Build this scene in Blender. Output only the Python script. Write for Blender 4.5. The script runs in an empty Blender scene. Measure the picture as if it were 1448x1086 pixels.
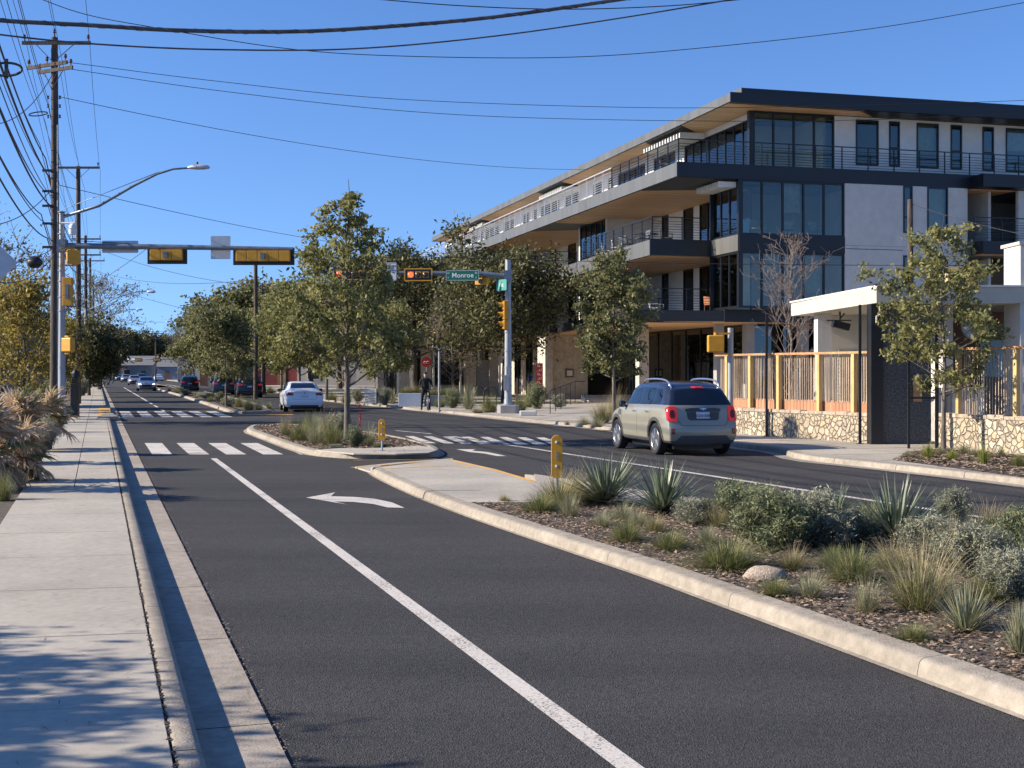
import bpy, bmesh, math, random
import numpy as np
from mathutils import Vector, Matrix, noise
from mathutils.bvhtree import BVHTree
R = math.radians
S = bpy.context.scene
COL = S.collection
# ------------------------------------------------------------------ camera, sky, sun, exposure
F, H0, CX, HY = 1850.0, 1.85, 724.0, 526.0
cam_d = bpy.data.cameras.new('camera'); cam = bpy.data.objects.new('camera', cam_d); COL.objects.link(cam)
cam.location = (0, 0, H0); cam.rotation_euler = (R(90), 0, 0)
cam_d.sensor_width = 36; cam_d.lens = 36*F/1448; cam_d.shift_y = (HY-543)/1448
cam_d.clip_start = .05; cam_d.clip_end = 5000
S.camera = cam
SUN_EL = 27.0
sdir = Vector((-.995, -.07, 0)).normalized()                 # horizontal direction towards the sun
SUN = Vector((sdir.x*math.cos(R(SUN_EL)), sdir.y*math.cos(R(SUN_EL)), math.sin(R(SUN_EL))))
W = bpy.data.worlds.new('World'); S.world = W; W.use_nodes = True
nt = W.node_tree; nt.nodes.clear()
sky = nt.nodes.new('ShaderNodeTexSky'); sky.sky_type = 'NISHITA'; sky.sun_disc = False
sky.sun_elevation = R(SUN_EL); sky.sun_rotation = math.atan2(SUN.x, SUN.y)
sky.air_density = 1.0; sky.dust_density = .1; sky.ozone_density = 3.0; sky.altitude = 200
bg = nt.nodes.new('ShaderNodeBackground'); bg.inputs[1].default_value = .122
wo = nt.nodes.new('ShaderNodeOutputWorld')
tcw = nt.nodes.new('ShaderNodeTexCoord'); vm = nt.nodes.new('ShaderNodeVectorMath'); vm.operation = 'MULTIPLY_ADD'
vm.inputs[1].default_value = (1, 1, 1); vm.inputs[2].default_value = (0, 0, .13)          # lifts the dusty band below the horizon
nt.links.new(tcw.outputs['Generated'], vm.inputs[0]); nt.links.new(vm.outputs[0], sky.inputs['Vector'])
hs = nt.nodes.new('ShaderNodeHueSaturation'); hs.inputs['Saturation'].default_value = 1.2; hs.inputs['Hue'].default_value = .511; nt.links.new(sky.outputs[0], hs.inputs['Color'])
nt.links.new(hs.outputs[0], bg.inputs[0]); nt.links.new(bg.outputs[0], wo.inputs[0])
sl = bpy.data.lights.new('sun', 'SUN'); sl.energy = 5.0; sl.angle = R(.53); sl.color = (1, .89, .74)
so = bpy.data.objects.new('sun', sl); COL.objects.link(so); so.rotation_euler = SUN.to_track_quat('Z', 'Y').to_euler()
so.location = (-20, 5, 30)
S.view_settings.view_transform = 'Standard'; S.view_settings.look = 'None'; S.view_settings.gamma = 1
S.view_settings.exposure = .86
S.render.engine = 'CYCLES'; S.cycles.max_bounces = 6; S.cycles.transparent_max_bounces = 12

# ------------------------------------------------------------------ coordinates
def G(px, py, z=0.0):                        # point of height z seen at a place of the photograph
    Y = F*(H0-z)/(py-HY); return Vector(((px-CX)*Y/F, Y, z))
def AT(px, py, Y): return Vector(((px-CX)*Y/F, Y, H0+(HY-py)*Y/F))
def AX(px, Y, z=0.0): return Vector(((px-CX)*Y/F, Y, z))
RD = Vector((-.302, .953, 0)).normalized(); RN = Vector((RD.y, -RD.x, 0))
def ST(s, t, z=0.0): return Vector((RD.x*s+RN.x*t, RD.y*s+RN.y*t, z))
def inv(p): return p.dot(RD), p.dot(RN)
STREET_ROT = math.atan2(RD.y, RD.x)

# ------------------------------------------------------------------ object helpers
def tag(o, label=None, cat=None, group=None, kind=None):
    if label: o['label'] = label
    if cat: o['category'] = cat
    if group: o['group'] = group
    if kind: o['kind'] = kind
    return o
def empty(name, loc, rz=0, label=None, cat=None, group=None):
    o = bpy.data.objects.new(name, None); COL.objects.link(o); o.location = loc; o.rotation_euler = (0, 0, rz)
    o.empty_display_size = .2
    return tag(o, label, cat, group)
def copy_tree(o, parent=None):
    c = o.copy(); COL.objects.link(c); c.parent = parent
    for ch in list(o.children): copy_tree(ch, c)
    return c
def dup(o, loc, rz=0, sc=1, label=None, group=None):
    c = copy_tree(o); c.location = loc; c.rotation_euler = (0, 0, rz)
    c.scale = (sc, sc, sc) if not hasattr(sc, '__len__') else sc
    if label: c['label'] = label
    if group: c['group'] = group
    return c
class MB:
    def __init__(s): s.v = []; s.f = []; s.m = []
    def add(s, vs, fs, mi=0):
        n = len(s.v); s.v += [tuple(p) for p in vs]; s.f += [tuple(i+n for i in f) for f in fs]; s.m += [mi]*len(fs)
        return s
    def box(s, x0, x1, y0, y1, z0, z1, mi=0, M=None):
        vs = [Vector(p) for p in ((x0,y0,z0),(x1,y0,z0),(x1,y1,z0),(x0,y1,z0),(x0,y0,z1),(x1,y0,z1),(x1,y1,z1),(x0,y1,z1))]
        if M is not None: vs = [M @ p for p in vs]
        return s.add(vs, [(3,2,1,0),(4,5,6,7),(0,1,5,4),(1,2,6,5),(2,3,7,6),(3,0,4,7)], mi)
    def beam(s, a, b, w, h, mi=0):                 # box bar along a horizontal-ish line, width w, height h, centred
        a = Vector(a); b = Vector(b); d = (b-a); L = d.length; d.normalize()
        up = Vector((0,0,1)) if abs(d.z) < .95 else Vector((1,0,0))
        sx = d.cross(up).normalized(); sz = sx.cross(d).normalized()
        vs = [a+sx*i*w/2+sz*j*h/2 for i, j in ((-1,-1),(1,-1),(1,1),(-1,1))]; vs += [p+d*L for p in vs]
        return s.add(vs, [(0,1,2,3),(7,6,5,4),(0,4,5,1),(1,5,6,2),(2,6,7,3),(3,7,4,0)], mi)
    def prism(s, poly, z0, z1, mi=0):
        n = len(poly); a = sum(poly[i][0]*poly[(i+1)%n][1]-poly[(i+1)%n][0]*poly[i][1] for i in range(n))
        if a < 0: poly = poly[::-1]
        vs = [(p[0], p[1], z0) for p in poly]+[(p[0], p[1], z1) for p in poly]
        return s.add(vs, [tuple(range(n-1,-1,-1)), tuple(range(n,2*n))]+[(i,(i+1)%n,n+(i+1)%n,n+i) for i in range(n)], mi)
    def tube(s, pts, r, n=8, mi=0, cap=True):
        pts = [Vector(p) for p in pts]; k = len(pts); rs = r if hasattr(r, '__len__') else [r]*k
        vs = []; fs = []; prev = None
        for i, p in enumerate(pts):
            d = (pts[min(i+1,k-1)]-pts[max(i-1,0)])
            d = d.normalized() if d.length > 1e-9 else Vector((0,0,1))
            if prev is None: a = d.orthogonal().normalized()
            else:
                a = prev-d*prev.dot(d); a = a.normalized() if a.length > 1e-6 else d.orthogonal().normalized()
            prev = a; b = d.cross(a)
            for j in range(n):
                t = 2*math.pi*j/n; vs.append(p+(a*math.cos(t)+b*math.sin(t))*rs[i])
        for i in range(k-1):
            for j in range(n): fs.append((i*n+j, i*n+(j+1)%n, (i+1)*n+(j+1)%n, (i+1)*n+j))
        if cap: fs.append(tuple(range(n-1,-1,-1))); fs.append(tuple(range((k-1)*n, k*n)))
        return s.add(vs, fs, mi)
    def lathe(s, prof, n=20, mi=0, M=None):        # prof [(r,z)...] round z
        vs = []; fs = []
        for r, z in prof:
            for j in range(n):
                t = 2*math.pi*j/n; vs.append(Vector((r*math.cos(t), r*math.sin(t), z)))
        if M is not None: vs = [M @ p for p in vs]
        k = len(prof)
        for i in range(k-1):
            for j in range(n): fs.append((i*n+j, i*n+(j+1)%n, (i+1)*n+(j+1)%n, (i+1)*n+j))
        fs.append(tuple(range(n-1,-1,-1))); fs.append(tuple(range((k-1)*n, k*n)))
        return s.add(vs, fs, mi)
    def build(s, name, mats, parent=None, smooth=False, bevel=0, seg=2, loc=None, rz=0):
        me = bpy.data.meshes.new(name); me.from_pydata(s.v, [], s.f); me.update()
        if not isinstance(mats, (list, tuple)): mats = [mats]
        for m in mats: me.materials.append(m)
        me.polygons.foreach_set('material_index', s.m)
        if smooth: me.polygons.foreach_set('use_smooth', [True]*len(s.f))
        o = bpy.data.objects.new(name, me); COL.objects.link(o)
        if parent is not None: o.parent = parent
        if loc is not None: o.location = loc; o.rotation_euler = (0,0,rz)
        if smooth == 'auto':
            me.set_sharp_from_angle(angle=R(38))
        if bevel:
            b = o.modifiers.new('bevel', 'BEVEL'); b.width = bevel; b.segments = seg; b.limit_method = 'ANGLE'; b.angle_limit = R(40)
        return o
def rotz(a): return Matrix.Rotation(a, 4, 'Z')
def T(x, y, z): return Matrix.Translation((x, y, z))

# ------------------------------------------------------------------ materials
def NN(nt, t, **kw):
    n = nt.nodes.new(t)
    for k, v in kw.items():
        if k in n.inputs: n.inputs[k].default_value = v
        else: setattr(n, k, v)
    return n
def mat(name, col, rough=.7, metal=0, spec=.5, noise_amt=.15, nscale=6, bump=0, bscale=40, col2=None, trans=0, emis=None, estr=0, coat=0, streak=False, stain=0, sharp=False):
    m = bpy.data.materials.new(name); m.use_nodes = True; nt = m.node_tree; P = nt.nodes['Principled BSDF']
    L = nt.links.new
    P.inputs['Roughness'].default_value = rough; P.inputs['Metallic'].default_value = metal
    P.inputs['Specular IOR Level'].default_value = spec; P.inputs['Coat Weight'].default_value = coat
    P.inputs['Coat Roughness'].default_value = .05
    c2 = col2 or tuple(c*(1-noise_amt*2) for c in col)
    c1 = col if col2 else tuple(min(1, c*(1+noise_amt)) for c in col)
    tc = NN(nt, 'ShaderNodeTexCoord'); src = tc.outputs['Object']
    mp = NN(nt, 'ShaderNodeMapping'); L(src, mp.inputs[0])
    if streak: mp.inputs['Scale'].default_value = (1, 1, .12)
    nz = NN(nt, 'ShaderNodeTexNoise', Scale=nscale, Detail=6.0, Roughness=.62); L(mp.outputs[0], nz.inputs['Vector'])
    rp = NN(nt, 'ShaderNodeValToRGB'); rp.color_ramp.elements[0].position = .3; rp.color_ramp.elements[1].position = .7
    if sharp: rp.color_ramp.elements[0].position = .46; rp.color_ramp.elements[1].position = .54
    rp.color_ramp.elements[0].color = (*c2, 1); rp.color_ramp.elements[1].color = (*c1, 1)
    L(nz.outputs[0], rp.inputs[0]); out = rp.outputs[0]
    if stain:
        n2 = NN(nt, 'ShaderNodeTexNoise', Scale=.45, Detail=5.0, Roughness=.7); L(src, n2.inputs['Vector'])
        mx = NN(nt, 'ShaderNodeMix'); mx.data_type = 'RGBA'; mx.blend_type = 'MULTIPLY'; mx.inputs[0].default_value = 1
        r2 = NN(nt, 'ShaderNodeValToRGB'); r2.color_ramp.elements[0].position = .35; r2.color_ramp.elements[1].position = .65
        r2.color_ramp.elements[0].color = (1-stain,)*3+(1,); r2.color_ramp.elements[1].color = (1, 1, 1, 1)
        L(n2.outputs[0], r2.inputs[0]); L(out, mx.inputs[6]); L(r2.outputs[0], mx.inputs[7]); out = mx.outputs[2]
    L(out, P.inputs['Base Color'])
    if bump:
        nb = NN(nt, 'ShaderNodeTexNoise', Scale=bscale, Detail=4.0, Roughness=.6); L(src, nb.inputs['Vector'])
        bp = NN(nt, 'ShaderNodeBump', Strength=min(bump, 1), Distance=.02); L(nb.outputs[0], bp.inputs['Height']); L(bp.outputs[0], P.inputs['Normal'])
    if emis:
        P.inputs['Emission Color'].default_value = (*emis, 1); P.inputs['Emission Strength'].default_value = estr
    return m
def leafmat(name, ca, cb, trans=.35, rough=.55, spec=.35):
    m = bpy.data.materials.new(name); m.use_nodes = True; nt = m.node_tree; P = nt.nodes['Principled BSDF']; L = nt.links.new
    P.inputs['Roughness'].default_value = rough; P.inputs['Specular IOR Level'].default_value = spec
    at = NN(nt, 'ShaderNodeAttribute', attribute_name='rnd')
    rp = NN(nt, 'ShaderNodeValToRGB'); rp.color_ramp.elements[0].color = (*ca, 1); rp.color_ramp.elements[1].color = (*cb, 1)
    L(at.outputs['Fac'], rp.inputs[0]); L(rp.outputs[0], P.inputs['Base Color'])
    tr = NN(nt, 'ShaderNodeBsdfTranslucent'); L(rp.outputs[0], tr.inputs[0])
    mx = NN(nt, 'ShaderNodeMixShader'); mx.inputs[0].default_value = trans
    out = nt.nodes['Material Output']; L(P.outputs[0], mx.inputs[1]); L(tr.outputs[0], mx.inputs[2]); L(mx.outputs[0], out.inputs[0])
    return m
def glassmat(name, tint=(.55, .62, .62), refl=.28):
    m = bpy.data.materials.new(name); m.use_nodes = True; nt = m.node_tree; nt.nodes.remove(nt.nodes['Principled BSDF']); L = nt.links.new
    tr = NN(nt, 'ShaderNodeBsdfTransparent'); tr.inputs[0].default_value = (*tint, 1)
    gl = NN(nt, 'ShaderNodeBsdfGlossy', Roughness=.015); gl.inputs[0].default_value = (.86, .93, 1, 1)
    fr = NN(nt, 'ShaderNodeFresnel', IOR=1.5)
    md = NN(nt, 'ShaderNodeMath', operation='ADD'); md.use_clamp = True; L(fr.outputs[0], md.inputs[0]); md.inputs[1].default_value = refl
    tc = NN(nt, 'ShaderNodeTexCoord'); nz = NN(nt, 'ShaderNodeTexNoise', Scale=.5, Detail=1.0); L(tc.outputs['Object'], nz.inputs['Vector'])
    bp = NN(nt, 'ShaderNodeBump', Strength=.25, Distance=.02); L(nz.outputs[0], bp.inputs['Height']); L(bp.outputs[0], gl.inputs['Normal'])
    mx = NN(nt, 'ShaderNodeMixShader'); L(md.outputs[0], mx.inputs[0]); L(tr.outputs[0], mx.inputs[1]); L(gl.outputs[0], mx.inputs[2])
    L(mx.outputs[0], nt.nodes['Material Output'].inputs[0])
    return m
def asphalt(name):
    m = bpy.data.materials.new(name); m.use_nodes = True; nt = m.node_tree; P = nt.nodes['Principled BSDF']; L = nt.links.new
    tc = NN(nt, 'ShaderNodeTexCoord'); src = tc.outputs['Object']
    vo = NN(nt, 'ShaderNodeTexVoronoi', Scale=110.0); L(src, vo.inputs['Vector'])
    vf = NN(nt, 'ShaderNodeTexVoronoi', Scale=50.0); L(src, vf.inputs['Vector'])
    mixv = NN(nt, 'ShaderNodeMix'); mixv.data_type = 'RGBA'; mixv.inputs[0].default_value = .45; L(vo.outputs['Color'], mixv.inputs[6]); L(vf.outputs['Color'], mixv.inputs[7])
    bw = NN(nt, 'ShaderNodeRGBToBW'); L(mixv.outputs[2], bw.inputs[0])
    rp = NN(nt, 'ShaderNodeValToRGB'); e = rp.color_ramp.elements
    e[0].position = .2; e[0].color = (.030, .029, .029, 1); e[1].position = .9; e[1].color = (.080, .077, .074, 1)
    L(bw.outputs[0], rp.inputs[0])
    n2 = NN(nt, 'ShaderNodeTexNoise', Scale=.35, Detail=7.0, Roughness=.68); L(src, n2.inputs['Vector'])
    r2 = NN(nt, 'ShaderNodeValToRGB'); e = r2.color_ramp.elements; e[0].position = .3; e[0].color = (.80, .79, .79, 1); e[1].position = .7; e[1].color = (1.12, 1.1, 1.08, 1)
    L(n2.outputs[0], r2.inputs[0])
    mx = NN(nt, 'ShaderNodeMix'); mx.data_type = 'RGBA'; mx.blend_type = 'MULTIPLY'; mx.inputs[0].default_value = 1
    L(rp.outputs[0], mx.inputs[6]); L(r2.outputs[0], mx.inputs[7])
    # wheel-path wear along the street (stretched noise across it)
    mp = NN(nt, 'ShaderNodeMapping'); mp.inputs['Rotation'].default_value = (0, 0, -STREET_ROT+R(0)); mp.inputs['Scale'].default_value = (.02, 1.1, 1); mp.vector_type = 'TEXTURE'
    mp.vector_type = 'POINT'; L(src, mp.inputs[0])
    n3 = NN(nt, 'ShaderNodeTexNoise', Scale=1.0, Detail=3.0); L(mp.outputs[0], n3.inputs['Vector'])
    r3 = NN(nt, 'ShaderNodeValToRGB'); e = r3.color_ramp.elements; e[0].position = .35; e[0].color = (.86, .86, .86, 1); e[1].position = .65; e[1].color = (1.12, 1.12, 1.12, 1); L(n3.outputs[0], r3.inputs[0])
    mx2 = NN(nt, 'ShaderNodeMix'); mx2.data_type = 'RGBA'; mx2.blend_type = 'MULTIPLY'; mx2.inputs[0].default_value = 1
    L(mx.outputs[2], mx2.inputs[6]); L(r3.outputs[0], mx2.inputs[7]); L(mx2.outputs[2], P.inputs['Base Color'])
    P.inputs['Roughness'].default_value = .86; P.inputs['Specular IOR Level'].default_value = .3
    bp = NN(nt, 'ShaderNodeBump', Strength=.55, Distance=.012); L(vo.outputs['Distance'], bp.inputs['Height']); L(bp.outputs[0], P.inputs['Normal'])
    return m
def paint(name, col, wear=.35):
    m = mat(name, col, rough=.75, noise_amt=.08, nscale=30)
    nt = m.node_tree; L = nt.links.new; P = nt.nodes['Principled BSDF']; out = nt.nodes['Material Output']
    tc = NN(nt, 'ShaderNodeTexCoord')
    a = NN(nt, 'ShaderNodeTexNoise', Scale=55.0, Detail=5.0, Roughness=.75); L(tc.outputs['Object'], a.inputs['Vector'])
    b = NN(nt, 'ShaderNodeTexNoise', Scale=1.6, Detail=3.0); L(tc.outputs['Object'], b.inputs['Vector'])
    ad = NN(nt, 'ShaderNodeMath', operation='MULTIPLY_ADD'); L(b.outputs[0], ad.inputs[0]); ad.inputs[1].default_value = .45; L(a.outputs[0], ad.inputs[2])
    r = NN(nt, 'ShaderNodeValToRGB'); e = r.color_ramp.elements; e[0].position = wear+.20; e[0].color = (.0,)*3+(1,); e[1].position = wear+.33; e[1].color = (1, 1, 1, 1)
    L(ad.outputs[0], r.inputs[0])
    tr = NN(nt, 'ShaderNodeBsdfTransparent'); mx = NN(nt, 'ShaderNodeMixShader'); L(r.outputs[0], mx.inputs[0]); L(tr.outputs[0], mx.inputs[1]); L(P.outputs[0], mx.inputs[2]); L(mx.outputs[0], out.inputs[0])
    return m
M = {}
M['asphalt'] = asphalt('asphalt')
M['paint'] = paint('white_road_paint', (.60, .555, .49))
M['ypaint'] = paint('yellow_road_paint', (.75, .42, .09))
M['walk'] = mat('sidewalk_concrete', (.475, .432, .362), .9, noise_amt=.07, nscale=14, bump=.25, bscale=120, stain=.24, spec=.2)
M['kerb'] = mat('kerb_concrete', (.37, .325, .265), .88, noise_amt=.13, nscale=9, bump=.45, bscale=70, stain=.25, spec=.2)
M['gutter'] = mat('gutter_concrete', (.40, .35, .29), .9, noise_amt=.13, nscale=9, bump=.3, bscale=60, stain=.25, spec=.2)
M['joint'] = mat('joint_grit', (.09, .075, .06), .95, nscale=30)
M['soil'] = mat('soil', (.12, .095, .072), .95, nscale=20, bump=1, bscale=50, noise_amt=.3)
M['dryground'] = mat('dry_ground', (.19, .165, .12), .95, nscale=3, bump=.6, bscale=20, noise_amt=.3)
M['chip'] = leafmat('mulch_chips', (.10, .068, .048), (.43, .325, .24), trans=0, rough=.9, spec=.15)
M['galv'] = mat('galvanised_steel', (.33, .35, .37), .5, metal=.3, noise_amt=.1, nscale=12, streak=True)
M['arm'] = mat('weathered_steel_arm', (.17, .21, .26), .45, metal=.4, noise_amt=.15, nscale=8)
M['wood_pole'] = mat('creosoted_wood', (.095, .074, .06), .9, noise_amt=.35, nscale=14, streak=True, bump=.7, bscale=30)
M['black'] = mat('black_plastic', (.012, .012, .014), .45, noise_amt=.1)
M['wire'] = mat('black_cable', (.02, .02, .022), .6)
M['wiregrey'] = mat('lashed_cable', (.10, .10, .105), .5, metal=.2, nscale=3, noise_amt=.3)
M['yellow'] = mat('signal_yellow', (.64, .30, .016), .45, noise_amt=.07, nscale=8)
M['white'] = mat('white_paint', (.72, .72, .70), .5, noise_amt=.05, nscale=3)
M['signback'] = mat('bare_aluminium_sign', (.50, .52, .56), .5, metal=.3, noise_amt=.06)
M['green'] = mat('street_sign_green', (.0, .13, .085), .45, noise_amt=.06)
M['teal'] = mat('teal_sign', (.05, .27, .23), .45, noise_amt=.06)
M['red_on'] = mat('lit_red_lens', (.7, .03, .01), .3, emis=(1, .09, .03), estr=1.6)
M['lens'] = mat('unlit_lens', (.035, .03, .022), .25)
M['red'] = mat('red_sign', (.45, .02, .02), .45, noise_amt=.05)
M['ins'] = mat('brown_insulator', (.12, .05, .035), .3)
M['grey_eq'] = mat('grey_transformer', (.40, .42, .43), .5, noise_amt=.08)
M['rock'] = mat('limestone', (.42, .34, .26), .9, noise_amt=.25, nscale=8, bump=.8, bscale=12)
# ------------------------------------------------------------------ ground, road, kerbs, markings
def sheet(name, pts, z, m, kind='structure'):
    b = MB(); b.add([(p[0], p[1], z) for p in pts], [tuple(range(len(pts)))])
    a = sum(pts[i][0]*pts[(i+1)%len(pts)][1]-pts[(i+1)%len(pts)][0]*pts[i][1] for i in range(len(pts)))
    if a < 0: b.f = [b.f[0][::-1]]
    o = b.build(name, m)
    if kind: o['kind'] = kind
    return o
sheet('ground', [(-2500, -300), (2500, -300), (2500, 4000), (-2500, 4000)], -.02, M['dryground'])
road = [ST(-40, .62), ST(-40, 16.2), ST(45, 16.2), ST(300, 14.6), ST(300, .62)]
sheet('road', road, 0, M['asphalt'])
def chaikin(p, n=2, closed=True):
    p = [Vector((q[0], q[1])) for q in p]
    for _ in range(n):
        r = []
        for i in range(len(p) if closed else len(p)-1):
            a, b = p[i], p[(i+1) % len(p)]; r += [a*.78+b*.22, a*.22+b*.78]
        p = r if closed else [p[0]]+r+[p[-1]]
    return p
def resample(p, step, closed):
    q = list(p)+([p[0]] if closed else []); out = [q[0].copy()]; acc = 0
    for a, b in zip(q, q[1:]):
        L = (b-a).length; t = step-acc
        while t <= L: out.append(a.lerp(b, t/L)); t += step
        acc = (acc+L) % step
    return out
KPROF = [(.0, -.03), (.0, .0), (.012, .06), (.018, .085), (.03, .103), (.05, .113), (.075, .117), (.198, .124), (.204, .116), (.204, -.03)]
def kerb(name, path, closed, side, mt, prof=KPROF, piece=1.9, gap=.007, label=None, cat='kerb', zs=1.0):
    # side=+1 : the profile runs to the left of the walking direction
    p = resample([Vector((q[0], q[1])) for q in path], .19, closed); n = len(p); mb = MB()
    def nrm(i):
        a = p[i-1] if i > 0 else (p[-1] if closed else p[0]); b = p[(i+1) % n] if (closed or i < n-1) else p[i]
        d = (b-a).normalized(); return Vector((-d.y, d.x))*side, d
    k = int(piece/.19); i = 0; m = len(prof); tot = n if closed else n-1
    while i < tot:
        j = min(i+k, tot); vs = []; fs = []
        idx = list(range(i, j+1))
        for c, q in enumerate(idx):
            nn, d = nrm(q % n); base = p[q % n]+(d*gap if c == 0 else (-d*gap if c == len(idx)-1 else d*0))
            jit = .0015*noise.noise(Vector((base.x*1.3, base.y*1.3, 0)))
            for (o, z) in prof: vs.append((base.x+nn.x*(o+jit), base.y+nn.y*(o+jit), z*zs+jit))
        for c in range(len(idx)-1):
            for r in range(m-1):
                q = (c*m+r, (c+1)*m+r, (c+1)*m+r+1, c*m+r+1); fs.append(q if side < 0 else q[::-1])
        fs.append(tuple(range(m))); fs.append(tuple((len(idx)-1)*m+r for r in range(m-1, -1, -1)))
        mb.add(vs, fs); i = j
    o = mb.build(name, mt, smooth='auto'); o['kind'] = 'structure'
    return o
# left kerb, gutter pan and sidewalk
kerb('kerb', [ST(-30, .47), ST(300, .47)], False, 1, M['kerb'], prof=[(0, -.03), (0, .02), (.008, .09), (.02, .118), (.045, .135), (.13, .137), (.14, .13), (.14, -.03)], piece=1.9)
gb = MB()
for i in range(-12, 130):
    s0 = i*2.3; q = [ST(s0+.006, .478), ST(s0+.006, .86), ST(s0+2.294, .86), ST(s0+2.294, .478)]
    gb.add([(*q[0][:2], .012), (*q[1][:2], .014), (*q[2][:2], .014), (*q[3][:2], .012), (*q[1][:2], -.02), (*q[2][:2], -.02)], [(0, 1, 2, 3), (1, 4, 5, 2)])
gb.build('gutter', M['gutter'])['kind'] = 'structure'
sheet('joint_bed', [ST(-30, -2.9), ST(-30, .34), ST(300, .34), ST(300, -2.9)], .1, M['joint'])
wb = MB(); sk = .11
rr = random.Random(3)
for i in range(-12, 150):
    s0 = i*1.93+1.25
    for (t0, t1) in ((-1.05, -.33), (-.33, .322)) if s0 > 20 else ((-1.05, .322),):
        dz = rr.uniform(-.0012, .0012)
        def sp(s, t): return ST(s-sk*(t)*1.0, t)
        q = [sp(s0+.009, t0+.006), sp(s0+.009, t1-.005), sp(s0+1.921, t1-.005), sp(s0+1.921, t0+.006)]
        if -.05 < 0: wb.prism([(a.x, a.y) for a in q], .09, .133+dz)
wb.build('sidewalk', M['walk'], bevel=.004, seg=1)['kind'] = 'structure'
# broken grit edge between kerb and walk
jb = MB()
for i in range(900):
    s0 = rr.uniform(3, 40); p = ST(s0, .328+rr.uniform(-.012, .012)); w = rr.uniform(.004, .012)
    jb.box(p.x-w, p.x+w, p.y-w, p.y+w, .12, .1365)
jb.build('joint_grit', M['joint'])['kind'] = 'stuff'
# left planting strip ground
def straws(name, poly_lo, poly_hi, n, z, seed, m='chip'):
    r = np.random.RandomState(seed); c = np.c_[r.uniform(poly_lo[0], poly_hi[0], n), r.uniform(poly_lo[1], poly_hi[1], n)]
    p = c[:, :1]*np.array([[RN.x, RN.y]])+c[:, 1:]*np.array([[RD.x, RD.y]]); ct = np.c_[p, np.full(n, z)+r.uniform(0, .01, n)]
    cards(name, ct, r, (.004, .009), M[m], aspect=(6, 18), flat=.93)['kind'] = 'stuff'
sheet('planting_soil', [ST(-5, -9), ST(-5, -1.05), ST(300, -1.05), ST(300, -9)], .115, M['soil'])
# ---- medians
def inset(p, d):
    n = len(p); out = []
    for i in range(n):
        a, b, c = p[i-1], p[i], p[(i+1) % n]; d1 = (b-a).normalized(); d2 = (c-b).normalized()
        nn = (Vector((-d1.y, d1.x))+Vector((-d2.y, d2.x))); nn = nn.normalized() if nn.length > 1e-6 else Vector((-d1.y, d1.x))
        out.append(b+nn*d)
    return out
def area(p): return sum(p[i].x*p[(i+1) % len(p)].y-p[(i+1) % len(p)].x*p[i].y for i in range(len(p)))
def island(pts, fillmat, name, wide=.2, fillz=.1, prof=KPROF, zs=1.0, pan=.10):
    p = pts if area(pts) > 0 else pts[::-1]; p = resample(p, .25, True)
    if pan:
        o = inset(p, -pan); b = MB(); n = len(p)
        b.add([(q.x, q.y, .008) for q in o]+[(q.x, q.y, .009) for q in inset(p, .05)], [(i, (i+1) % n, n+(i+1) % n, n+i) for i in range(n)])
        b.build('gutter', M['gutter'])['kind'] = 'structure'
    kerb('kerb', p, True, 1, M['kerb'], prof=prof, zs=zs, gap=.004, piece=2.6)
    ins = inset(p, wide-.01); b = MB(); b.add([(q.x, q.y, fillz) for q in ins], [tuple(range(len(ins)))])
    bm = bmesh.new(); me = bpy.data.meshes.new(name)
    me.from_pydata(b.v, [], b.f); bm.from_mesh(me); bmesh.ops.triangulate(bm, faces=bm.faces, ngon_method='EAR_CLIP'); bm.to_mesh(me); bm.free()
    me.materials.append(fillmat); o = bpy.data.objects.new(name, me); COL.objects.link(o); o['kind'] = 'structure'
    return p
Lp = [ST(-8, 4.78), ST(0, 4.76)]+[G(*p) for p in ((1346, 976), (1139, 899), (1000, 848), (923, 819), (780, 771), (680, 737), (600, 707), (556, 687), (531, 674.5), (522, 667.5))]
Lp = chaikin(Lp, 2, False)
Rp = chaikin([G(757, 680.5), G(860, 697), G(1000, 720), ST(12, 7.75), ST(0, 8.05), ST(-8, 8.2)], 1, False)
def offs(p, d):                                        # offset of an open path to its right
    out = []
    for i, q in enumerate(p):
        t = (p[min(i+1, len(p)-1)]-p[max(i-1, 0)]).normalized(); out.append(q+Vector((t.y, -t.x))*d)
    return out
kerb('kerb', Lp, False, -1, M['kerb'], gap=.003, piece=2.6); kerb('kerb', Rp, False, -1, M['kerb'], gap=.003, piece=2.6)
po = offs(Lp, -.055); pi_ = offs(Lp, .05); b = MB(); n = len(Lp)
b.add([(q.x, q.y, .007) for q in po]+[(q.x, q.y, .008) for q in pi_], [(i, n+i, n+i+1, i+1) for i in range(n-1)]); b.build('gutter', M['gutter'])['kind'] = 'structure'
Li = resample(offs(Lp, .19), .08, False); Ri = resample(offs(Rp, .19), .08, False); YA = G(690, 711, .12).y
def polysheet(name, pts, z, m, kind='structure'):
    if area(pts) < 0: pts = pts[::-1]
    bm = bmesh.new(); bm.faces.new([bm.verts.new((q.x, q.y, z)) for q in pts]); bmesh.ops.triangulate(bm, faces=bm.faces, ngon_method='EAR_CLIP')
    me = bpy.data.meshes.new(name); bm.to_mesh(me); bm.free(); me.materials.append(m); o = bpy.data.objects.new(name, me); COL.objects.link(o); o['kind'] = kind; return o
m1 = [q for q in Li if q.y < YA+.15]+[q for q in Ri if q.y < YA+.15]
polysheet('planting_bed', m1, .1, M['soil'])
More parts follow.
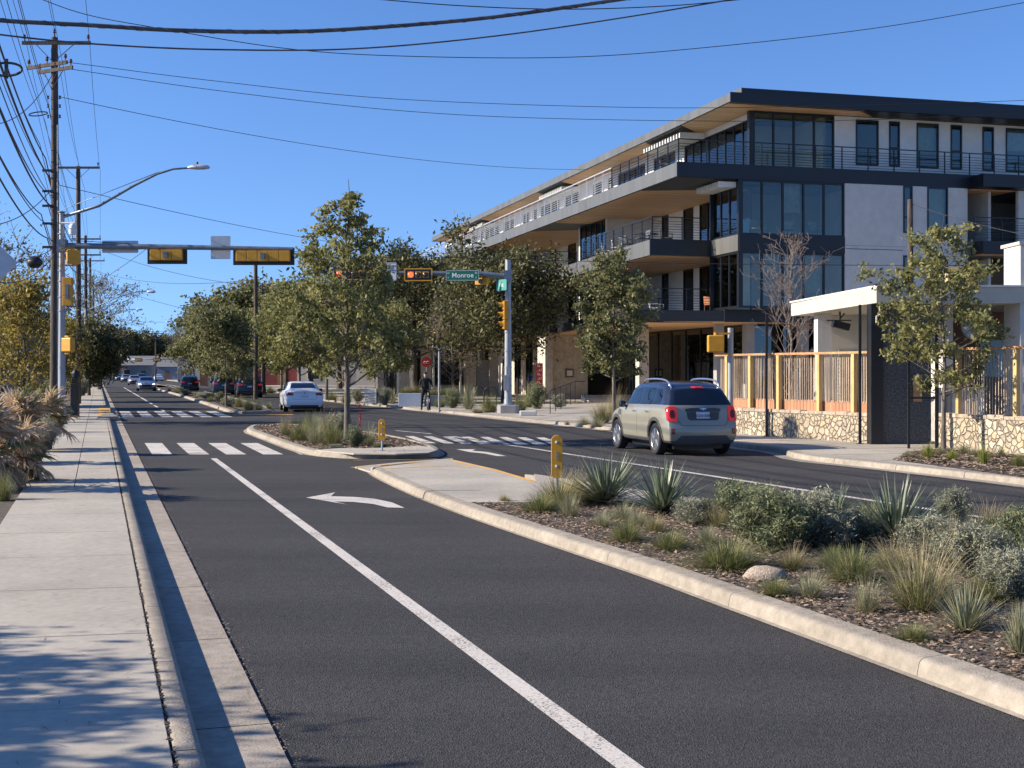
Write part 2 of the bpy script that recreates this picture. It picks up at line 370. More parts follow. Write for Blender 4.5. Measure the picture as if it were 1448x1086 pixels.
# paved apron on the end of the near median: slabs with joints, running flush to its painted edge
v2 = lambda p: Vector((p.x, p.y))
apron = [q for q in Li if q.y > YA]+[v2(G(527, 661.5, .12)), v2(G(570, 656, .12)), v2(G(638, 649.5, .12)), v2(G(700, 663.5, .12)), v2(G(757, 680.5, .12))]+[q for q in resample(offs(Rp, .02), .08, False) if q.y > YA]
apron = apron if area(apron) > 0 else apron[::-1]
bm = bmesh.new(); vs = [bm.verts.new((q.x, q.y, .115)) for q in apron]; f = bm.faces.new(vs); bm.normal_update()
for k in range(0, 12):
    gm = list(bm.verts)+list(bm.edges)+list(bm.faces)
    bmesh.ops.bisect_plane(bm, geom=gm, plane_co=ST(13.5+k*1.9, 0)+Vector((0, 0, .12)), plane_no=RD)
bmesh.ops.split_edges(bm, edges=[e for e in bm.edges if len(e.link_faces) == 2])
for fc in list(bm.faces):
    c = fc.calc_center_median()
    for v in fc.verts: v.co = c+(v.co-c)*(1-.004)
ex = bmesh.ops.extrude_face_region(bm, geom=list(bm.faces)); bmesh.ops.translate(bm, vec=(0, 0, .01), verts=[v for v in ex['geom'] if isinstance(v, bmesh.types.BMVert)])
bmesh.ops.recalc_face_normals(bm, faces=bm.faces)
me = bpy.data.meshes.new('paved_apron'); bm.to_mesh(me); bm.free(); me.materials.append(M['walk']); o = bpy.data.objects.new('paved_apron', me); COL.objects.link(o); o['kind'] = 'structure'
mb = MB(); mb.prism([(q.x, q.y) for q in inset(apron, .004)], -.02, .112); mb.build('apron_base', M['gutter'])['kind'] = 'structure'
mb = MB(); mb.prism([tuple(G(*q)[:2]) for q in ((502, 662), (524, 669), (530, 664), (560, 659.5), (640, 652.5), (640, 650), (560, 656))], -.02, .03); mb.build('apron_ramp', M['walk'])['kind'] = 'structure'
med2 = [G(*p) for p in ((346, 611), (372, 621), (416, 638), (446, 645.5), (500, 649.5), (560, 649.3), (612, 647.5), (624, 643), (618, 637), (590, 628), (540, 618), (470, 608), (400, 603.5), (356, 604.5))]
m2 = island(chaikin(med2, 1), M['soil'], 'planting_bed')
pv = MB(); pv.prism([tuple(G(*q, .12)[:2]) for q in ((446, 637), (500, 641.8), (560, 642.3), (606, 640.8), (617, 637.5), (611, 633.3), (592, 630.5), (560, 633), (520, 634.5), (480, 634.5))], .1, .1325)
pv.build('island_paving', M['walk'], bevel=.004)['kind'] = 'structure'
med3 = [G(*p) for p in ((330, 586), (386, 584.3), (380, 577.5), (350, 569), (310, 559), (262, 549.5), (240, 545), (214, 546), (223, 551.5), (255, 560.5), (290, 572))]
m3 = island(chaikin(med3, 1), M['soil'], 'planting_bed')
med4 = [ST(150, 6.2), ST(150, 8.4), ST(280, 8.2), ST(280, 6.2)]
m4 = island([Vector((q.x, q.y)) for q in med4], M['dryground'], 'planting_bed', pan=0)
# ---- right kerb, walk
rk = [G(1900, 748), G(1448, 686), G(1240, 662.5), G(1129, 651), G(1100, 640), G(1046, 634), G(900, 613), G(800, 602), G(700, 592), G(600, 581.5), G(495, 571), G(420, 563), ST(110, 15.2), ST(150, 14.8), ST(300, 14.6)]
rkc = chaikin(rk, 1, False)
kerb('kerb', rkc, False, -1, M['kerb'])
pb = MB(); n = len(rkc); off = [Vector((q.x+.18*RN.x, q.y+.18*RN.y)) for q in rkc]; far = [Vector((q.x+RN.x*22, q.y+RN.y*22)) for q in rkc]
pb.add([(q.x, q.y, .12) for q in off]+[(q.x, q.y, .12) for q in far], [(i, n+i, n+i+1, i+1) for i in range(n-1)])
pb.build('sidewalk', M['walk'])['kind'] = 'structure'
gp = MB(); inn = [Vector((q.x-.3*RN.x, q.y-.3*RN.y)) for q in rkc]
gp.add([(q.x, q.y, .008) for q in inn]+[(q.x+.03*RN.x, q.y+.03*RN.y, .01) for q in rkc], [(i, n+i, n+i+1, i+1) for i in range(n-1)])
gp.build('gutter', M['gutter'])['kind'] = 'structure'
jm = MB()
for i in range(60):                                   # score lines in the right walk
    s0 = 15+i*1.8; _t = 14.3 if s0 < 30 else 14.9
    a = ST(s0, _t+.3); b_ = ST(s0, _t+6)
    jm.box(0, (b_-a).length, -.006, .006, .121, .1235, M=T(a.x, a.y, 0) @ rotz(math.atan2(b_.y-a.y, b_.x-a.x)))
jm.build('pavement_joints', M['joint'])['kind'] = 'structure'
# ---- markings
def decal(name, pts, m, z=.004):
    return sheet(name, pts, z, m)
def strip(a, b, w): 
    d = (b-a).normalized(); n = Vector((-d.y, d.x, 0))*w/2; return [a-n, a+n, b+n, b-n]
a0, a1 = ST(4.5, 2.37), ST(28.6, 2.37)
decal('lane_line', strip(a0, a1, .125), M['paint'])
for i in range(5):                                    # first crosswalk on the left carriageway
    t0 = 1.17+.79*i
    def cw(Y, t): s = (Y-.302*t)/.953; return ST(s, t)
    decal('crosswalk_bar', [cw(29.3, t0), cw(29.3, t0+.43), cw(34.0, t0+.43), cw(34.0, t0)], M['paint'])
for i in range(6):
    t0 = .98+.77*i
    decal('crosswalk_bar', [cw(53.6, t0), cw(53.6, t0+.46), cw(61.4, t0+.46), cw(61.4, t0)], M['paint'])
for i in range(9):
    x0 = 546+i*26.5
    decal('crosswalk_bar', [G(x0+30-3*i*.2, 626.5+i*.4), G(x0+44, 626.5+i*.4), G(x0+12, 616.5+i*.3), G(x0, 616.5+i*.3)], M['paint'])
decal('edge_line', strip(G(640, 617.2), G(1403, 733.9), .13), M['paint'])
decal('edge_line', strip(G(560, 609), G(610, 613.5), .1), M['paint'])
decal('turn_arrow', [G(*p) for p in ((433, 704), (474, 696.5), (468, 702), (500, 703), (530, 705.5), (555, 711), (572, 718.5), (548, 717.8), (528, 713), (500, 710), (472, 709.3), (493, 714))], M['paint'])
decal('lane_arrow', [G(*p) for p in ((645, 635.5), (672, 635.5), (668, 637.5), (690, 639.5), (716, 645), (704, 645.2), (684, 641.5), (664, 639.3), (676, 641.8))], M['paint'])
for i in range(14):
    s0 = 64+i*7; L_ = 4.2 if i else 3
    decal('lane_line', strip(ST(s0, 3.0), ST(s0+(L_ if i < 3 else 6.9), 3.0), .14), M['paint'])
for pa, pb_ in (((497, 661.2), (560, 655.8)), ((560, 655.8), (638, 650.3))): decal('yellow_line', strip(G(*pa, .03), G(*pb_, .03), .09), M['ypaint'], z=.034)
for pa, pb_ in (((545, 662.5), (632, 658.5)), ((632, 658.5), (668, 660.5)), ((638, 650.8), (700, 664.6)), ((700, 664.6), (757, 681.5))): decal('yellow_line', strip(G(*pa, .127), G(*pb_, .127), .10), M['ypaint'], z=.1285)
decal('yellow_line', strip(G(500, 651.5), G(618, 649.8), .06), M['ypaint'], z=.012)
decal('yellow_line', strip(G(330, 587.6), G(415, 586.5), .45), M['ypaint'], z=.012)
# kerb ramp with yellow warning paving
decal('tactile_paving', [G(137, 588, .14), G(158, 588, .14), G(155, 575, .14), G(140, 575, .14)], M['ypaint'], z=.14)
rb = MB(); rb.prism([(q.x, q.y) for q in [G(136, 592.5, .1), G(168, 592, .1), G(160, 587.5, .1), G(148, 588, .1)]], .02, .2)
rb.build('kerb_ramp_end', M['gutter'], bevel=.05, seg=3)['kind'] = 'structure'
# mulch chips on the beds
def chips(name, poly, n, z, seed, size=(.012, .03)):
    r = np.random.RandomState(seed); P = np.array([(q.x, q.y) for q in poly]); lo, hi = P.min(0), P.max(0)
    pts = []
    x1, y1 = P[:, 0], P[:, 1]; x2, y2 = np.roll(x1, -1), np.roll(y1, -1)
    while sum(len(a) for a in pts) < n:
        c = r.uniform(lo, hi, (n, 2)); ins = np.zeros(n, bool)
        for k in range(len(P)):
            cond = ((y1[k] > c[:, 1]) != (y2[k] > c[:, 1])) & (c[:, 0] < (x2[k]-x1[k])*(c[:, 1]-y1[k])/(y2[k]-y1[k]+1e-12)+x1[k]); ins ^= cond
        pts.append(c[ins])
    c = np.concatenate(pts)[:n]; ct = np.c_[c, np.full(n, z)+r.uniform(0, .018, n)]
    cards(name, ct, r, size, M['chip'], aspect=(1.2, 3), flat=.75)['kind'] = 'stuff'
def cards(name, ct, r, size, m, aspect=(1.3, 2.0), flat=0, parent=None, clump=None, up=0, tagk=None):
    n = len(ct); a = r.normal(size=(n, 3)); 
    nrm = r.normal(size=(n, 3)); nrm /= np.linalg.norm(nrm, axis=1)[:, None]
    if flat: nrm = nrm*(1-flat)+np.array([0, 0, 1.])*flat
    nrm /= np.linalg.norm(nrm, axis=1)[:, None]
    t = a-(a*nrm).sum(1)[:, None]*nrm; t /= np.linalg.norm(t, axis=1)[:, None]; b = np.cross(nrm, t)
    w = r.uniform(size[0], size[1], n)[:, None]*.5; l = w*r.uniform(aspect[0], aspect[1], n)[:, None]
    v = np.stack([ct-t*l, ct-b*w+nrm*w*.3-t*l*.1, ct+t*l, ct+b*w+nrm*w*.3-t*l*.1], 1).reshape(-1, 3)
    me = bpy.data.meshes.new(name); me.vertices.add(4*n); me.loops.add(4*n); me.polygons.add(n)
    me.vertices.foreach_set('co', v.ravel()); me.loops.foreach_set('vertex_index', np.arange(4*n)); me.polygons.foreach_set('loop_start', np.arange(n)*4)
    me.update(calc_edges=True); me.validate()
    at = me.attributes.new('rnd', 'FLOAT', 'FACE')
    rv = r.uniform(0, 1, n) if clump is None else np.clip(clump+r.normal(0, .2, n), 0, 1)
    at.data.foreach_set('value', rv.astype(np.float32)); me.materials.append(m)
    o = bpy.data.objects.new(name, me); COL.objects.link(o)
    if parent: o.parent = parent
    return o
near = [q for q in m1 if q.y > 4]
chips('mulch', near, 30000, .108, 1)
straws('dry_litter', (-1.0, 4), (.3, 26), 260, .138, 12)
straws('dry_litter', (5.0, 5), (7.4, 13.5), 2600, .122, 8)
r0 = np.random.RandomState(6); gt = np.c_[r0.normal(.88, .03, 2600), r0.uniform(4, 30, 2600)]; gt[:700, 0] = r0.uniform(.5, .86, 700); gp_ = gt[:, :1]*np.array([[RN.x, RN.y]])+gt[:, 1:]*np.array([[RD.x, RD.y]])
cards('gutter_grit', np.c_[gp_, np.full(2600, .018)], r0, (.004, .012), M['chip'], flat=.8)['kind'] = 'stuff'
chips('mulch', inset(m2, .24), 6000, .106, 2, (.03, .06))
# ------------------------------------------------------------------ apartment building (local x = along the front, y = away along the street, z up)
M['fascia_dark'] = mat('dark_metal_fascia', (.007, .008, .012), .45, metal=0, noise_amt=.08, nscale=2)
M['fascia_grey'] = mat('grey_metal_fascia', (.15, .15, .14), .5, metal=.35, noise_amt=.12, nscale=1.5, streak=True)
M['stucco'] = mat('white_stucco', (.76, .73, .67), .92, noise_amt=.04, nscale=2, bump=.25, bscale=60, stain=.08)
M['stucco_grey'] = mat('grey_stucco', (.62, .58, .52), .92, noise_amt=.05, nscale=2.5, bump=.3, bscale=60, stain=.1)
M['glass'] = glassmat('window_glass', tint=(.74, .78, .72), refl=.015)
M['glass_dark'] = glassmat('shopfront_glass', tint=(.2, .23, .23), refl=.05)
M['rail_glass'] = glassmat('rail_glass', tint=(.93, .95, .94), refl=-.12)
M['mullion'] = mat('black_window_frame', (.006, .0065, .009), .4, noise_amt=.1)
M['inner'] = mat('room_wall', (.62, .58, .52), .9, noise_amt=.1, nscale=.5)
M['curtain'] = mat('window_blind', (.55, .53, .48), .9, noise_amt=.1)
M['concrete'] = mat('board_concrete', (.36, .34, .32), .85, noise_amt=.1, nscale=3, bump=.3, stain=.2, streak=True)
M['stone'] = mat('limestone_pier', (.56, .5, .41), .9, noise_amt=.15, nscale=5, bump=.4, bscale=20)
M['darkwood'] = mat('brown_timber', (.20, .10, .05), .6, noise_amt=.25, nscale=6, streak=True)
def plankmat(name, c1, c2, w=.14, axis='X'):
    m = bpy.data.materials.new(name); m.use_nodes = True; nt = m.node_tree; P = nt.nodes['Principled BSDF']; L = nt.links.new
    tc = NN(nt, 'ShaderNodeTexCoord'); sp = NN(nt, 'ShaderNodeSeparateXYZ'); L(tc.outputs['Object'], sp.inputs[0])
    d = NN(nt, 'ShaderNodeMath', operation='DIVIDE'); L(sp.outputs[axis], d.inputs[0]); d.inputs[1].default_value = w
    fl = NN(nt, 'ShaderNodeMath', operation='FLOOR'); L(d.outputs[0], fl.inputs[0])
    wn = NN(nt, 'ShaderNodeTexWhiteNoise'); wn.noise_dimensions = '1D'; L(fl.outputs[0], wn.inputs['W'])
    nz = NN(nt, 'ShaderNodeTexNoise', Scale=4.0, Detail=5.0); mp = NN(nt, 'ShaderNodeMapping'); mp.inputs['Scale'].default_value = (8, .5, 1) if axis == 'X' else (.5, 8, 1)
    L(tc.outputs['Object'], mp.inputs[0]); L(mp.outputs[0], nz.inputs['Vector'])
    ad = NN(nt, 'ShaderNodeMath', operation='MULTIPLY_ADD'); L(nz.outputs[0], ad.inputs[0]); ad.inputs[1].default_value = .6; 
    hf = NN(nt, 'ShaderNodeMath', operation='MULTIPLY'); L(wn.outputs[0], hf.inputs[0]); hf.inputs[1].default_value = .5; L(hf.outputs[0], ad.inputs[2])
    rp = NN(nt, 'ShaderNodeValToRGB'); rp.color_ramp.elements[0].color = (*c1, 1); rp.color_ramp.elements[1].color = (*c2, 1); L(ad.outputs[0], rp.inputs[0])
    fr = NN(nt, 'ShaderNodeMath', operation='FRACT'); L(d.outputs[0], fr.inputs[0]); gt = NN(nt, 'ShaderNodeMath', operation='GREATER_THAN'); L(fr.outputs[0], gt.inputs[0]); gt.inputs[1].default_value = .07
    mx = NN(nt, 'ShaderNodeMix'); mx.data_type = 'RGBA'; L(gt.outputs[0], mx.inputs[0]); mx.inputs[6].default_value = (.05, .03, .02, 1); L(rp.outputs[0], mx.inputs[7]); L(mx.outputs[2], P.inputs['Base Color'])
    P.inputs['Roughness'].default_value = .55
    return m
M['soffit'] = plankmat('cedar_soffit', (.56, .30, .14), (.88, .55, .29), .15, 'Y')
BANG = math.atan2(.264, .9645)
BLD = empty('apartment_building', (10.4, 60, 0), BANG, 'four storey modern apartment building with wood soffits, dark bands and long balconies', 'building')
def bpart(mb, name, m, **k): return mb.build(name, m, BLD, **k)
def wallx(x0, y0, x1, y1, z0, z1, m='stucco', th=.2, name='wall'):
    # vertical wall slab between plan points, thickness to the inside (right of direction p0->p1 negative)
    a = Vector((x0, y0, 0)); b = Vector((x1, y1, 0)); d = (b-a).normalized(); n = Vector((-d.y, d.x, 0))
    mb = MB(); mb.prism([(a.x, a.y), (b.x, b.y), ((b+n*th).x, (b+n*th).y), ((a+n*th).x, (a+n*th).y)], z0, z1)
    return bpart(mb, name, M[m])
rb_ = random.Random(11)
def window(x0, y0, x1, y1, z0, z1, panels=1, glass='glass', fr=.07, dep=.1, hbar=None, blind=.25, parent=None, name='window'):
    a = Vector((x0, y0, 0)); b = Vector((x1, y1, 0)); L = (b-a).length; M4 = T(x0, y0, 0) @ rotz(math.atan2(y1-y0, x1-x0))
    mb = MB(); mb.box(0, L, 0, dep, z0, z0+fr, M=M4); mb.box(0, L, 0, dep, z1-fr, z1, M=M4)
    for i in range(panels+1):
        c = min(max(L*i/panels, fr/2), L-fr/2); mb.box(c-fr/2, c+fr/2, .003 if 0 < i < panels else 0, dep-.003, z0+fr, z1-fr, M=M4)
    if hbar:
        for h in hbar: mb.box(fr, L-fr, .01, dep-.01, z0+h-.03, z0+h+.03, M=M4)
    f = mb.build(name, M['mullion'], parent or BLD)
    g = MB(); g.box(fr/2, L-fr/2, dep*.5, dep*.5+.012, z0+fr/2, z1-fr/2, M=M4); g.build('pane', M[glass], f)
    if blind:
        q = MB(); k = 0
        for i in range(panels):
            if rb_.random() < blind:
                w = L/panels; q.box(i*w+.08, (i+1)*w-.08, dep+.15, dep+.17, z1-(z1-z0)*rb_.uniform(.3, .96), z1-.05, M=M4); k = 1
        if k: q.build('blind', M['curtain'], f)
    return f
def railing(pts, z, name='railing', h=1.07, glass=False, bars=7):
    mb = MB(); gl = MB()
    for (x0, y0), (x1, y1) in zip(pts, pts[1:]):
        a = Vector((x0, y0, z)); b = Vector((x1, y1, z)); L = (b-a).length; n = max(1, round(L/1.35)); up = Vector((0, 0, 1))
        mb.beam(a+up*h, b+up*h, .05, .045)
        for i in range(n+1):
            p = a.lerp(b, i/n); mb.beam(p, p+up*h, .045, .045)
        if 1:
            for k in range(bars): mb.beam(a+up*(.12+k*(h-.2)/bars), b+up*(.12+k*(h-.2)/bars), .016, .022)
    o = bpart(mb, name, M['signback'] if glass else M['mullion'])
    return o
def slab(poly, z0, z1, m, name='slab', soff=None, rims=()):
    o = bpart(MB().prism(poly, z0, z1), name, M[m])
    return o
# slabs -------------------------------------------------------------
E2 = [(-3.1, 3), (-2.9, 9), (-2.55, 15), (-2.1, 21.2), (-2.6, 21.25), (-2.6, 34), (-2.1, 44), (-2.4, 44.1), (-2.3, 66)]
E1 = [(-3.9, 3), (-3.5, 9), (-2.9, 16), (-2.1, 21.2), (-2.6, 21.25), (-2.6, 34), (-2.1, 44), (-2.4, 44.1), (-2.3, 66)]
BK = [(26, 66), (26, 0)]
ins = lambda pts, d: [(x+d, y) for x, y in pts]
slab([(0, 0), (0, 3)]+E2+BK, 7.42, 8.15, 'fascia_grey')                     # floor slab of level 3
slab([(0, 1.6)]+[(-3.9, 3), (-3.5, 9), (-2.9, 16), (-2.1, 21.2), (-2.6, 21.25), (-2.6, 34), (-2.1, 44), (-2.4, 44.1), (-2.3, 66), (26, 66), (26, 1.6)], 4.25, 4.75, 'fascia_dark')
slab([(-3.05, .0), (-3.05, 66), (26, 66), (26, 0)], 10.72, 11.35, 'fascia_grey')
# dark front bands, proud of the slabs
band = MB(); band.box(-3.06, 26, -.06, -.003, 10.70, 11.37); band.box(0, 5.398, -.06, -.003, 7.4, 8.17); band.box(-3.2, -.003, 2.93, 2.997, 7.4, 8.17)
band.box(14.9, 26, -.06, -.003, 7.4, 8.17); band.box(12.2, 14.9, -1.0, -.003, 7.5, 8.1)
band.box(0, 26, 1.52, 1.597, 4.2, 4.8); band.box(-3.95, 0, 2.93, 2.997, 4.2, 4.8); band.box(12.2, 14.9, -1.0, -.003, 10.7, 11.3)
bpart(band, 'fascia', M['fascia_dark'])
g2 = MB(); g2.box(-.05, -.003, 0, 3, 7.41, 8.16); bpart(g2, 'fascia', M['fascia_grey'])
# soffits, 6 mm below slabs
def soffit(poly, z, m='soffit'): return bpart(MB().prism(poly, z-.03, z-.006), 'soffit', M[m])
soffit([(-2.95, 3.4), (-2.75, 9), (-2.4, 15), (-1.95, 21), (-2.4, 33), (-1.95, 43.5), (-2.1, 65), (2, 65), (2, 3.4)], 7.42)
soffit([(-3.7, 3.4), (-3.3, 9), (-2.7, 16), (-1.95, 21), (-2.4, 33), (-1.95, 43.5), (-2.1, 65), (9, 65), (9, 2), (-.2, 2)], 4.25)
soffit([(-2.9, 4.8), (-2.9, 19), (2, 19), (2, 3.0)], 10.72); soffit([(-2.9, 24), (-2.9, 40), (2, 40), (2, 21)], 10.72)
soffit([(-2.9, 46), (-2.9, 65), (2, 65), (2, 44)], 10.72)
soffit([(-2.9, .1), (-2.9, 4.8), (2, 3.0), (2, .1)], 10.72, 'fascia_dark')
soffit([(12.3, .1), (12.3, 2.8), (14.8, 2.8), (14.8, .1)], 10.72); soffit([(12.3, -.9), (12.3, -.1), (14.8, -.1), (14.8, -.9)], 7.5)
# roof --------------------------------------------------------------
slab([(-.6, -.35), (-.6, 66), (26, 66), (26, -.35)], 14.16, 14.55, 'fascia_grey', 'roof')
rf = MB(); rf.box(-.6, 26, -.42, -.353, 14.12, 14.58); bpart(rf, 'fascia', M['fascia_dark'])
rf = MB(); rf.box(.35, 26, .35, 66, 14.55, 14.98); bpart(rf, 'parapet', M['fascia_dark'])
rf = MB(); rf.box(.3, .346, .36, 66, 14.555, 15.0); bpart(rf, 'fascia', M['fascia_grey'])
soffit([(-.5, .0), (-.5, 5.5), (1.3, 7.5), (1.3, 1.1), (7.5, 1.1), (6.2, 0)], 14.16)
soffit([(6.3, -.2), (7.6, 1.15), (26, 1.15), (26, -.2)], 14.16, 'fascia_dark')
soffit([(-.5, 10.5), (-.5, 25.5), (1.3, 27), (1.3, 12.5)], 14.16); soffit([(-.5, 31), (-.5, 47), (1.3, 49), (1.3, 33)], 14.16); soffit([(-.5, 52), (-.5, 65), (1.3, 65), (1.3, 54)], 14.16)
soffit([(-.5, 5.6), (-.5, 10.4), (1.3, 12.4), (1.3, 7.6)], 14.16, 'fascia_dark'); soffit([(-.5, 25.6), (-.5, 30.9), (1.3, 32.9), (1.3, 27.1)], 14.16, 'fascia_dark'); soffit([(-.5, 47.1), (-.5, 51.9), (1.3, 53.9), (1.3, 49.1)], 14.16, 'fascia_dark')
for (y0, y1) in ((6.5, 12), (26.5, 32), (48, 53)):                         # light slats of the roof pergola
    mb = MB()
    for i in range(int((y1-y0)/.38)): mb.box(-.2, 1.15, y0+i*.38, y0+i*.38+.12, 13.72, 14.0)
    bpart(mb, 'pergola', M['stucco'])
mb = MB()
for i in range(9): mb.box(-.9, -.02, .25+i*.3, .25+i*.3+.1, 10.35, 10.6)
bpart(mb, 'pergola', M['stucco'])
# rooms behind the glass
for (x0, x1, y0, z0, z1) in ((5.2, 5.35, 1.7, 11.36, 14.15), (6.5, 6.65, .6, 8.16, 10.71), (6.5, 6.65, 2.2, 4.76, 7.41), (6, 6.15, 4, .1, 4.2)):
    bpart(MB().box(x0, x1, y0, 65.8, z0, z1), 'inner_wall', M['inner'])
for z0, z1 in ((11.36, 14.15), (8.16, 10.71), (4.76, 7.41)):
    mb = MB()
    for y in (4.6, 12, 19.5, 27, 35, 44, 52, 60): bpart(MB().box(2.3, 5.1, y, y+.15, z0, z1), 'inner_wall', M['inner'])
    bpart(MB().box(5.5, 25, 4.4, 4.55, z0, z1), 'inner_wall', M['inner'])
    for x in (8.3, 13.6, 18.9): bpart(MB().box(x, x+.15, 1.6 if z0 > 11 else .6, 4.3, z0, z1), 'inner_wall', M['inner'])
# level 4 walls and windows (recessed behind the terrace)
z0, z1 = 11.36, 14.12
window(1.3, 1.2, 5.55, 1.2, z0, z1, 4, fr=.09, blind=.4)
bpart(MB().box(1.08, 1.3, 1.15, 1.4, z0, z1), 'corner_post', M['mullion'])
def pxb(px, a=0.0):                                   # front-plane coordinate of an image column, used to take the bay widths off the photo
    k = (px-724)/1850; return (k*(60+.9645*a)-(10.4-.264*a))/(.9645-.264*k)
def pxa(px, b=0.0):
    k = (px-724)/1850; return ((10.4+.9645*b)-k*(60+.264*b))/(.264+.9645*k)
cuts = [(1210, 1242), (1257, 1272), (1296, 1327), (1344, 1360), (1389, 1405), (1422, 1460)]
x = 5.55
for i, (p, q) in enumerate(cuts):
    b0, b1 = pxb(p, 1.2), pxb(q, 1.2)
    wallx(x, 1.2, b0, 1.2, z0, z1)
    wallx(b0, 1.2, b1, 1.2, z0, z0+.45); wallx(b0, 1.2, b1, 1.2, z1-.12, z1)
    window(b0, 1.16, b1, 1.16, z0+.46, z1-.125, 1, hbar=[.9] if i in (1, 3, 4) else None, blind=.2)
    x = b1
wallx(x, 1.2, 18.5, 1.2, z0, z1); window(18.5, 1.16, 20.5, 1.16, z0+.2, z1-.1, 2); wallx(20.5, 1.2, 26, 1.2, z0, z1)
railing([(-2.9, 0.15), (26, .15)], 11.37); railing([(-2.9, .15), (-2.95, 9)], 11.37); railing([(-2.95, 9), (-2.95, 65.5)], 11.37, glass=True)
# level 4, long side: alternating window groups and white piers
y = 1.4
window(1.3, 9.4, 1.3, 1.4, z0, z1-.3, 8, blind=.2); wallx(1.3, 9.4, 1.3, 1.4, z1-.3, z1); y = 9.4
seq = [('s', 1.2, 0), ('w', 3.2, 3), ('s', 1.3, 0), ('w', 4.6, 5), ('s', .9, 0), ('w', .9, 1), ('s', 1.1, 0), ('w', 1.8, 2), ('s', 1.4, 0)]
while y < 65:
    for k, L, n in seq:
        if y > 65: break
        if k == 'w': window(1.3, y+L, 1.3, y, z0, z1-.3, n, blind=.35); wallx(1.3, y+L, 1.3, y, z1-.3, z1)
        else: wallx(1.25, y+L, 1.25, y, z0, z1)
        y += L
# levels 2 and 3, front
for (za, zb) in ((8.16, 10.70), (4.81, 7.39)):
    window(.12, .0, 5.4, .0, za, zb, 5, fr=.09, blind=.25); window(0, 3.0, 0, .12, za, zb, 3, fr=.09, blind=0)
    bpart(MB().box(-.02, .12, -.03, .12, za, zb), 'corner_post', M['mullion'])
    n1, n2, w1, w2 = pxb(1276), pxb(1289), pxb(1310), pxb(1339); r1, r2 = pxb(1363), pxb(1440)
    zc, zd = (7.8, 10.70) if za > 8 else (4.81, 7.79)
    wallx(5.4, -.065, n1, -.065, zc, zd, 'stucco_grey'); window(n1, -.1, n2, -.1, za+.3, zb-.003, 1, hbar=[.75], blind=0); wallx(n1, -.065, n2, -.065, zc, za+.3, 'stucco_grey')
    wallx(n2, -.065, w1, -.065, zc, zd, 'stucco_grey'); window(w1, -.1, w2, -.1, za+.3, zb-.003, 1, blind=.6); wallx(w1, -.065, w2, -.065, zc, za+.3, 'stucco_grey')
    wallx(w2, -.065, r1, -.065, zc, zd, 'stucco_grey')
    wallx(r1, 2.4, r1, 0, za, zb, 'stucco_grey'); window(r1+.2, 2.4, r2, 2.4, za, zb, 3, fr=.1, blind=.3); railing([(r1, -.8), (r2+.05, -.8)], za+.0)
    wallx(r2, 0, 26, 0, za, zb, 'stucco_grey')
bpart(MB().box(5.45, n1, -.07, -.066, 7.62, 7.65), 'wall_joint', M['joint'])
for q0, q1 in ((n1, n2), (w1, w2)): wallx(q0, -.065, q1, -.065, 7.38, 7.79, 'stucco_grey')
bpart(MB().box(5.45, 26, 1.9, 2.2, .1, 4.2), 'wall', M['stucco_grey'])
# levels 2 and 3, long side: recessed balconies between projecting glass bays
def recess(y0, y1, za, zb, b=2.0):
    L = y1-y0
    window(b, y0+.47*L, b, y0+.02, za, zb, 6, blind=.3); wallx(b, y0+.53*L, b, y0+.47*L, za, zb); window(b, y0+.64*L, b, y0+.53*L, za, zb, 1, blind=.5)
    wallx(b, y0+.80*L, b, y0+.64*L, za, zb); window(b, y0+.88*L, b, y0+.80*L, za, zb, 1); wallx(b, y1, b, y0+.88*L, za, zb)
for (za, zb, E) in ((8.16, 10.70, E2), (4.76, 7.39, E1)):
    recess(3.0, 16, za, zb); wallx(-.76, 16, 2.2, 16, za, zb); window(-.76, 20.9, -.76, 16.0, za, zb, 5, blind=.1)
    bpart(MB().box(-.8, -.66, 15.93, 16.06, za, zb), 'corner_post', M['stucco'])
    wallx(-.76, 20.9, 2.2, 20.9, za, zb); recess(21.1, 38, za, zb); wallx(.6, 38, 2.2, 38, za, zb); wallx(.6, 40, .6, 38, za, zb); window(.6, 44.6, .6, 40, za, zb, 4)
    recess(45, 58, za, zb); wallx(-.5, 58, 2, 58, za, zb); window(-.5, 63, -.5, 58, za, zb, 4); wallx(-.5, 66, -.5, 63, za, zb)
    wallx(0, 3.02, 2, 3.02, za, zb, th=.1)if za < 5 else None
    railing([(0, 3.05), (E[0][0]+.06, 3.05), (E[1][0]+.06, 9), (E[2][0]+.08, 15), (-.8, 16.6)], za)
    railing([(-.8, 21.4), (-2.5, 21.4), (-2.5, 34), (-2.0, 43.8)], za); railing([(-2.3, 44.4), (-2.25, 65.5)], za)
    bpart(MB().box(-.12, .02, 2.9, 3.0, za, zb), 'corner_post', M['mullion'])
# ground floor
window(9.0, 4.0, 2.5, 4.0, .15, 4.2, 5, glass='glass_dark', blind=0); window(2.5, 22.5, 2.5, 4.0, .15, 4.2, 9, glass='glass_dark', blind=0)
window(17, 3.5, 9.0, 3.5, .15, 4.2, 6, glass='glass_dark', blind=0)
for (bx, ay, w, m) in ((-1.0, 9.7, .55, 'stone'), (.9, 4.2, .4, 'concrete'), (2.2, 3.6, .45, 'concrete'), (4.6, 2.6, .45, 'concrete'), (7.4, 2.6, .45, 'concrete')):
    bpart(MB().box(bx-w/2, bx+w/2, ay-w/2, ay+w/2, 0, 4.22), 'column', M[m], bevel=.01)
bpart(MB().box(-2.25, -1.75, 23.3, 25, 0, 4.22), 'column', M['stone'])
wallx(-1.75, 23.9, .75, 23.9, 0, 4.22, 'stone')
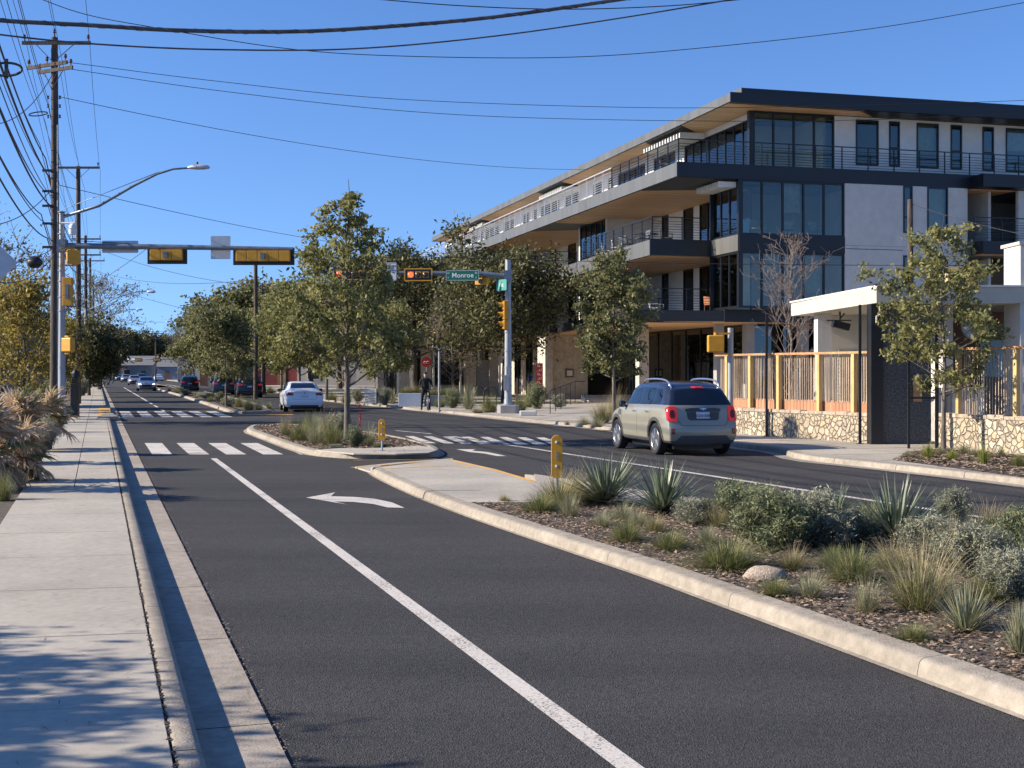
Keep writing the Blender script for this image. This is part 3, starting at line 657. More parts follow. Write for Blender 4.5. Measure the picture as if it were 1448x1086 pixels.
# limestone street floor behind the oaks
yy = 26
for i in range(12):
    wallx(.9, yy+1.3, .9, yy, 0, 4.2, 'stone'); window(.9, yy+3.2, .9, yy+1.3, .1, 4.2, 2, glass='glass_dark', blind=.3); yy += 3.2
bpart(MB().box(-3, 3, 22, 66, -.02, .14), 'plinth', M['concrete'])
# notice board on the tan wall
nb_ = MB().box(-.75, -.2, 23.84, 23.89, 1.5, 2.05).build('notice_board', M['darkwood'], BLD); MB().box(-.66, -.29, 23.82, 23.838, 1.6, 1.95).build('notice', M['white'], nb_)
# steps and hand rail to the side entrance
st = MB()
for i in range(4): st.box(-2.2+.0, 2.2, 14.5+i*.45, 14.95+i*.45, 0, .13+i*.13)
bpart(st, 'entrance_steps', M['walk'])
BM = BLD.matrix_basis
def bl(x, y, z=0): return Matrix.Translation((10.4, 60, 0)) @ rotz(BANG) @ Vector((x, y, z))
# furniture on balconies
def patio_chair(m1, m2, wood=False):
    r = empty('patio_chair', (0, 0, 0))
    mb = MB(); mb.box(-.27, .27, -.25, .25, .38, .43); mb.build('seat', m2, r, bevel=.015)
    mb = MB(); mb.box(-.27, .27, .22, .27, .45, .88, M=Matrix.Rotation(R(-8), 4, 'X')); mb.build('backrest', m2, r, bevel=.015)
    for sx in (-1, 1):
        mb = MB(); mb.tube([(sx*.27, -.25, 0), (sx*.27, -.25, .62), (sx*.27, .25, .64), (sx*.27, .28, 0)], .018, 6); mb.build('leg_frame', m1, r)
    return r
M['rust_cloth'] = mat('rust_cushion', (.42, .17, .08), .8, noise_amt=.15)
M['grey_cloth'] = mat('grey_cushion', (.10, .10, .11), .8)
M['white_cloth'] = mat('cream_chair', (.62, .60, .55), .7)
def patio_table():
    r = empty('patio_table', (0, 0, 0)); MB().lathe([(.0, .70), (.45, .70), (.46, .73), (0, .735)], 20).build('table_top', M['mullion'], r, smooth='auto')
    MB().lathe([(.24, 0), (.24, .02), (.03, .05), (.03, .70)], 12).build('leg', M['mullion'], r, smooth='auto'); return r
ch = [(-1.0, 6.2, 8.16, 1.2, 'dark patio chair nearest the corner on the third floor balcony', M['mullion'], M['grey_cloth']),
      (-2.2, 6.6, 8.16, -1.5, 'dark patio chair by the outer rail of the third floor balcony', M['mullion'], M['grey_cloth']),
      (-1.6, 11.5, 8.16, .4, 'light patio chair in the middle of the third floor balcony', M['galv'], M['white_cloth']),
      (-1.6, 24.5, 8.16, .9, 'rust cushioned chair on the far third floor balcony, nearer of two', M['darkwood'], M['rust_cloth']),
      (-1.4, 29.5, 8.16, .7, 'rust cushioned chair on the far third floor balcony, farther of two', M['darkwood'], M['rust_cloth']),
      (.9, 5.0, 4.76, 2.2, 'rust cushioned armchair on the second floor balcony near the corner', M['darkwood'], M['rust_cloth']),
      (-2.6, 6.5, 4.76, -1.4, 'dark chair beside the table on the second floor balcony', M['mullion'], M['grey_cloth']),
      (-1.9, 9.6, 8.16, 2.1, 'dark patio chair farther along the third floor rail', M['mullion'], M['grey_cloth']), (-1.5, 13.6, 8.16, 1.1, 'light chair near the projecting glass bay on the third floor', M['galv'], M['white_cloth']), (-.6, 8.6, 4.76, .8, 'light chair by the wall on the second floor balcony', M['galv'], M['white_cloth']), (-1.6, 4.5, 11.36, .6, 'dark chair on the top terrace near the corner', M['mullion'], M['grey_cloth']), (-1.2, 13.0, 11.36, 1.6, 'dark chair farther along the top terrace', M['mullion'], M['grey_cloth']),
      (1.4, .75, 8.16, .5, 'cream chair behind the third floor corner glass, leftmost', M['galv'], M['white_cloth']),
      (2.9, .8, 8.16, -.6, 'cream chair behind the third floor glass, middle one', M['galv'], M['white_cloth']),
      (4.4, .75, 8.16, .3, 'cream chair behind the third floor glass, rightmost', M['galv'], M['white_cloth'])]
for (x, y, z, a, lb, m1_, m2_) in ch:
    c = patio_chair(m1_, m2_); c.location = bl(x, y, z); c.rotation_euler = (0, 0, a+BANG); tag(c, lb, 'chair', 'chairs on the balconies and behind the corner glass')
for (x, y, z, lb) in ((-1.5, 7.4, 8.16, 'round dark table between the chairs on the third floor balcony'), (-1.7, 5.6, 4.76, 'round dark table on the second floor balcony by the rail')):
    c = patio_table(); c.location = bl(x, y, z); tag(c, lb, 'table', 'balcony tables')
# ------------------------------------------------------------------ vegetation
M['bark'] = mat('grey_bark', (.17, .145, .12), .9, noise_amt=.35, nscale=12, streak=True, bump=.8, bscale=30)
M['bark_dark'] = mat('dark_oak_bark', (.085, .07, .058), .9, noise_amt=.35, nscale=12, streak=True, bump=.8, bscale=25)
M['twig'] = mat('reddish_twigs', (.21, .165, .14), .85, noise_amt=.25, nscale=10)
M['leaf_olive'] = leafmat('olive_leaves', (.11, .12, .04), (.36, .34, .13), .42)
M['leaf_oak'] = leafmat('live_oak_leaves', (.035, .045, .018), (.19, .175, .07), .28)
M['leaf_mid'] = leafmat('grey_green_leaves', (.08, .09, .036), (.28, .27, .115), .4)
M['leaf_yellow'] = leafmat('yellow_leaves', (.13, .115, .03), (.42, .32, .075), .45)
M['grass_green'] = leafmat('green_grass_blades', (.075, .10, .03), (.27, .28, .10), .3)
M['grass_tan'] = leafmat('tan_grass_blades', (.22, .18, .09), (.60, .49, .29), .3)
M['grass_grey'] = leafmat('grey_green_blades', (.14, .15, .075), (.42, .41, .25), .3)
M['sotol'] = leafmat('blue_grey_sword_leaves', (.055, .075, .045), (.26, .30, .19), .15, rough=.42, spec=.5)
M['dead_leaf'] = leafmat('dead_straw_leaves', (.28, .19, .11), (.74, .57, .38), .35, rough=.8)
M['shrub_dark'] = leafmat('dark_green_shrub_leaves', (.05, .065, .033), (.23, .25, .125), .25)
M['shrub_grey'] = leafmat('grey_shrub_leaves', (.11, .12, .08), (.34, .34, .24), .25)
M['spring_green'] = leafmat('bright_green_blades', (.12, .15, .03), (.38, .40, .10), .35)

def grow(rnd, base, h, trunk_top, crown, n_limb, limb_up=.5, tr=.09, lean=0, twig_n=4, twist=.25, sub=3, fpow=1.05):
    """returns (list of tapered tubes, list of twig-end points).  crown(f) = radius at height fraction f"""
    tubes = []; ends = []
    k = 9; ax = []
    w = Vector((rnd.uniform(-1, 1), rnd.uniform(-1, 1), 0))*lean
    for i in range(k+1):
        f = i/k; ax.append(Vector((w.x*f*h+rnd.gauss(0, .012)*h*f, w.y*f*h+rnd.gauss(0, .012)*h*f, f*h*.97)))
    tubes.append((ax, [tr*(1-f/k*.92)*(1.25 if f == 0 else 1) for f in range(k+1)]))
    def axp(f):
        f = min(f, .999)*k; i = int(f); return ax[i].lerp(ax[i+1], f-i)
    def limb(p, d, L, r, depth):
        pts = [p]; n = 5; q = p.copy(); dd = d.normalized()
        for i in range(n):
            dd = (dd+Vector((rnd.gauss(0, twist), rnd.gauss(0, twist), rnd.gauss(.06, twist*.6)))*.5).normalized(); q = q+dd*L/n; pts.append(q.copy())
        tubes.append((pts, [r*(1-i/n*.8) for i in range(n+1)]))
        if depth == 0:
            ends.extend([(q.x, q.y, q.z, L**1.6+.02) for q in pts[2:]]); return
        for j in range(sub+1):
            f = rnd.uniform(.3, 1); i = min(int(f*n), n-1); pp = pts[i].lerp(pts[i+1], f*n-i)
            nd = (dd+Vector((rnd.gauss(0, .75), rnd.gauss(0, .75), rnd.gauss(.15, .45)))).normalized()
            limb(pp, nd, L*rnd.uniform(.35, .55), r*.45, depth-1)
    t0 = trunk_top/h
    for i in range(n_limb):
        f = t0+(1-t0)*((i+rnd.random())/n_limb)**fpow; f = min(f, .985)
        an = i*2.399+rnd.uniform(-.4, .4); R_ = crown((f-t0)/(1-t0))*rnd.uniform(.75, 1.12)
        up = limb_up*(0.6+.8*f)+rnd.gauss(0, .12)
        d = Vector((math.cos(an), math.sin(an), up))
        limb(axp(f*.93), d, max(.15, R_)*math.sqrt(1+up*up)*.85, max(tr*.42*(1-f*.75), .008), 2 if twig_n > 3 else 1)
    return tubes, ends
def tree(name, seed, h, trunk_top, crown, n_limb, n_leaf, lsize, leaf, bark='bark', tr=.09, limb_up=.5, spread=.16, lean=.01, label=None, cat='tree', thick=.004, sub=3, min_r=.004, flat=0, group=None, vary=1.0, nring=6, loc=(0, 0, 0), gap=None, fpow=1.05):
    rnd = random.Random(seed); r = np.random.RandomState(seed)
    root = empty(name, loc, 0, label, cat, group)
    tubes, ends = grow(rnd, None, h, trunk_top, crown, n_limb, limb_up, tr, lean, sub=sub, fpow=fpow)
    mb = MB(); 
    for i, (p, rs) in enumerate(tubes): mb.tube(p, [max(x, min_r) for x in rs], nring+3 if i == 0 else (nring if rs[0] > .02 else 3), cap=False)
    mb.build('trunk', M[bark], root, smooth=True)
    E = np.array([tuple(e) for e in ends]); 
    if n_leaf:
        pw = E[:, 3]/E[:, 3].sum(); E = E[:, :3]; ci = r.choice(len(E), n_leaf, p=pw); cv = r.beta(.9, .9, len(E))
        pos = E[ci]+r.normal(0, spread, (n_leaf, 3))*np.array([1, 1, .8])
        pos[:, 2] = np.maximum(pos[:, 2], trunk_top*.85)
        if gap is not None: kp = ~((np.abs(pos[:, 2]-gap[2]) < gap[3]) & (pos[:, 0] > gap[0]) & (pos[:, 0] < gap[1]) & (r.uniform(0, 1, len(pos)) < .85)); pos = pos[kp]; ci = ci[kp]
        cards('crown', pos, r, lsize, M[leaf], clump=.5+(cv[ci]-.5)*.6*vary, parent=root, aspect=(1.5, 2.4), flat=flat)
    return root
dome = lambda R_: (lambda f: R_*(max(0, 1-(f*1.0)**2.2))**.5*(.75+.25*min(1, f*4)))
cone = lambda R_: (lambda f: R_*(1-f)**.8*(.6+.4*min(1, f*5))+.12)
oval = lambda R_: (lambda f: R_*math.sin(math.pi*min(1, .12+.88*f))**.7+.08)
def put(o, px, Y, z=0, rz=0, sc=1):
    o.location = AX(px, Y, z); o.rotation_euler = (0, 0, rz); o.scale = (sc,)*3; return o
# tree on the second island (px 492)
def med_crown(f): return 2.15*(1-f)**.95*(.6+.4*min(1, f*5))+.16
t = tree('street_tree', 21, 6.9, 1.5, med_crown, 46, 11500, (.045, .09), 'leaf_olive', tr=.085, limb_up=.62, spread=.085, gap=(-.5, .62, 4.3, .17), fpow=1.25, label='tall young olive green tree with a pointed top on the planted island before the crosswalk', vary=1.1)
put(t, 491, 33.6, .1)
# tree before the restaurant (px 1335)
t = tree('street_tree', 5, 5.35, 1.3, lambda f: 1.52*(1-f)**.55*(.5+.5*min(1, f*4))+.1, 36, 8000, (.035, .075), 'leaf_olive', tr=.055, limb_up=.5, spread=.07, fpow=1.2, label='young tree with a slim grey trunk in front of the stone wall at the right', vary=1.1)
put(t, 1334, 28.6, .1)
# tree in front of the building entrance (px 866)
t = tree('street_tree', 8, 6.1, 1.55, lambda f: 1.75*(1-f)**.5*(.6+.4*min(1, f*4))+.1, 36, 12000, (.05, .095), 'leaf_mid', tr=.075, limb_up=.6, spread=.11, fpow=1.15, label='rounded green tree standing between the building entrance and the grey car', vary=1)
put(t, 868, 45.5, .1)
# live oaks before the building
oak = tree('live_oak', 31, 9.6, 3.3, dome(4.9), 36, 17500, (.10, .19), 'leaf_oak', 'bark_dark', tr=.24, limb_up=.35, spread=.5, label='broad dark live oak behind the signal pole, nearest of the oaks by the building', group='live oaks along the right pavement', vary=1.1)
put(oak, 714, 74, .1, 0, .86)
oak2 = tree('live_oak', 32, 10.2, 3.2, dome(4.9), 32, 15500, (.11, .2), 'leaf_oak', 'bark_dark', tr=.26, limb_up=.4, spread=.45, label='dark live oak over the red round sign, behind the person with the bicycle', group='live oaks along the right pavement', vary=1.1)
put(oak2, 586, 88, .1, 0, .92)
o3 = dup(oak, AX(650, 97, .1), 2.1, 1.0, 'dark live oak half hidden between the two big oaks before the building')
o3 = dup(oak2, AX(535, 112, .1), 1.0, 1.0, 'dark live oak rising behind the tall young island tree')
# olive trees behind the white car
ol = tree('street_tree', 41, 6.4, 1.7, oval(2.3), 34, 15000, (.07, .13), 'leaf_olive', tr=.1, limb_up=.5, spread=.22, label='leafy olive tree on the right pavement behind the white saloon car', group='olive coloured trees along the right pavement')
put(ol, 424, 74, .1)
dup(ol, AX(462, 82, .1), 1.7, 1.05, 'olive tree on the right pavement just left of the tall island tree trunk')
dup(ol, AX(545, 72, .1), 3.1, .82, 'olive tree beside the white slatted stand on the right pavement')
dup(ol, AX(398, 92, .1), 4.1, 1.0, 'olive tree between the slim dark pole and the white saloon car')
m3t = tree('street_tree', 43, 4.6, 1.3, oval(1.55), 24, 8000, (.06, .11), 'leaf_mid', tr=.06, limb_up=.6, spread=.18, label='small tree on the far median in front of the dark parked cars')
put(m3t, 320, 66, .1)
# dark oak mass on the right, far
bo = tree('live_oak', 51, 8.6, 2.0, dome(4.6), 32, 15000, (.14, .26), 'leaf_mid', 'bark_dark', tr=.24, limb_up=.4, spread=.5, label='big rounded oak behind the black hatchback at the right of the far street', group='oaks lining the far right of the street')
put(bo, 330, 118, .1, 0, .92)
dup(bo, AX(372, 104, .1), 1.2, .95, 'big oak behind the slim dark pole and the parked dark cars')
dup(bo, AX(300, 150, .1), 2.3, .95, 'oak farthest along the right side of the street, darkest and smallest looking')
dup(bo, AX(405, 128, .1), .4, 1.0, 'oak whose top shows left of the tall island tree')
dup(bo, AX(440, 150, .1), 3.4, 1.1, 'oak behind the olive trees by the white saloon car')
dup(bo, AX(480, 135, .1), 5.0, 1.15, 'oak hidden mostly behind the tall island tree')
# left side: yellow tree, dark trees, bare trees
yt = tree('yellow_tree', 61, 3.9, .55, lambda f: 1.15*math.sin(math.pi*min(1, .2+.8*f))**.6, 28, 5600, (.04, .085), 'leaf_yellow', 'bark_dark', tr=.055, limb_up=1.2, spread=.15, label='yellow leaved small tree behind the dead palm, left of the utility pole', vary=1.2)
put(yt, 34, 47, .1, 0, 1.22)
dup(yt, AX(4, 55, .1), 1.9, 1.3, 'second yellow leaved tree, lower and farther, behind the first by the left edge')
dup(yt, AX(92, 58, .1), .9, .95, 'yellow green tree seen between the utility poles')
dk = tree('dark_tree', 63, 6.3, 1.2, oval(3.0), 30, 13000, (.12, .22), 'leaf_oak', 'bark_dark', tr=.15, limb_up=.5, spread=.4, label='dark green tree just right of the utility poles on the left pavement', group='dark trees along the left pavement')
put(dk, 126, 96, .1, 0, .74)
dup(dk, AX(120, 118, .1), 1.4, .95, 'dark tree behind the nearer one, left of the far street')
dup(dk, AX(143, 140, .1), 2.6, .95, 'dark tree farthest along the left pavement')
dup(dk, AX(60, 80, .1), .6, .8, 'dark tree behind the yellow leaved tree')
for (px, Y, a, s_, lb) in ((205, 335, 0, 1.7, 'tree behind the far crossroads, left of the road end'), (240, 350, 2, 1.7, 'tree behind the far crossroads, right of the road end'), (172, 325, 3, 1.8, 'wide tree above the far red truck'), (276, 330, 4, 1.6, 'tree between the far grey houses and the right oaks')):
    dup(dk, AX(px, Y, .1), a, s_, lb, 'trees beyond the far crossroads')
bt = tree('bare_tree', 71, 6.5, .8, lambda f: 1.6*(1-f)**.6*(.4+.6*min(1, f*3))+.12, 32, 0, (0, 0), 'leaf_mid', 'twig', tr=.065, limb_up=1.5, label='bare reddish tree in front of the building corner behind the wooden fence', min_r=.006, sub=4)
put(bt, 1118, 43.5, .1)
bt2 = tree('bare_tree', 73, 7.5, 1.6, oval(2.4), 34, 1500, (.06, .1), 'leaf_mid', 'twig', tr=.12, limb_up=.7, label='bare brown tree in front of the wooden canopy, between the two big oaks', min_r=.012, sub=4, spread=.3)
put(bt2, 640, 76, .1, 0, .78)
bt3 = dup(bt2, AX(140, 128, .1), 1, 1.5, 'pale bare tree above the left pavement trees, by the far lamp')
dup(bt2, AX(2, 58, .1), 2, 1.05, 'bare tree behind the yellow tree at the left edge')
dup(bt2, AX(262, 215, .1), 3.2, 1.35, 'bare tree at the far end of the street under the far lamp')
# trees out of the frame at the left, whose shade streaks the pavement and the road
sh = tree('dark_tree', 81, 3.4, 1.3, oval(.8), 20, 2300, (.04, .1), 'leaf_oak', 'bark_dark', tr=.06, limb_up=.5, spread=.16, label='small tree left of the camera and outside the photograph, nearest of three', group='trees left of the camera')
sh.location = (-8.3, 6.1, 0)
dup(sh, (-9.4, 7.4, 0), 1.5, 1.02, 'small tree left of the camera and outside the photograph, middle of three'); dup(sh, (-8.1, 4.8, 0), 2.5, 1.1, 'small tree left of the camera and outside the photograph, behind the others')

# ---- low plants -----------------------------------------------------
def blades(name, seed, n, L, w, m, spread=.06, tilt=(5, 60), droop=.5, parent=None, base=.0, tipfrac=.0, stiff=False, tiltpow=1.0, z0=0, segs=4):
    r = np.random.RandomState(seed); vs = []; fs = []; rv = []
    for i in range(n):
        a = r.uniform(0, 2*math.pi); u = r.uniform(0, 1)**tiltpow; tl = R(tilt[0]+(tilt[1]-tilt[0])*u); l = r.uniform(*L); ww = r.uniform(*w)
        b0 = np.array([math.cos(a), math.sin(a), 0])*spread*r.uniform(0, 1)+np.array([0, 0, z0*r.uniform(.3, 1)]); p = b0.copy(); th = tl
        az = a+r.normal(0, .25); side = np.array([-math.sin(az+r.normal(0, .5)), math.cos(az), 0]); k = len(vs)
        for s in range(segs+1):
            f = s/segs; hw = ww*.5*((1-f)**.8 if not stiff else (1-f**2.2))*(1 if s < segs else 0)+(.0004 if s == segs else 0)
            if stiff: hw *= (.6+.4*min(1, f*4)) if s else .9
            vs.append(tuple(p-side*hw)); vs.append(tuple(p+side*hw))
            th2 = th+droop*f*f*(1.2 if tl > .4 else .7)+ (0 if stiff else r.normal(0, .04)); st = l/segs
            p = p+np.array([math.cos(az)*math.sin(th2), math.sin(az)*math.sin(th2), math.cos(th2)])*st; th = th2 if not stiff else th
        q = r.uniform(0, 1)
        for s in range(segs): fs.append((k+2*s, k+2*s+1, k+2*s+3, k+2*s+2)); rv.append(min(1, max(0, q*.8+.25*s/segs)))
    me = bpy.data.meshes.new(name); me.from_pydata(vs, [], fs); me.update(); at = me.attributes.new('rnd', 'FLOAT', 'FACE'); at.data.foreach_set('value', np.array(rv, np.float32))
    me.materials.append(M[m]); o = bpy.data.objects.new(name, me); COL.objects.link(o)
    if parent: o.parent = parent
    return o
def join_blades(name, specs):
    """several blade sets in ONE mesh (a grass clump is one continuous thing)"""
    obs = [blades(name, *a, **k) for a, k in specs]
    base = obs[0]; vs = []; fs = []; mi = []; rv = []; mats = []
    for j, o in enumerate(obs):
        n = len(vs); vs += [tuple(v.co) for v in o.data.vertices]; fs += [tuple(i+n for i in p.vertices) for p in o.data.polygons]; mi += [j]*len(o.data.polygons)
        a = np.zeros(len(o.data.polygons), np.float32); o.data.attributes['rnd'].data.foreach_get('value', a); rv.append(a); mats.append(o.data.materials[0])
    me = bpy.data.meshes.new(name); me.from_pydata(vs, [], fs); me.update(); me.polygons.foreach_set('material_index', mi)
    at = me.attributes.new('rnd', 'FLOAT', 'FACE'); at.data.foreach_set('value', np.concatenate(rv))
    for q in mats: me.materials.append(q)
    for o in obs: bpy.data.objects.remove(o)
    o = bpy.data.objects.new(name, me); COL.objects.link(o); return o
def grass_green(seed): return join_blades('grass_clump', [((seed, 1000, (.16, .33), (.003, .006), 'grass_green'), dict(spread=.10, tilt=(2, 88), droop=.35)), ((seed+1, 200, (.16, .32), (.003, .006), 'grass_tan'), dict(spread=.09, tilt=(5, 80), droop=.6))])
def grass_tan(seed): return join_blades('grass_clump', [((seed, 400, (.25, .48), (.0025, .005), 'grass_tan'), dict(spread=.09, tilt=(1, 58), droop=.45)), ((seed+1, 620, (.16, .34), (.003, .006), 'grass_green'), dict(spread=.09, tilt=(2, 62), droop=.5))])
def grass_grey(seed): return join_blades('grass_clump', [((seed, 520, (.16, .31), (.003, .007), 'grass_grey'), dict(spread=.07, tilt=(3, 85), droop=.25)), ((seed+1, 90, (.12, .26), (.003, .006), 'dead_leaf'), dict(spread=.08, tilt=(20, 95), droop=.3))])
def sotol(seed, L=(.42, .66), n=230): return join_blades('agave', [((seed, n, L, (.016, .030), 'sotol'), dict(spread=.06, tilt=(0, 86), droop=.08, stiff=True, tiltpow=.8, z0=.08)), ((seed+1, 55, (.25, .45), (.018, .03), 'dead_leaf'), dict(spread=.06, tilt=(70, 100), droop=.15, stiff=True))])
def yucca(seed): return join_blades('yucca', [((seed, 330, (.26, .42), (.006, .012), 'grass_grey'), dict(spread=.05, tilt=(0, 82), droop=.15, stiff=True)), ((seed+1, 60, (.2, .3), (.006, .01), 'dead_leaf'), dict(spread=.05, tilt=(60, 98), droop=.2))])
def shrub(seed, m, Rr=.45, h=.5, n=9500, ls=(.006, .013)):
    rnd = random.Random(seed); r = np.random.RandomState(seed); ends = []; mb = MB(); root = empty('shrub', (0, 0, 0))
    for i in range(46):
        a = rnd.uniform(0, 6.28); tl = rnd.uniform(.0, 1.15); L = h*rnd.uniform(.75, 1.15)/(1+.1*tl); L = L*(1+(Rr/h-1)*math.sin(tl)*.8)
        p = Vector((rnd.uniform(-.06, .06), rnd.uniform(-.06, .06), 0)); pts = [p]; d = Vector((math.cos(a)*math.sin(tl), math.sin(a)*math.sin(tl), math.cos(tl)))
        for k in range(5): d = (d+Vector((rnd.gauss(0, .12), rnd.gauss(0, .12), .06))).normalized(); p = p+d*L/5; pts.append(p)
        mb.tube(pts, [.005, .004, .0035, .003, .002, .0015], 3, cap=False)
        for k in range(1, 6): ends += [pts[k]]*k
    mb.build('stem', M['twig'], root)
    E = np.array([tuple(e) for e in ends]); ci = r.randint(0, len(E), n); pos = E[ci]+r.normal(0, .035, (n, 3)); pos[:, 2] = np.abs(pos[:, 2])
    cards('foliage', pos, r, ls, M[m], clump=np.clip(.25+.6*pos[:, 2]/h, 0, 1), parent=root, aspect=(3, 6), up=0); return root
P = {}
for i in range(2):
    P['gg', i] = grass_green(100+i*7); P['gt', i] = grass_tan(200+i*7); P['gy', i] = grass_grey(300+i*7); P['so', i] = sotol(400+i*7); P['yu', i] = yucca(500+i*7)
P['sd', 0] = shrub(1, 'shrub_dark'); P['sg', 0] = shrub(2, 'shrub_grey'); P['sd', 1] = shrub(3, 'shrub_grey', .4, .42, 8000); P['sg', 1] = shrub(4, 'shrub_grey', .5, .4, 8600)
bright = join_blades('grass_clump', [((900, 260, (.16, .34), (.008, .014), 'spring_green'), dict(spread=.07, tilt=(2, 75), droop=.6))])
P['br', 0] = bright
used = {}
rp_ = random.Random(5)
CATN = {'gg': 'grass', 'gt': 'grass', 'gy': 'grass', 'so': 'agave', 'yu': 'yucca', 'sd': 'shrub', 'sg': 'shrub', 'br': 'grass'}
def plant(kind, i, pos, sc, label, group=None, rz=None):
    src = P[kind, i]
    if (kind, i) not in used: o = src; used[kind, i] = 1
    else: o = copy_tree(src)
    o.location = pos; o.rotation_euler = (0, 0, rp_.uniform(0, 6.28) if rz is None else rz); sz = sc if hasattr(sc, '__len__') else (sc, sc, sc); o.scale = sz
    tag(o, label, CATN[kind], group); return o
# near bed : (kind, variant, px, py of the foot, width in px, height in px, label)
near_p = [
 ('so', 0, 856, 713, 130, 64, 'sword leaved agave nearest the yellow median marker, left of the pair'),
 ('so', 1, 938, 726, 130, 66, 'sword leaved agave right of its twin, below the grey car'),
 ('so', 0, 1266, 770, 150, 82, 'large sword leaved agave standing alone in the middle right of the bed'),
 ('gt', 0, 790, 716, 96, 58, 'tan feathery grass around the foot of the yellow median marker'),
 ('gg', 0, 764, 723, 68, 34, 'yellow green grass mound at the left tip of the planted bed'),
 ('gy', 0, 805, 730, 46, 40, 'upright grey grass just right of the yellow green mound'),
 ('gt', 1, 714, 711, 24, 16, 'tiny dry tuft alone at the edge of the paved apron'),
 ('gy', 1, 850, 745, 46, 30, 'small grey tuft in front of the left agave'),
 ('gg', 1, 886, 766, 56, 44, 'small green tuft with reddish tips, midway below the agave pair'),
 ('gg', 0, 948, 777, 66, 38, 'green tuft next right of the reddish tipped one'),
 ('sd', 1, 978, 742, 76, 42, 'low dark shrub against the right agave of the pair'),
 ('gg', 1, 1028, 803, 120, 56, 'wide green grass mound next to the pale rock, left of it'),
 ('gt', 1, 1014, 745, 60, 40, 'tan tuft between the dark shrub and the wide green mound'),
 ('gg', 0, 1048, 716, 90, 46, 'fluffy tuft at the far kerb of the bed, left of the dark shrubs'),
 ('gt', 0, 1086, 722, 76, 44, 'tan fluffy grass at the far kerb, right of the greener tuft'),
 ('sd', 0, 1092, 780, 150, 84, 'big dark green shrub behind the wide grass mound, left one'),
 ('sd', 1, 1150, 772, 130, 88, 'big dark green shrub next to the large agave'),
 ('gy', 0, 1146, 845, 68, 44, 'small pale tuft just right of the pale rock'),
 ('gg', 1, 1207, 822, 100, 64, 'dark green grass with tan tips left of the tall tan grass'),
 ('gy', 1, 1226, 866, 62, 58, 'upright pale grass in front of the dark green grass'),
 ('gt', 0, 1302, 862, 160, 112, 'tall tan grass, the biggest clump in the bed, below the large agave'),
 ('yu', 0, 1366, 892, 126, 84, 'spiky green yucca near the kerb at the lower right'),
 ('sg', 0, 1378, 818, 130, 68, 'grey green shrub behind the spiky yucca'),
 ('sg', 1, 1318, 792, 110, 60, 'grey green shrub between the large agave and the tall tan grass'),
 ('so', 1, 1470, 826, 130, 70, 'agave cut by the right edge of the photograph'),
 ('yu', 1, 1442, 925, 80, 90, 'grey green yucca at the lower right edge of the bed'),
 ('gg', 0, 1424, 768, 100, 60, 'green tuft at the far right near the far kerb'),
 ('sg', 0, 1350, 742, 60, 46, 'small grey shrub at the far kerb behind the large agave'),
 ('sd', 0, 1450, 790, 110, 66, 'dark shrub at the right edge, behind the edge agave'),
]
near_p += [
 ('gt', 1, 1120, 806, 60, 40, 'tan tuft just behind the pale rock'), ('gy', 0, 1000, 770, 50, 34, 'grey tuft left of the wide green mound, towards the far kerb'), ('gt', 0, 925, 752, 46, 30, 'dry tuft in front of the right agave of the pair'),
 ('gg', 1, 1180, 800, 60, 36, 'green tuft between the big shrubs and the dark green grass'), ('gt', 1, 1262, 806, 80, 50, 'tan grass at the foot of the large agave'), ('gy', 0, 1330, 846, 70, 46, 'grey grass directly right of the tall tan grass'), ('gg', 0, 1402, 846, 90, 50, 'green grass before the edge agave'),
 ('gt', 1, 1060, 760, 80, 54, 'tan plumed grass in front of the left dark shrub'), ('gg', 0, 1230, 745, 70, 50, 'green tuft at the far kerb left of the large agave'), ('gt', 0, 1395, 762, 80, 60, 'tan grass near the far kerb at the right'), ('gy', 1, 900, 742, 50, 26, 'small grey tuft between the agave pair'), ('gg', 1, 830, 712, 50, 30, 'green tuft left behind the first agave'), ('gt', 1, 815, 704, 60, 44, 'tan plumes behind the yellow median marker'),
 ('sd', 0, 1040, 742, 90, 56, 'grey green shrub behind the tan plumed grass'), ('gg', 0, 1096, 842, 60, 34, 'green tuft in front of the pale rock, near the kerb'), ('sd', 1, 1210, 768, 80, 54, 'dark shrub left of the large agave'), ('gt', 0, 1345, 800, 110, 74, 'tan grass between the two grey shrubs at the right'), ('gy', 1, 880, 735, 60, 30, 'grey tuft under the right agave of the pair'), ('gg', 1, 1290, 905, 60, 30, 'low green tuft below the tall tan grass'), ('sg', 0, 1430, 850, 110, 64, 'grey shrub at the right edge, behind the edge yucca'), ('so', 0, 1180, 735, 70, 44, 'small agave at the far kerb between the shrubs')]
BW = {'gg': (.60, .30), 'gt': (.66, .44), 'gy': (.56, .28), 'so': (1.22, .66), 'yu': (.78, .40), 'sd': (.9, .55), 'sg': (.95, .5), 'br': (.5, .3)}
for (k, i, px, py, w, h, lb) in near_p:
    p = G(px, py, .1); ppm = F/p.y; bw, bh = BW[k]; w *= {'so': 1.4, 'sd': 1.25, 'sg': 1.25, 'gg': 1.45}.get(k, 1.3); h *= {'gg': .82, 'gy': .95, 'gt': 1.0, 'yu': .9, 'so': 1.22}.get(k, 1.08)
    plant(k, i, p, (w/ppm/bw, w/ppm/bw, h/ppm/bh), lb)
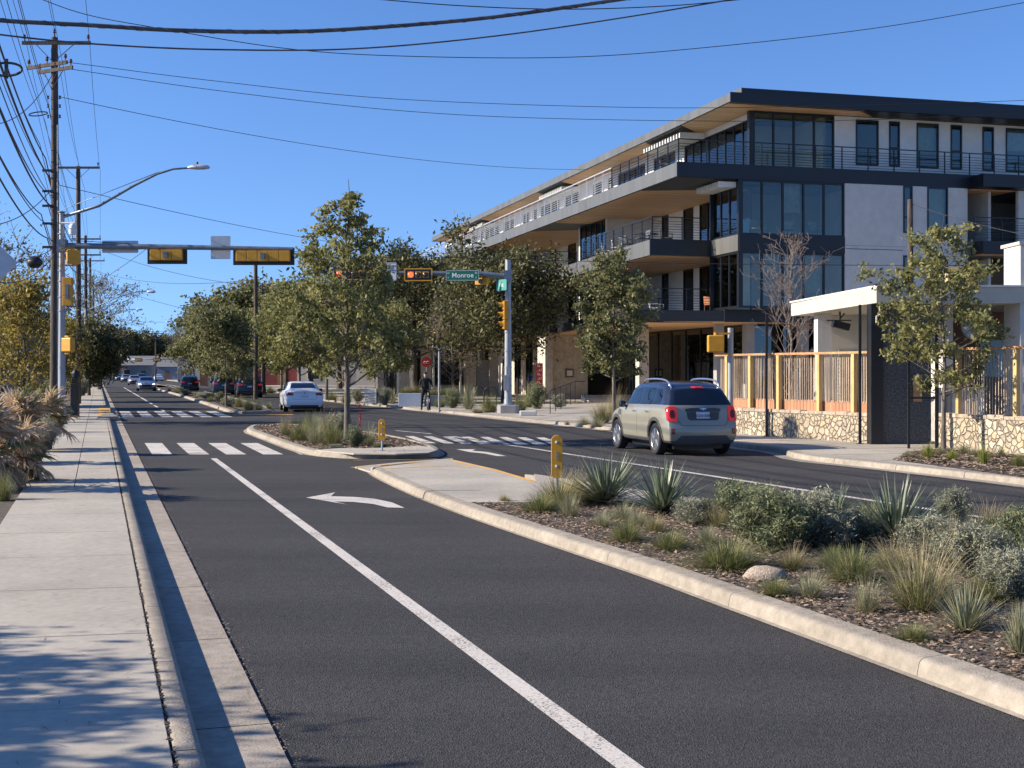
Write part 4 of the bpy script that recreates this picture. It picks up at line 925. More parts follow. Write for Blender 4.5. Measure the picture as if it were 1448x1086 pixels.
for (px, py, w, k, lb) in ((1087, 822, 56, 0, 'pale limestone rock lying on the mulch'),):
    bm = bmesh.new(); bmesh.ops.create_icosphere(bm, subdivisions=3, radius=1)
    for v in bm.verts: v.co *= 1+.22*noise.noise(v.co*1.3+Vector((k*7, 3, 1)))+.05*noise.noise(v.co*5); v.co.z *= .42; v.co.y *= .7
    p = G(px, py, .1); me = bpy.data.meshes.new('rock'); bm.to_mesh(me); bm.free(); me.materials.append(M['rock']); me.polygons.foreach_set('use_smooth', [True]*len(me.polygons))
    o = bpy.data.objects.new('rock', me); COL.objects.link(o); o.location = (p.x, p.y+.1, .13); s_ = w/(F/p.y)/1.8; o.scale = (s_, s_, s_*1.05); tag(o, lb, 'rock')
# second island
isl = [('gt', 0, 404, 617, 34, 34, 'tan tipped grass at the left tip of the tree island'), ('gg', 0, 425, 623, 60, 32, 'green grass second from the left on the tree island'), ('gy', 0, 446, 628, 56, 40, 'grey green grass in the middle left of the tree island'),
       ('gt', 1, 462, 620, 50, 44, 'tall tan grass behind the middle of the tree island'), ('gg', 1, 470, 630, 60, 34, 'green mound left of the tree trunk on the island'), ('sd', 0, 502, 632, 40, 30, 'dark low shrub at the foot of the island tree'),
       ('gy', 1, 520, 630, 50, 34, 'grey grass right of the island tree trunk'), ('sg', 0, 480, 620, 60, 34, 'grey shrub behind the grasses of the tree island'), ('gg', 0, 440, 614, 50, 34, 'green tuft at the far side of the tree island'), ('sd', 1, 475, 634.5, 40, 8, 'flat green ground plant along the front of the island'), ('sd', 0, 540, 634, 36, 8, 'flat ground plant left of the yellow island marker')]
for (k, i, px, py, w, h, lb) in isl:
    p = G(px, py, .1); ppm = F/p.y; bw, bh = BW[k]; plant(k, i, p, (w/ppm/bw, w/ppm/bw, h/ppm/bh), lb)
p = G(509, 626, .1); mbx = MB()
rs_ = random.Random(9)
for i in range(60): a = rs_.uniform(0, 6.28); z_ = rs_.uniform(.35, .95); mbx.tube([(0, 0, z_), (math.cos(a)*.03, math.sin(a)*.03, z_+.03)], [.012, .004], 4)
mbx.tube([(0, 0, 0), (.01, .0, .5), (0, .01, .98)], [.008, .008, .004], 5)
o = mbx.build('flower_spike', M['red'], loc=p); tag(o, 'thin red flower spike standing on the tree island', 'flower')
ordn = 'first second third fourth fifth sixth seventh eighth ninth tenth eleventh twelfth thirteenth fourteenth'.split()
for i in range(12):
    s_ = 62+i*5.6; p = ST(s_, 6.3 if i % 2 else 6.75, .1)
    plant(('gg', 'sd', 'gy')[i % 3], i % 2 if i % 3 != 1 else 1, p, (1.5, 1.5, 1.25 if i % 3 != 1 else 1.0), ordn[i]+' tuft on the long far median, counted from the crosswalk', 'tufts on the far median')
for i, (px, py, w, h, k, v) in enumerate(((352, 580, 26, 20, 'gg', 0), (366, 580, 26, 18, 'gy', 0), (338, 576, 24, 18, 'gg', 1), (325, 574, 24, 16, 'sd', 1), (380, 579, 14, 12, 'gg', 0), (310, 568, 20, 14, 'sd', 0))):
    p = G(px, py, .1); ppm = F/p.y; bw, bh = BW[k]; plant(k, v, p, (w/ppm/bw, w/ppm/bw, h/ppm/bh), ('green tuft behind the near right corner of the far median', 'grey tuft in the middle of the far median end', 'green tuft under the small median tree', 'dark tuft left of the small median tree', 'smallest tuft at the right corner of the far median', 'dark tuft farthest left at the near end of the far median')[i], 'tufts at the near end of the far median')
# right side beds
rbed = [G(1262, 652, .1), G(1448, 677, .1), G(1700, 712, .1), G(1700, 660, .1), G(1448, 646, .1), G(1330, 636, .1), G(1285, 640, .1)]
sheet('planting_bed', rbed, .126, M['soil'])
rr2 = [Vector((q.x, q.y)) for q in rbed]; chips('mulch', rr2 if area(rr2) > 0 else rr2[::-1], 5000, .13, 3, (.03, .06))
rps = [(1312, 647, 40, 24, 'br', 'bright green arching clump at the left end of the right bed'), (1346, 650, 34, 18, 'br', 'bright green clump under the slim tree'), (1391, 655, 34, 34, 'br', 'tallest bright green clump of the right bed'), (1440, 660, 40, 22, 'gg', 'green clump at the right edge, before the stone wall'), (1284, 646, 26, 10, 'gy', 'low grey tuft at the left tip of the right bed'), (1362, 641, 40, 16, 'yu', 'spiky grey plant behind the tree by the stone wall'), (1415, 646, 30, 18, 'yu', 'spiky plant at the foot of the right stone wall'), (1375, 645, 30, 16, 'gy', 'grey tuft between the bright green clumps'), (1330, 641, 20, 12, 'gy', 'grey tuft at the foot of the slim tree')]
for (px, py, w, h, k, lb) in rps:
    p = G(px, py, .13); ppm = F/p.y; bw, bh = BW[k]; plant(k, 0, p, (w/ppm/bw, w/ppm/bw, h/ppm/bh), lb)
mids = [(1067, 613, 26, 30, 'sd', 0, 'small green shrub by the left stone wall behind the car'), (1068, 590, 20, 20, 'sd', 1, 'small shrub halfway up the left stone wall'),
 (826, 601, 34, 14, 'gy', 0, 'grey tuft before the entrance steps'), (802, 601, 16, 8, 'gy', 1, 'tiny tuft left of the entrance walk'), (852, 598, 60, 40, 'gt', 0, 'tall tan grass at the foot of the entrance tree'), (870, 594, 50, 50, 'gt', 1, 'tall tan grass behind the entrance tree'), (845, 604, 40, 16, 'gy', 0, 'low grey tuft beside the kerb by the entrance tree'),
 (735, 581, 40, 24, 'gg', 0, 'green tuft right of the signal pole base'), (760, 578, 44, 36, 'sd', 0, 'green shrub near the handrail'), (790, 576, 40, 22, 'sd', 1, 'low green shrub at the handrail foot'), (748, 576, 30, 40, 'gt', 1, 'tall grass between the signal pole and the red banner'),
 (692, 583, 44, 28, 'gg', 1, 'green tuft left of the signal pole base'), (663, 579, 46, 40, 'yu', 0, 'big dark yucca left of the signal pole'), (640, 577, 40, 26, 'sd', 0, 'green shrub between the street post and the yucca'), (622, 576, 30, 18, 'gg', 0, 'green tuft beside the street post'), (676, 584, 40, 10, 'gt', 0, 'dry low grass in front of the yucca'),
 (545, 573, 30, 30, 'sd', 1, 'dark shrub left of the white planter box'), (530, 572, 24, 22, 'sd', 0, 'shrub right of the white slatted stand'), (555, 571, 28, 24, 'yu', 1, 'spiky plant near the white planter box'), (490, 570, 30, 18, 'gg', 1, 'tuft under the olive trees, left of the slatted stand'), (505, 568, 30, 22, 'sd', 1, 'shrub under the olive trees'), (470, 566, 26, 14, 'gg', 0, 'tuft right of the white car'),
 (382, 556, 22, 12, 'gg', 0, 'tuft beyond the dark parked cars'), (400, 558, 22, 10, 'gg', 1, 'tuft behind the white car')]
for (px, py, w, h, k, v, lb) in mids:
    p = G(px, py, .12); ppm = F/p.y; bw, bh = BW[k]; plant(k, v, p, (w/ppm/bw, w/ppm/bw, h/ppm/bh), lb, 'plants along the right pavement')
# left strip: dead fan palms and agave
def fan_palm(seed, n, Rl, m='dead_leaf', trunk=.5):
    r = random.Random(seed); root = empty('fan_palm', (0, 0, 0)); tb = MB(); tb.tube([(0, 0, 0), (.02, 0, trunk*.5), (0, 0, trunk)], [.11, .12, .09], 9); tb.build('trunk', M['bark_dark'], root)
    for i in range(n):
        a = i*2.4+r.uniform(-.3, .3); el = R(r.uniform(-55, 75)) if i > 2 else R(80); L = r.uniform(.22, .42); rl = Rl*r.uniform(.75, 1.1)
        d = Vector((math.cos(a)*math.cos(el), math.sin(a)*math.cos(el), math.sin(el))); side = Vector((-math.sin(a), math.cos(a), 0)); up = d.cross(side)*-1
        p0 = Vector((0, 0, trunk)); p1 = p0+d*L; mb = MB(); mb.tube([p0, p0.lerp(p1, .5)+Vector((0, 0, .02)), p1], [.012, .01, .008], 4); k = 26
        dead = r.random() < .86
        for j in range(k):
            th = R(-115+230*(j+.5)/k)+r.gauss(0, .05); dd = d*math.cos(th)+side*math.sin(th); l = rl*(1-.25*abs(th)/2)*r.uniform(.85, 1.05); pts = []; q = p1.copy(); v = dd.copy()
            for s in range(6):
                pts.append(q.copy()); v = (v+Vector((r.gauss(0, .07), r.gauss(0, .07), -.08-.30*(s > 2)*(1 if dead else .3)+r.gauss(0, .05)))).normalized(); q = q+v*l/5
            nrm = dd.cross(d.cross(dd) if d.cross(dd).length > .01 else side).normalized(); w = up.cross(dd).normalized()
            vs = []
            for s, q in enumerate(pts): hw = (.006+.014*math.sin(math.pi*min(1, (s+.6)/5.6)))*(1 if s < 5 else .05); vs += [q-w*hw, q+up*hw*.5, q+w*hw]
            fs = []
            for s in range(5): fs += [(3*s, 3*s+1, 3*s+4, 3*s+3), (3*s+1, 3*s+2, 3*s+5, 3*s+4)]
            mb.add(vs, fs)
        o = mb.build('frond', M[m if dead else 'grass_green'], root); at = o.data.attributes.new('rnd', 'FLOAT', 'FACE')
        at.data.foreach_set('value', np.array([min(1, max(0, .55+.3*math.sin(i)+r.gauss(0, .2))) for _ in o.data.polygons], np.float32))
    return root
fp = fan_palm(3, 26, .62); fp.location = AX(27, 20.6, .1); fp.scale = (.86,)*3; tag(fp, 'dead fan palm with straw coloured fronds hanging over the pavement edge, nearest one', 'palm')
fp2 = fan_palm(5, 28, .6, trunk=.75); fp2.location = AX(26, 24.5, .1); fp2.scale = (.98,)*3; tag(fp2, 'dead fan palm behind the nearest one, with one green frond', 'palm')
fp3 = fan_palm(9, 24, .6, trunk=.6); fp3.location = AX(-18, 19.0, .1); fp3.scale = (1.1,)*3; tag(fp3, 'greyish dead fan palm cut by the left edge of the photograph', 'palm')
fp4 = fan_palm(12, 22, .55, trunk=.7); fp4.location = AX(66, 29, .1); tag(fp4, 'dead fan palm farthest along the strip, by the utility pole foot', 'palm')
for (k, i, px, py, w, h, lb) in (('gg', 1, 4, 708, 50, 44, 'green grass tuft under the palm at the left edge'), ('sg', 0, 60, 640, 70, 46, 'grey shrub at the foot of the second palm'), ('sg', 1, 44, 655, 60, 30, 'low grey shrub between the two nearest palms'), ('gy', 0, 20, 690, 60, 34, 'grey tuft in front of the nearest palm'), ('sd', 0, 80, 612, 40, 40, 'dark shrub by the signal mast foot'), ('sd', 1, 117, 560, 26, 30, 'dark shrub at the foot of the farther wooden pole'), ('sg', 1, 84, 598, 40, 30, 'grey shrub behind the farthest palm'), ('sd', 0, 111, 556, 30, 26, 'shrub beyond the third wooden pole'), ('sd', 0, 60, 590, 60, 50, 'dark shrub under the yellow tree')):
    p = G(px, py, .115); ppm = F/p.y; bw, bh = BW[k]; plant(k, i, p, (w/ppm/bw, w/ppm/bw, h/ppm/bh), lb, 'plants in the left strip')
# hedge row of shrubs closing the far left of the strip
for i in range(14):
    plant('sd', i % 2, ST(60+i*14, -5.5-rp_.uniform(0, 2), .1), (3.2, 3.2, 3.4), ordn[i]+' dark bush along the left pavement, counted from the utility poles', 'bushes along the left pavement')
# ------------------------------------------------------------------ restaurant, walls and fences on the right
def rubble(name):
    m = bpy.data.materials.new(name); m.use_nodes = True; nt = m.node_tree; P_ = nt.nodes['Principled BSDF']; L = nt.links.new
    tc = NN(nt, 'ShaderNodeTexCoord'); nz = NN(nt, 'ShaderNodeTexNoise', Scale=2.2, Detail=2.0); L(tc.outputs['Object'], nz.inputs['Vector'])
    mx = NN(nt, 'ShaderNodeMix'); mx.data_type = 'RGBA'; mx.inputs[0].default_value = .26; L(tc.outputs['Object'], mx.inputs[6]); L(nz.outputs['Color'], mx.inputs[7])
    v1 = NN(nt, 'ShaderNodeTexVoronoi', Scale=8.5, feature='DISTANCE_TO_EDGE'); v2 = NN(nt, 'ShaderNodeTexVoronoi', Scale=8.5)
    L(mx.outputs[2], v1.inputs['Vector']); L(mx.outputs[2], v2.inputs['Vector'])
    bw = NN(nt, 'ShaderNodeRGBToBW'); L(v2.outputs['Color'], bw.inputs[0])
    rp = NN(nt, 'ShaderNodeValToRGB'); e = rp.color_ramp.elements; e[0].position = .15; e[0].color = (.33, .28, .21, 1); e[1].position = .85; e[1].color = (.54, .46, .345, 1)
    e2 = e.new(.45); e2.color = (.47, .37, .24, 1); e3 = e.new(.6); e3.color = (.33, .28, .22, 1); L(bw.outputs[0], rp.inputs[0])
    nf = NN(nt, 'ShaderNodeTexNoise', Scale=22.0, Detail=5.0); L(tc.outputs['Object'], nf.inputs['Vector'])
    m3 = NN(nt, 'ShaderNodeMix'); m3.data_type = 'RGBA'; m3.blend_type = 'OVERLAY'; m3.inputs[0].default_value = .55; L(rp.outputs[0], m3.inputs[6]); L(nf.outputs[0], m3.inputs[7])
    st = NN(nt, 'ShaderNodeMapRange'); st.inputs[1].default_value = .015; st.inputs[2].default_value = .10; L(v1.outputs['Distance'], st.inputs[0])
    m2 = NN(nt, 'ShaderNodeMix'); m2.data_type = 'RGBA'; L(st.outputs[0], m2.inputs[0]); m2.inputs[6].default_value = (.22, .19, .145, 1); L(m3.outputs[2], m2.inputs[7]); L(m2.outputs[2], P_.inputs['Base Color'])
    P_.inputs['Roughness'].default_value = .92; bp = NN(nt, 'ShaderNodeBump', Strength=.9, Distance=.05); L(st.outputs[0], bp.inputs['Height']); L(bp.outputs[0], P_.inputs['Normal'])
    return m
M['rubble'] = rubble('rubble_stone')
M['pine'] = mat('yellow_pine', (.56, .40, .16), .6, noise_amt=.15, nscale=6, streak=True)
M['rail_wood'] = mat('orange_wood', (.50, .26, .11), .6, noise_amt=.2, nscale=6)
M['slat'] = mat('weathered_slat', (.52, .40, .29), .8, noise_amt=.3, nscale=5, streak=True)
M['plank'] = plankmat('reddish_planks', (.28, .12, .06), (.52, .27, .15), .13, 'X')
M['cream'] = mat('cream_render', (.54, .49, .40), .8, noise_amt=.04, nscale=2, stain=.08)
M['whitewall'] = mat('white_render', (.58, .56, .52), .85, noise_amt=.04, nscale=2, stain=.06)
M['darktile'] = mat('dark_textured_cladding', (.11, .105, .10), .75, noise_amt=.45, nscale=26, bump=1, bscale=26)
M['louvre'] = mat('grey_louvre', (.34, .34, .33), .6)
def local_frame(p0, p1):
    d = p1-p0; return empty, math.atan2(d.y, d.x), Vector((d.x, d.y, 0)).length
def stone_wall(name, p0, p1, h, label, th=.35):
    a = math.atan2((p1-p0).y, (p1-p0).x); L = (p1-p0).length; r = random.Random(4)
    root = empty(name, (p0.x, p0.y, .1), a, label, 'wall')
    mb = MB(); n = int(L/.22); pts = []
    for i in range(n+1): pts.append((L*i/n, h-.1+r.uniform(-.015, .02)))
    mb.prism([(0, 0), (L, 0), (L, th), (0, th)], 0, h-.12); o = mb.build('stone_face', M['rubble'], root)
    bm = bmesh.new(); bm.from_mesh(o.data); bmesh.ops.subdivide_edges(bm, edges=bm.edges, cuts=3)
    for v in bm.verts:
        k = noise.noise(Vector((v.co.x*4, v.co.y*4, v.co.z*4))); v.co.y += .03*k; 
    bm.to_mesh(o.data); bm.free()
    cb = MB(); x = 0
    while x < L-.05:
        w = min(r.uniform(.3, .7), L-x); cb.box(x+.006, x+w-.006, -.025, th+.02, h-.118, h-.03+r.uniform(-.012, .014)); x += w
    cb.build('coping', M['rock'], root, bevel=.012); return root
def fence(name, p0, p1, base, top, posts, label, seed=1, plank=True, step=.07):
    a = math.atan2((p1-p0).y, (p1-p0).x); L = (p1-p0).length; r = random.Random(seed)
    root = empty(name, (p0.x, p0.y, base), a, label, 'fence'); H = top-base
    MB().box(-.05, L+.05, .04, .17, H-.06, H).build('top_rail', M['rail_wood'], root, bevel=.006)
    for x in posts: MB().box(x-.055, x+.055, .05, .16, 0, H-.062).build('post', M['pine'], root, bevel=.004)
    mb = MB(); x = .04
    while x < L:
        w = r.uniform(.012, .020); dx = r.uniform(-.02, .02); y = .18+r.uniform(0, .012); z0 = .30 if plank else .03
        mb.add([(x, y, z0), (x+w, y, z0), (x+w, y+w, z0), (x, y+w, z0), (x+dx, y, H-.07), (x+dx+w, y, H-.07), (x+dx+w, y+w, H-.07), (x+dx, y+w, H-.07)], [(3, 2, 1, 0), (4, 5, 6, 7), (0, 1, 5, 4), (1, 2, 6, 5), (2, 3, 7, 6), (3, 0, 4, 7)]); x += step*r.uniform(.75, 1.35)
    mb.build('slats', M['slat'], root)
    if plank:
        mb = MB(); x = 0
        while x < L-.02:
            w = min(.14, L-x); mb.box(x+.004, x+w-.004, .20, .225, .0, .34+r.uniform(-.01, .01)); x += w
        mb.build('lower_planks', M['plank'], root)
    return root
wl0, wl1 = G(1010, 611, .12), G(1233, 627, .12)
stone_wall('stone_wall', wl0, wl1, .78, 'low rubble stone wall left of the dark entrance pier')
Lf = (wl1-wl0).length
def alongpx(p0, p1, px):
    k = (px-724)/1850; d = p1-p0; t = (k*p0.y-p0.x)/(d.x-k*d.y); return t*d.length
fence('fence', wl0, wl1, .78, 2.36, [alongpx(wl0, wl1, q) for q in (1024, 1057, 1097, 1154, 1203)]+[Lf-.06], 'slatted wooden fence with reddish lower planks on the left stone wall')
wr0, wr1 = G(1322, 632, .12), G(1600, 655, .12); wr1 = wr1+(wr1-wr0)*1.1
stone_wall('stone_wall', wr0, wr1, .84, 'low rubble stone wall right of the dark entrance pier')
fence('fence', wr0+(wr1-wr0)*.06, wr1, .85, 2.40, [alongpx(wr0, wr1, q)-(wr1-wr0).length*.06 for q in (1350, 1432, 1530, 1660, 1840)], 'open slatted wooden fence on the stone wall right of the slim tree', 2, plank=False, step=.075)
RS = empty('restaurant', (8.65, 31, .12), R(2), 'low white roofed restaurant with a dark textured entrance pier behind the fences', 'building')
rp = lambda mb, n, m, **k: mb.build(n, M[m], RS, **k)
rp(MB().prism([(-.05, -.1), (-.25, 7.2), (14, 7.6), (14, -.1)], 3.36, 3.74), 'roof', 'cream', bevel=.01)
rp(MB().prism([(-.03, -.13), (-.29, 7.23), (14, 7.63), (14, -.13)], 3.742, 3.79), 'roof_edge', 'whitewall')
pm = MB(); pm.box(.04, 1.42, .35, .85, 0, 3.355); rp(pm, 'entrance_pier', 'darktile')
rp(MB().box(-.06, .22, .25, .60, 0, 3.35), 'pier_edge', 'black')
rp(MB().box(.98, 1.19, .31, .345, 1.02, 1.66), 'menu_board', 'rail_wood')
rp(MB().box(.1, .5, 5.6, 6.0, 0, 3.355), 'column', 'whitewall'); rp(MB().box(.5, 3.2, 6.4, 6.6, 0, 3.355), 'back_wall', 'whitewall')
lv = MB()
for i in range(20): lv.box(.9, 1.9, 6.32, 6.36, .2+i*.11, .28+i*.11)
rp(lv, 'louvre_door', 'louvre')
rp(MB().box(3.2, 14, 4.4, 4.6, 0, 3.355), 'back_wall', 'darkwood'); rp(MB().box(2.0, 2.2, 1.0, 6.4, 0, 3.355), 'side_wall', 'whitewall')
for x in (4.2, 6.6): rp(MB().box(x, x+1.8, 4.33, 4.39, .4, 2.6), 'window', 'glass_dark')
rp(MB().box(3.42, 4.8, -.05, .9, -.1, 4.75), 'white_block', 'whitewall', bevel=.01); rp(MB().box(3.38, 6.5, -.1, 1.0, 4.751, 4.83), 'block_cap', 'cream')
rp(MB().box(2.25, 2.99, 1.5, 1.7, 3.95, 4.35), 'parapet', 'pine'); rp(MB().box(2.25, 2.99, 1.4, 1.48, 3.8, 3.94), 'timber_beam', 'rail_wood')
rb2 = MB()
for i in range(14): rb2.box(1.75+i*.09, 1.82+i*.09, 1.0, 1.03, .55, 1.35)
rp(rb2, 'ribbed_panel', 'whitewall')
rp(MB().lathe([(.0, -.01), (.34, 0), (.36, .05), (.34, .1), (.0, .12)], 20, M=T(2.7, .9, 2.85) @ Matrix.Rotation(R(90), 4, 'X')), 'steel_disc', 'galv', smooth='auto')
sp_ = MB(); sp_.box(-.2, .25, -.1, .1, -.1, .08, M=Matrix.Rotation(R(14), 4, 'Y')); sp_.tube([(0, 0, .05), (0, 0, .35)], .025); sp_.box(-.35, .3, -.02, .02, .1, .13); sp_.tube([(0, 0, .16), (.12, 0, .3)], .02)
so2 = sp_.build('floodlight', M['black'], RS); so2.location = (.15, 3.6, 2.98)
pp = MB(); pp.tube([(.1, .1, 3.35), (.1, .1, 3.1), (.02, .1, 3.05), (.02, .1, 2.9)], .025); rp(pp, 'pipe', 'cream')
for (px, Y, top, lb) in ((1084, 35.2, 3.3, 'thin black post in front of the left stone wall'), (1216, 31.5, 3.35, 'thin black post just left of the dark entrance pier')):
    mb = MB(); mb.box(-.03, .03, -.03, .03, 0, top); mb.box(-.08, .08, -.08, .08, 0, .012)
    tag(mb.build('post', M['black'], loc=AX(px, Y, .12)), lb, 'post')
fr_ = MB(); fr_.box(-.025, .025, -.025, .025, 0, 3.2); fr_.box(.025, .6, -.02, .02, 1.12, 1.17); fr_.box(.6, .67, -.03, .03, 0, 3.0)
tag(fr_.build('metal_frame', M['black'], loc=AX(1285, 29.6, .12)), 'black metal frame with a cross bar left of the slim tree', 'frame')
# cafe wing with timber canopy
CF = empty('cafe_building', AX(548, 92, 0), BANG+R(-4), 'low cafe with a sloping timber canopy on white posts behind the person with the bicycle', 'building')
cp = lambda mb, n, m, **k: mb.build(n, M[m], CF, **k)
mb = MB(); 
def slope(x0, x1, y0, y1, z0, z1, th, mi=0): mb.add([(x0, y0, z0), (x1, y0, z1), (x1, y1, z1), (x0, y1, z0), (x0, y0, z0+th), (x1, y0, z1+th), (x1, y1, z1+th), (x0, y1, z0+th)], [(3, 2, 1, 0), (4, 5, 6, 7), (0, 1, 5, 4), (1, 2, 6, 5), (2, 3, 7, 6), (3, 0, 4, 7)], mi)
slope(-.4, 3.2, -1.5, 5, 3.9, 3.3, .16); slope(3.25, 8.4, -1.5, 5, 4.6, 3.5, .16); cp(mb, 'canopy', 'soffit')
mb = MB(); slope(-.5, 3.2, -1.56, -1.502, 3.92, 3.32, .2); slope(3.25, 8.5, -1.56, -1.502, 4.62, 3.52, .2); cp(mb, 'fascia', 'fascia_grey')
for x in (.6, 1.5, 3.1, 5.0, 7.8): cp(MB().box(x-.06, x+.06, -1.2, -1.08, 0, 3.9 if x < 3.2 else 4.1), 'post', 'white')
for x in (.9, 2.4, 5.6, 7.4): cp(MB().box(x, x+.75, .2, .8, 0, 3.6), 'stone_column', 'stone')
for x in (-.2, 1.7, 3.2, 6.4): cp(MB().box(x, x+.9 if x != 3.2 else 5.5, .5, .6, .1, 3.4), 'window', 'glass_dark')
cp(MB().box(-.4, 8.3, 3.5, 3.7, 0, 3.5), 'wall', 'stone'); cp(MB().box(6.42, 7.28, .46, .49, .1, 2.7), 'door', 'louvre')
# ------------------------------------------------------------------ text and marks
def text_mesh(s, size, m, parent, M4, name='lettering', sp=1.0, ext=.002, bold=0):
    cu = bpy.data.curves.new('lettering', 'FONT'); cu.body = s; cu.size = size; cu.align_x = 'CENTER'; cu.align_y = 'CENTER'; cu.extrude = ext; cu.space_character = sp; cu.offset = bold; cu.resolution_u = 3; cu.space_line = .9
    o = bpy.data.objects.new('tmp', cu); COL.objects.link(o); bpy.context.view_layer.update()
    me = bpy.data.meshes.new_from_object(o.evaluated_get(bpy.context.evaluated_depsgraph_get())); bpy.data.objects.remove(o); bpy.data.curves.remove(cu)
    me.materials.clear(); me.materials.append(M[m]); me.transform(M4); t = bpy.data.objects.new(name, me); COL.objects.link(t); t.parent = parent; return t
FACE = Matrix.Rotation(R(90), 4, 'X')                   # text upright, read from -Y
# ------------------------------------------------------------------ signals
def head(n, lit=None, horizontal=True, plate=True, sec=.31, name='traffic_signal', border=None, visor=True):
    """signal facing -Y, centred on the origin, sections run along X (or down Z)"""
    r = empty(name, (0, 0, 0)); L = n*sec; w = sec
    def pt(i, y, o=0): c = (i-(n-1)/2)*sec; return (c, y, o) if horizontal else (o, y, -c)
    hx, hz = (L/2, w/2) if horizontal else (w/2, L/2)
    if plate:
        MB().box(-hx-.12, hx+.12, -.02, -.005, -hz-.11, hz+.11).build('backplate', M['black'], r)
        if border:
            b = MB(); e = .045
            b.box(-hx-.12, hx+.12, -.028, -.0205, hz+.11-e, hz+.11); b.box(-hx-.12, hx+.12, -.028, -.0205, -hz-.11, -hz-.11+e); b.box(-hx-.12, -hx-.12+e, -.028, -.0205, -hz-.11+e, hz+.11-e); b.box(hx+.12-e, hx+.12, -.028, -.0205, -hz-.11+e, hz+.11-e); b.build('reflective_border', M[border], r)
    b = MB()
    for i in range(n):
        c = pt(i, 0); b.box(c[0]-w/2+.006, c[0]+w/2-.006, 0, .18, c[2]-w/2+.006, c[2]+w/2-.006)
        b.box(c[0]-w/2+.03, c[0]+w/2-.03, -.03, -.001, c[2]-w/2+.03, c[2]+w/2-.03)
    b.build('housing', M['yellow'], r, bevel=.018)
    k_ = MB(); k_.box(-.07, .07, .181, .26, -.09, .09) if horizontal else k_.box(-.05, .05, .181, .22, -hz*.5, hz*.5); k_.build('mounting_bracket', M['arm'], r)
    for i in range(n):
        c = pt(i, -.035); MM = T(*c) @ Matrix.Rotation(R(90), 4, 'X')
        MB().lathe([(0, 0), (.115, 0), (.105, .02), (.06, .035), (0, .04)], 18, M=MM).build('lens', M['red_on' if lit == i else 'lens'], r, smooth=True)
        if visor:
            v = MB(); vs = []; fs = []; K = 12
            for k in range(K+1):
                t = R(-30+240*k/K); ln = .2*(.55+.45*max(0, math.sin(t)))
                for (rr_, y) in ((.13, 0), (.13, -ln), (.122, -ln), (.122, 0)): vs.append((c[0]+rr_*math.cos(t), -.03+y, c[2]+rr_*math.sin(t)))
            for k in range(K):
                for j in range(4): fs.append((k*4+j, k*4+(j+1) % 4, (k+1)*4+(j+1) % 4, (k+1)*4+j))
            v.add(vs, fs); v.build('visor', M['yellow' if not plate else 'black'], r)
    return r
def ped(name='pedestrian_signal', f=1):
    r = empty(name, (0, 0, 0)); MB().box(-.22, .22, -.1, .12, -.23, .23).build('housing', M['yellow'], r, bevel=.035, seg=3)
    b = MB(); b.box(-.19, .19, -.16*f if f > 0 else .121, -.101 if f > 0 else .17, -.2, .2); b.build('face', M['black'], r)
    b = MB(); b.box(.05, .42, -.03, .03, .25, .30); b.tube([(0, 0, .22), (0, 0, .30)], .05, 8); b.build('bracket', M['yellow'], r); b = MB(); b.box(.05, .42, -.03, .03, -.30, -.25); b.tube([(0, 0, -.22), (0, 0, -.30)], .05, 8); b.build('bracket', M['yellow'], r)
    return r
def sign_panel(w, h, m='signback', label=None, cat='sign', name='sign', parent=None, y=0, rad=.03):
    mb = MB(); pts = []
    for cx, cz, a0 in ((w/2-rad, h/2-rad, 0), (-w/2+rad, h/2-rad, 90), (-w/2+rad, -h/2+rad, 180), (w/2-rad, -h/2+rad, 270)):
        for k in range(5): t = R(a0+22.5*k); pts.append((cx+rad*math.cos(t), cz+rad*math.sin(t)))
    n = len(pts); mb.add([(p[0], y-.003, p[1]) for p in pts]+[(p[0], y+.003, p[1]) for p in pts], [tuple(range(n)), tuple(range(2*n-1, n-1, -1))]+[(i, n+i, n+(i+1) % n, (i+1) % n) for i in range(n)])
    return mb
# left mast
YL = 43.0
lm = empty('signal_mast', AX(87.5, YL, .12), 0, 'grey signal mast with a long arm and a lamp on the left pavement', 'signal mast')
zl = lambda py, Y=YL: H0+(HY-py)*Y/F-.12
xl = lambda px, Y=YL, o=87.5: (px-o)*Y/F
mb = MB(); mb.tube([(0, 0, 0), (0, 0, zl(303))], [.125, .085], 16); mb.lathe([(.0, zl(303)), (.1, zl(303)), (.1, zl(303)+.03), (.03, zl(303)+.1), (0, zl(303)+.1)], 12); mb.build('pole', M['galv'], lm, smooth='auto')
mb = MB(); mb.lathe([(.2, 0), (.2, .03), (.16, .05), (.15, .25), (.125, .28), (0, .28)], 16); mb.build('base', M['galv'], lm, smooth='auto')
mb = MB(); mb.tube([(0, 0, zl(347.5)), (xl(250), 0, zl(349.5)), (xl(415), 0, zl(352))], [.10, .085, .06], 14); mb.box(-.12, .16, -.16, .16, zl(347.5)-.2, zl(347.5)+.2); mb.build('arm', M['arm'], lm, smooth='auto')
mb = MB(); mb.tube([(0, 0, zl(307)), (xl(140), 0, zl(291)), (xl(190), 0, zl(262)), (xl(222), 0, zl(246)), (xl(245), 0, zl(239)), (xl(268), 0, zl(237.5))], [.055, .05, .045, .04, .035, .03], 10); mb.tube([(0, 0, zl(297)), (xl(225), 0, zl(243))], .012, 5); mb.build('lamp_arm', M['arm'], lm, smooth=True)
mb = MB(); n = 10; pr = [(.0, .02), (.03, .055), (.12, .10), (.3, .135), (.52, .13), (.68, .09), (.74, .03)]
for k in range(len(pr)-1):
    pass
mb.tube([(xl(265)+p[0], 0, zl(237)) for p in pr], [p[1] for p in pr], 14); o = mb.build('lamp_head', M['signback'], lm, smooth=True)
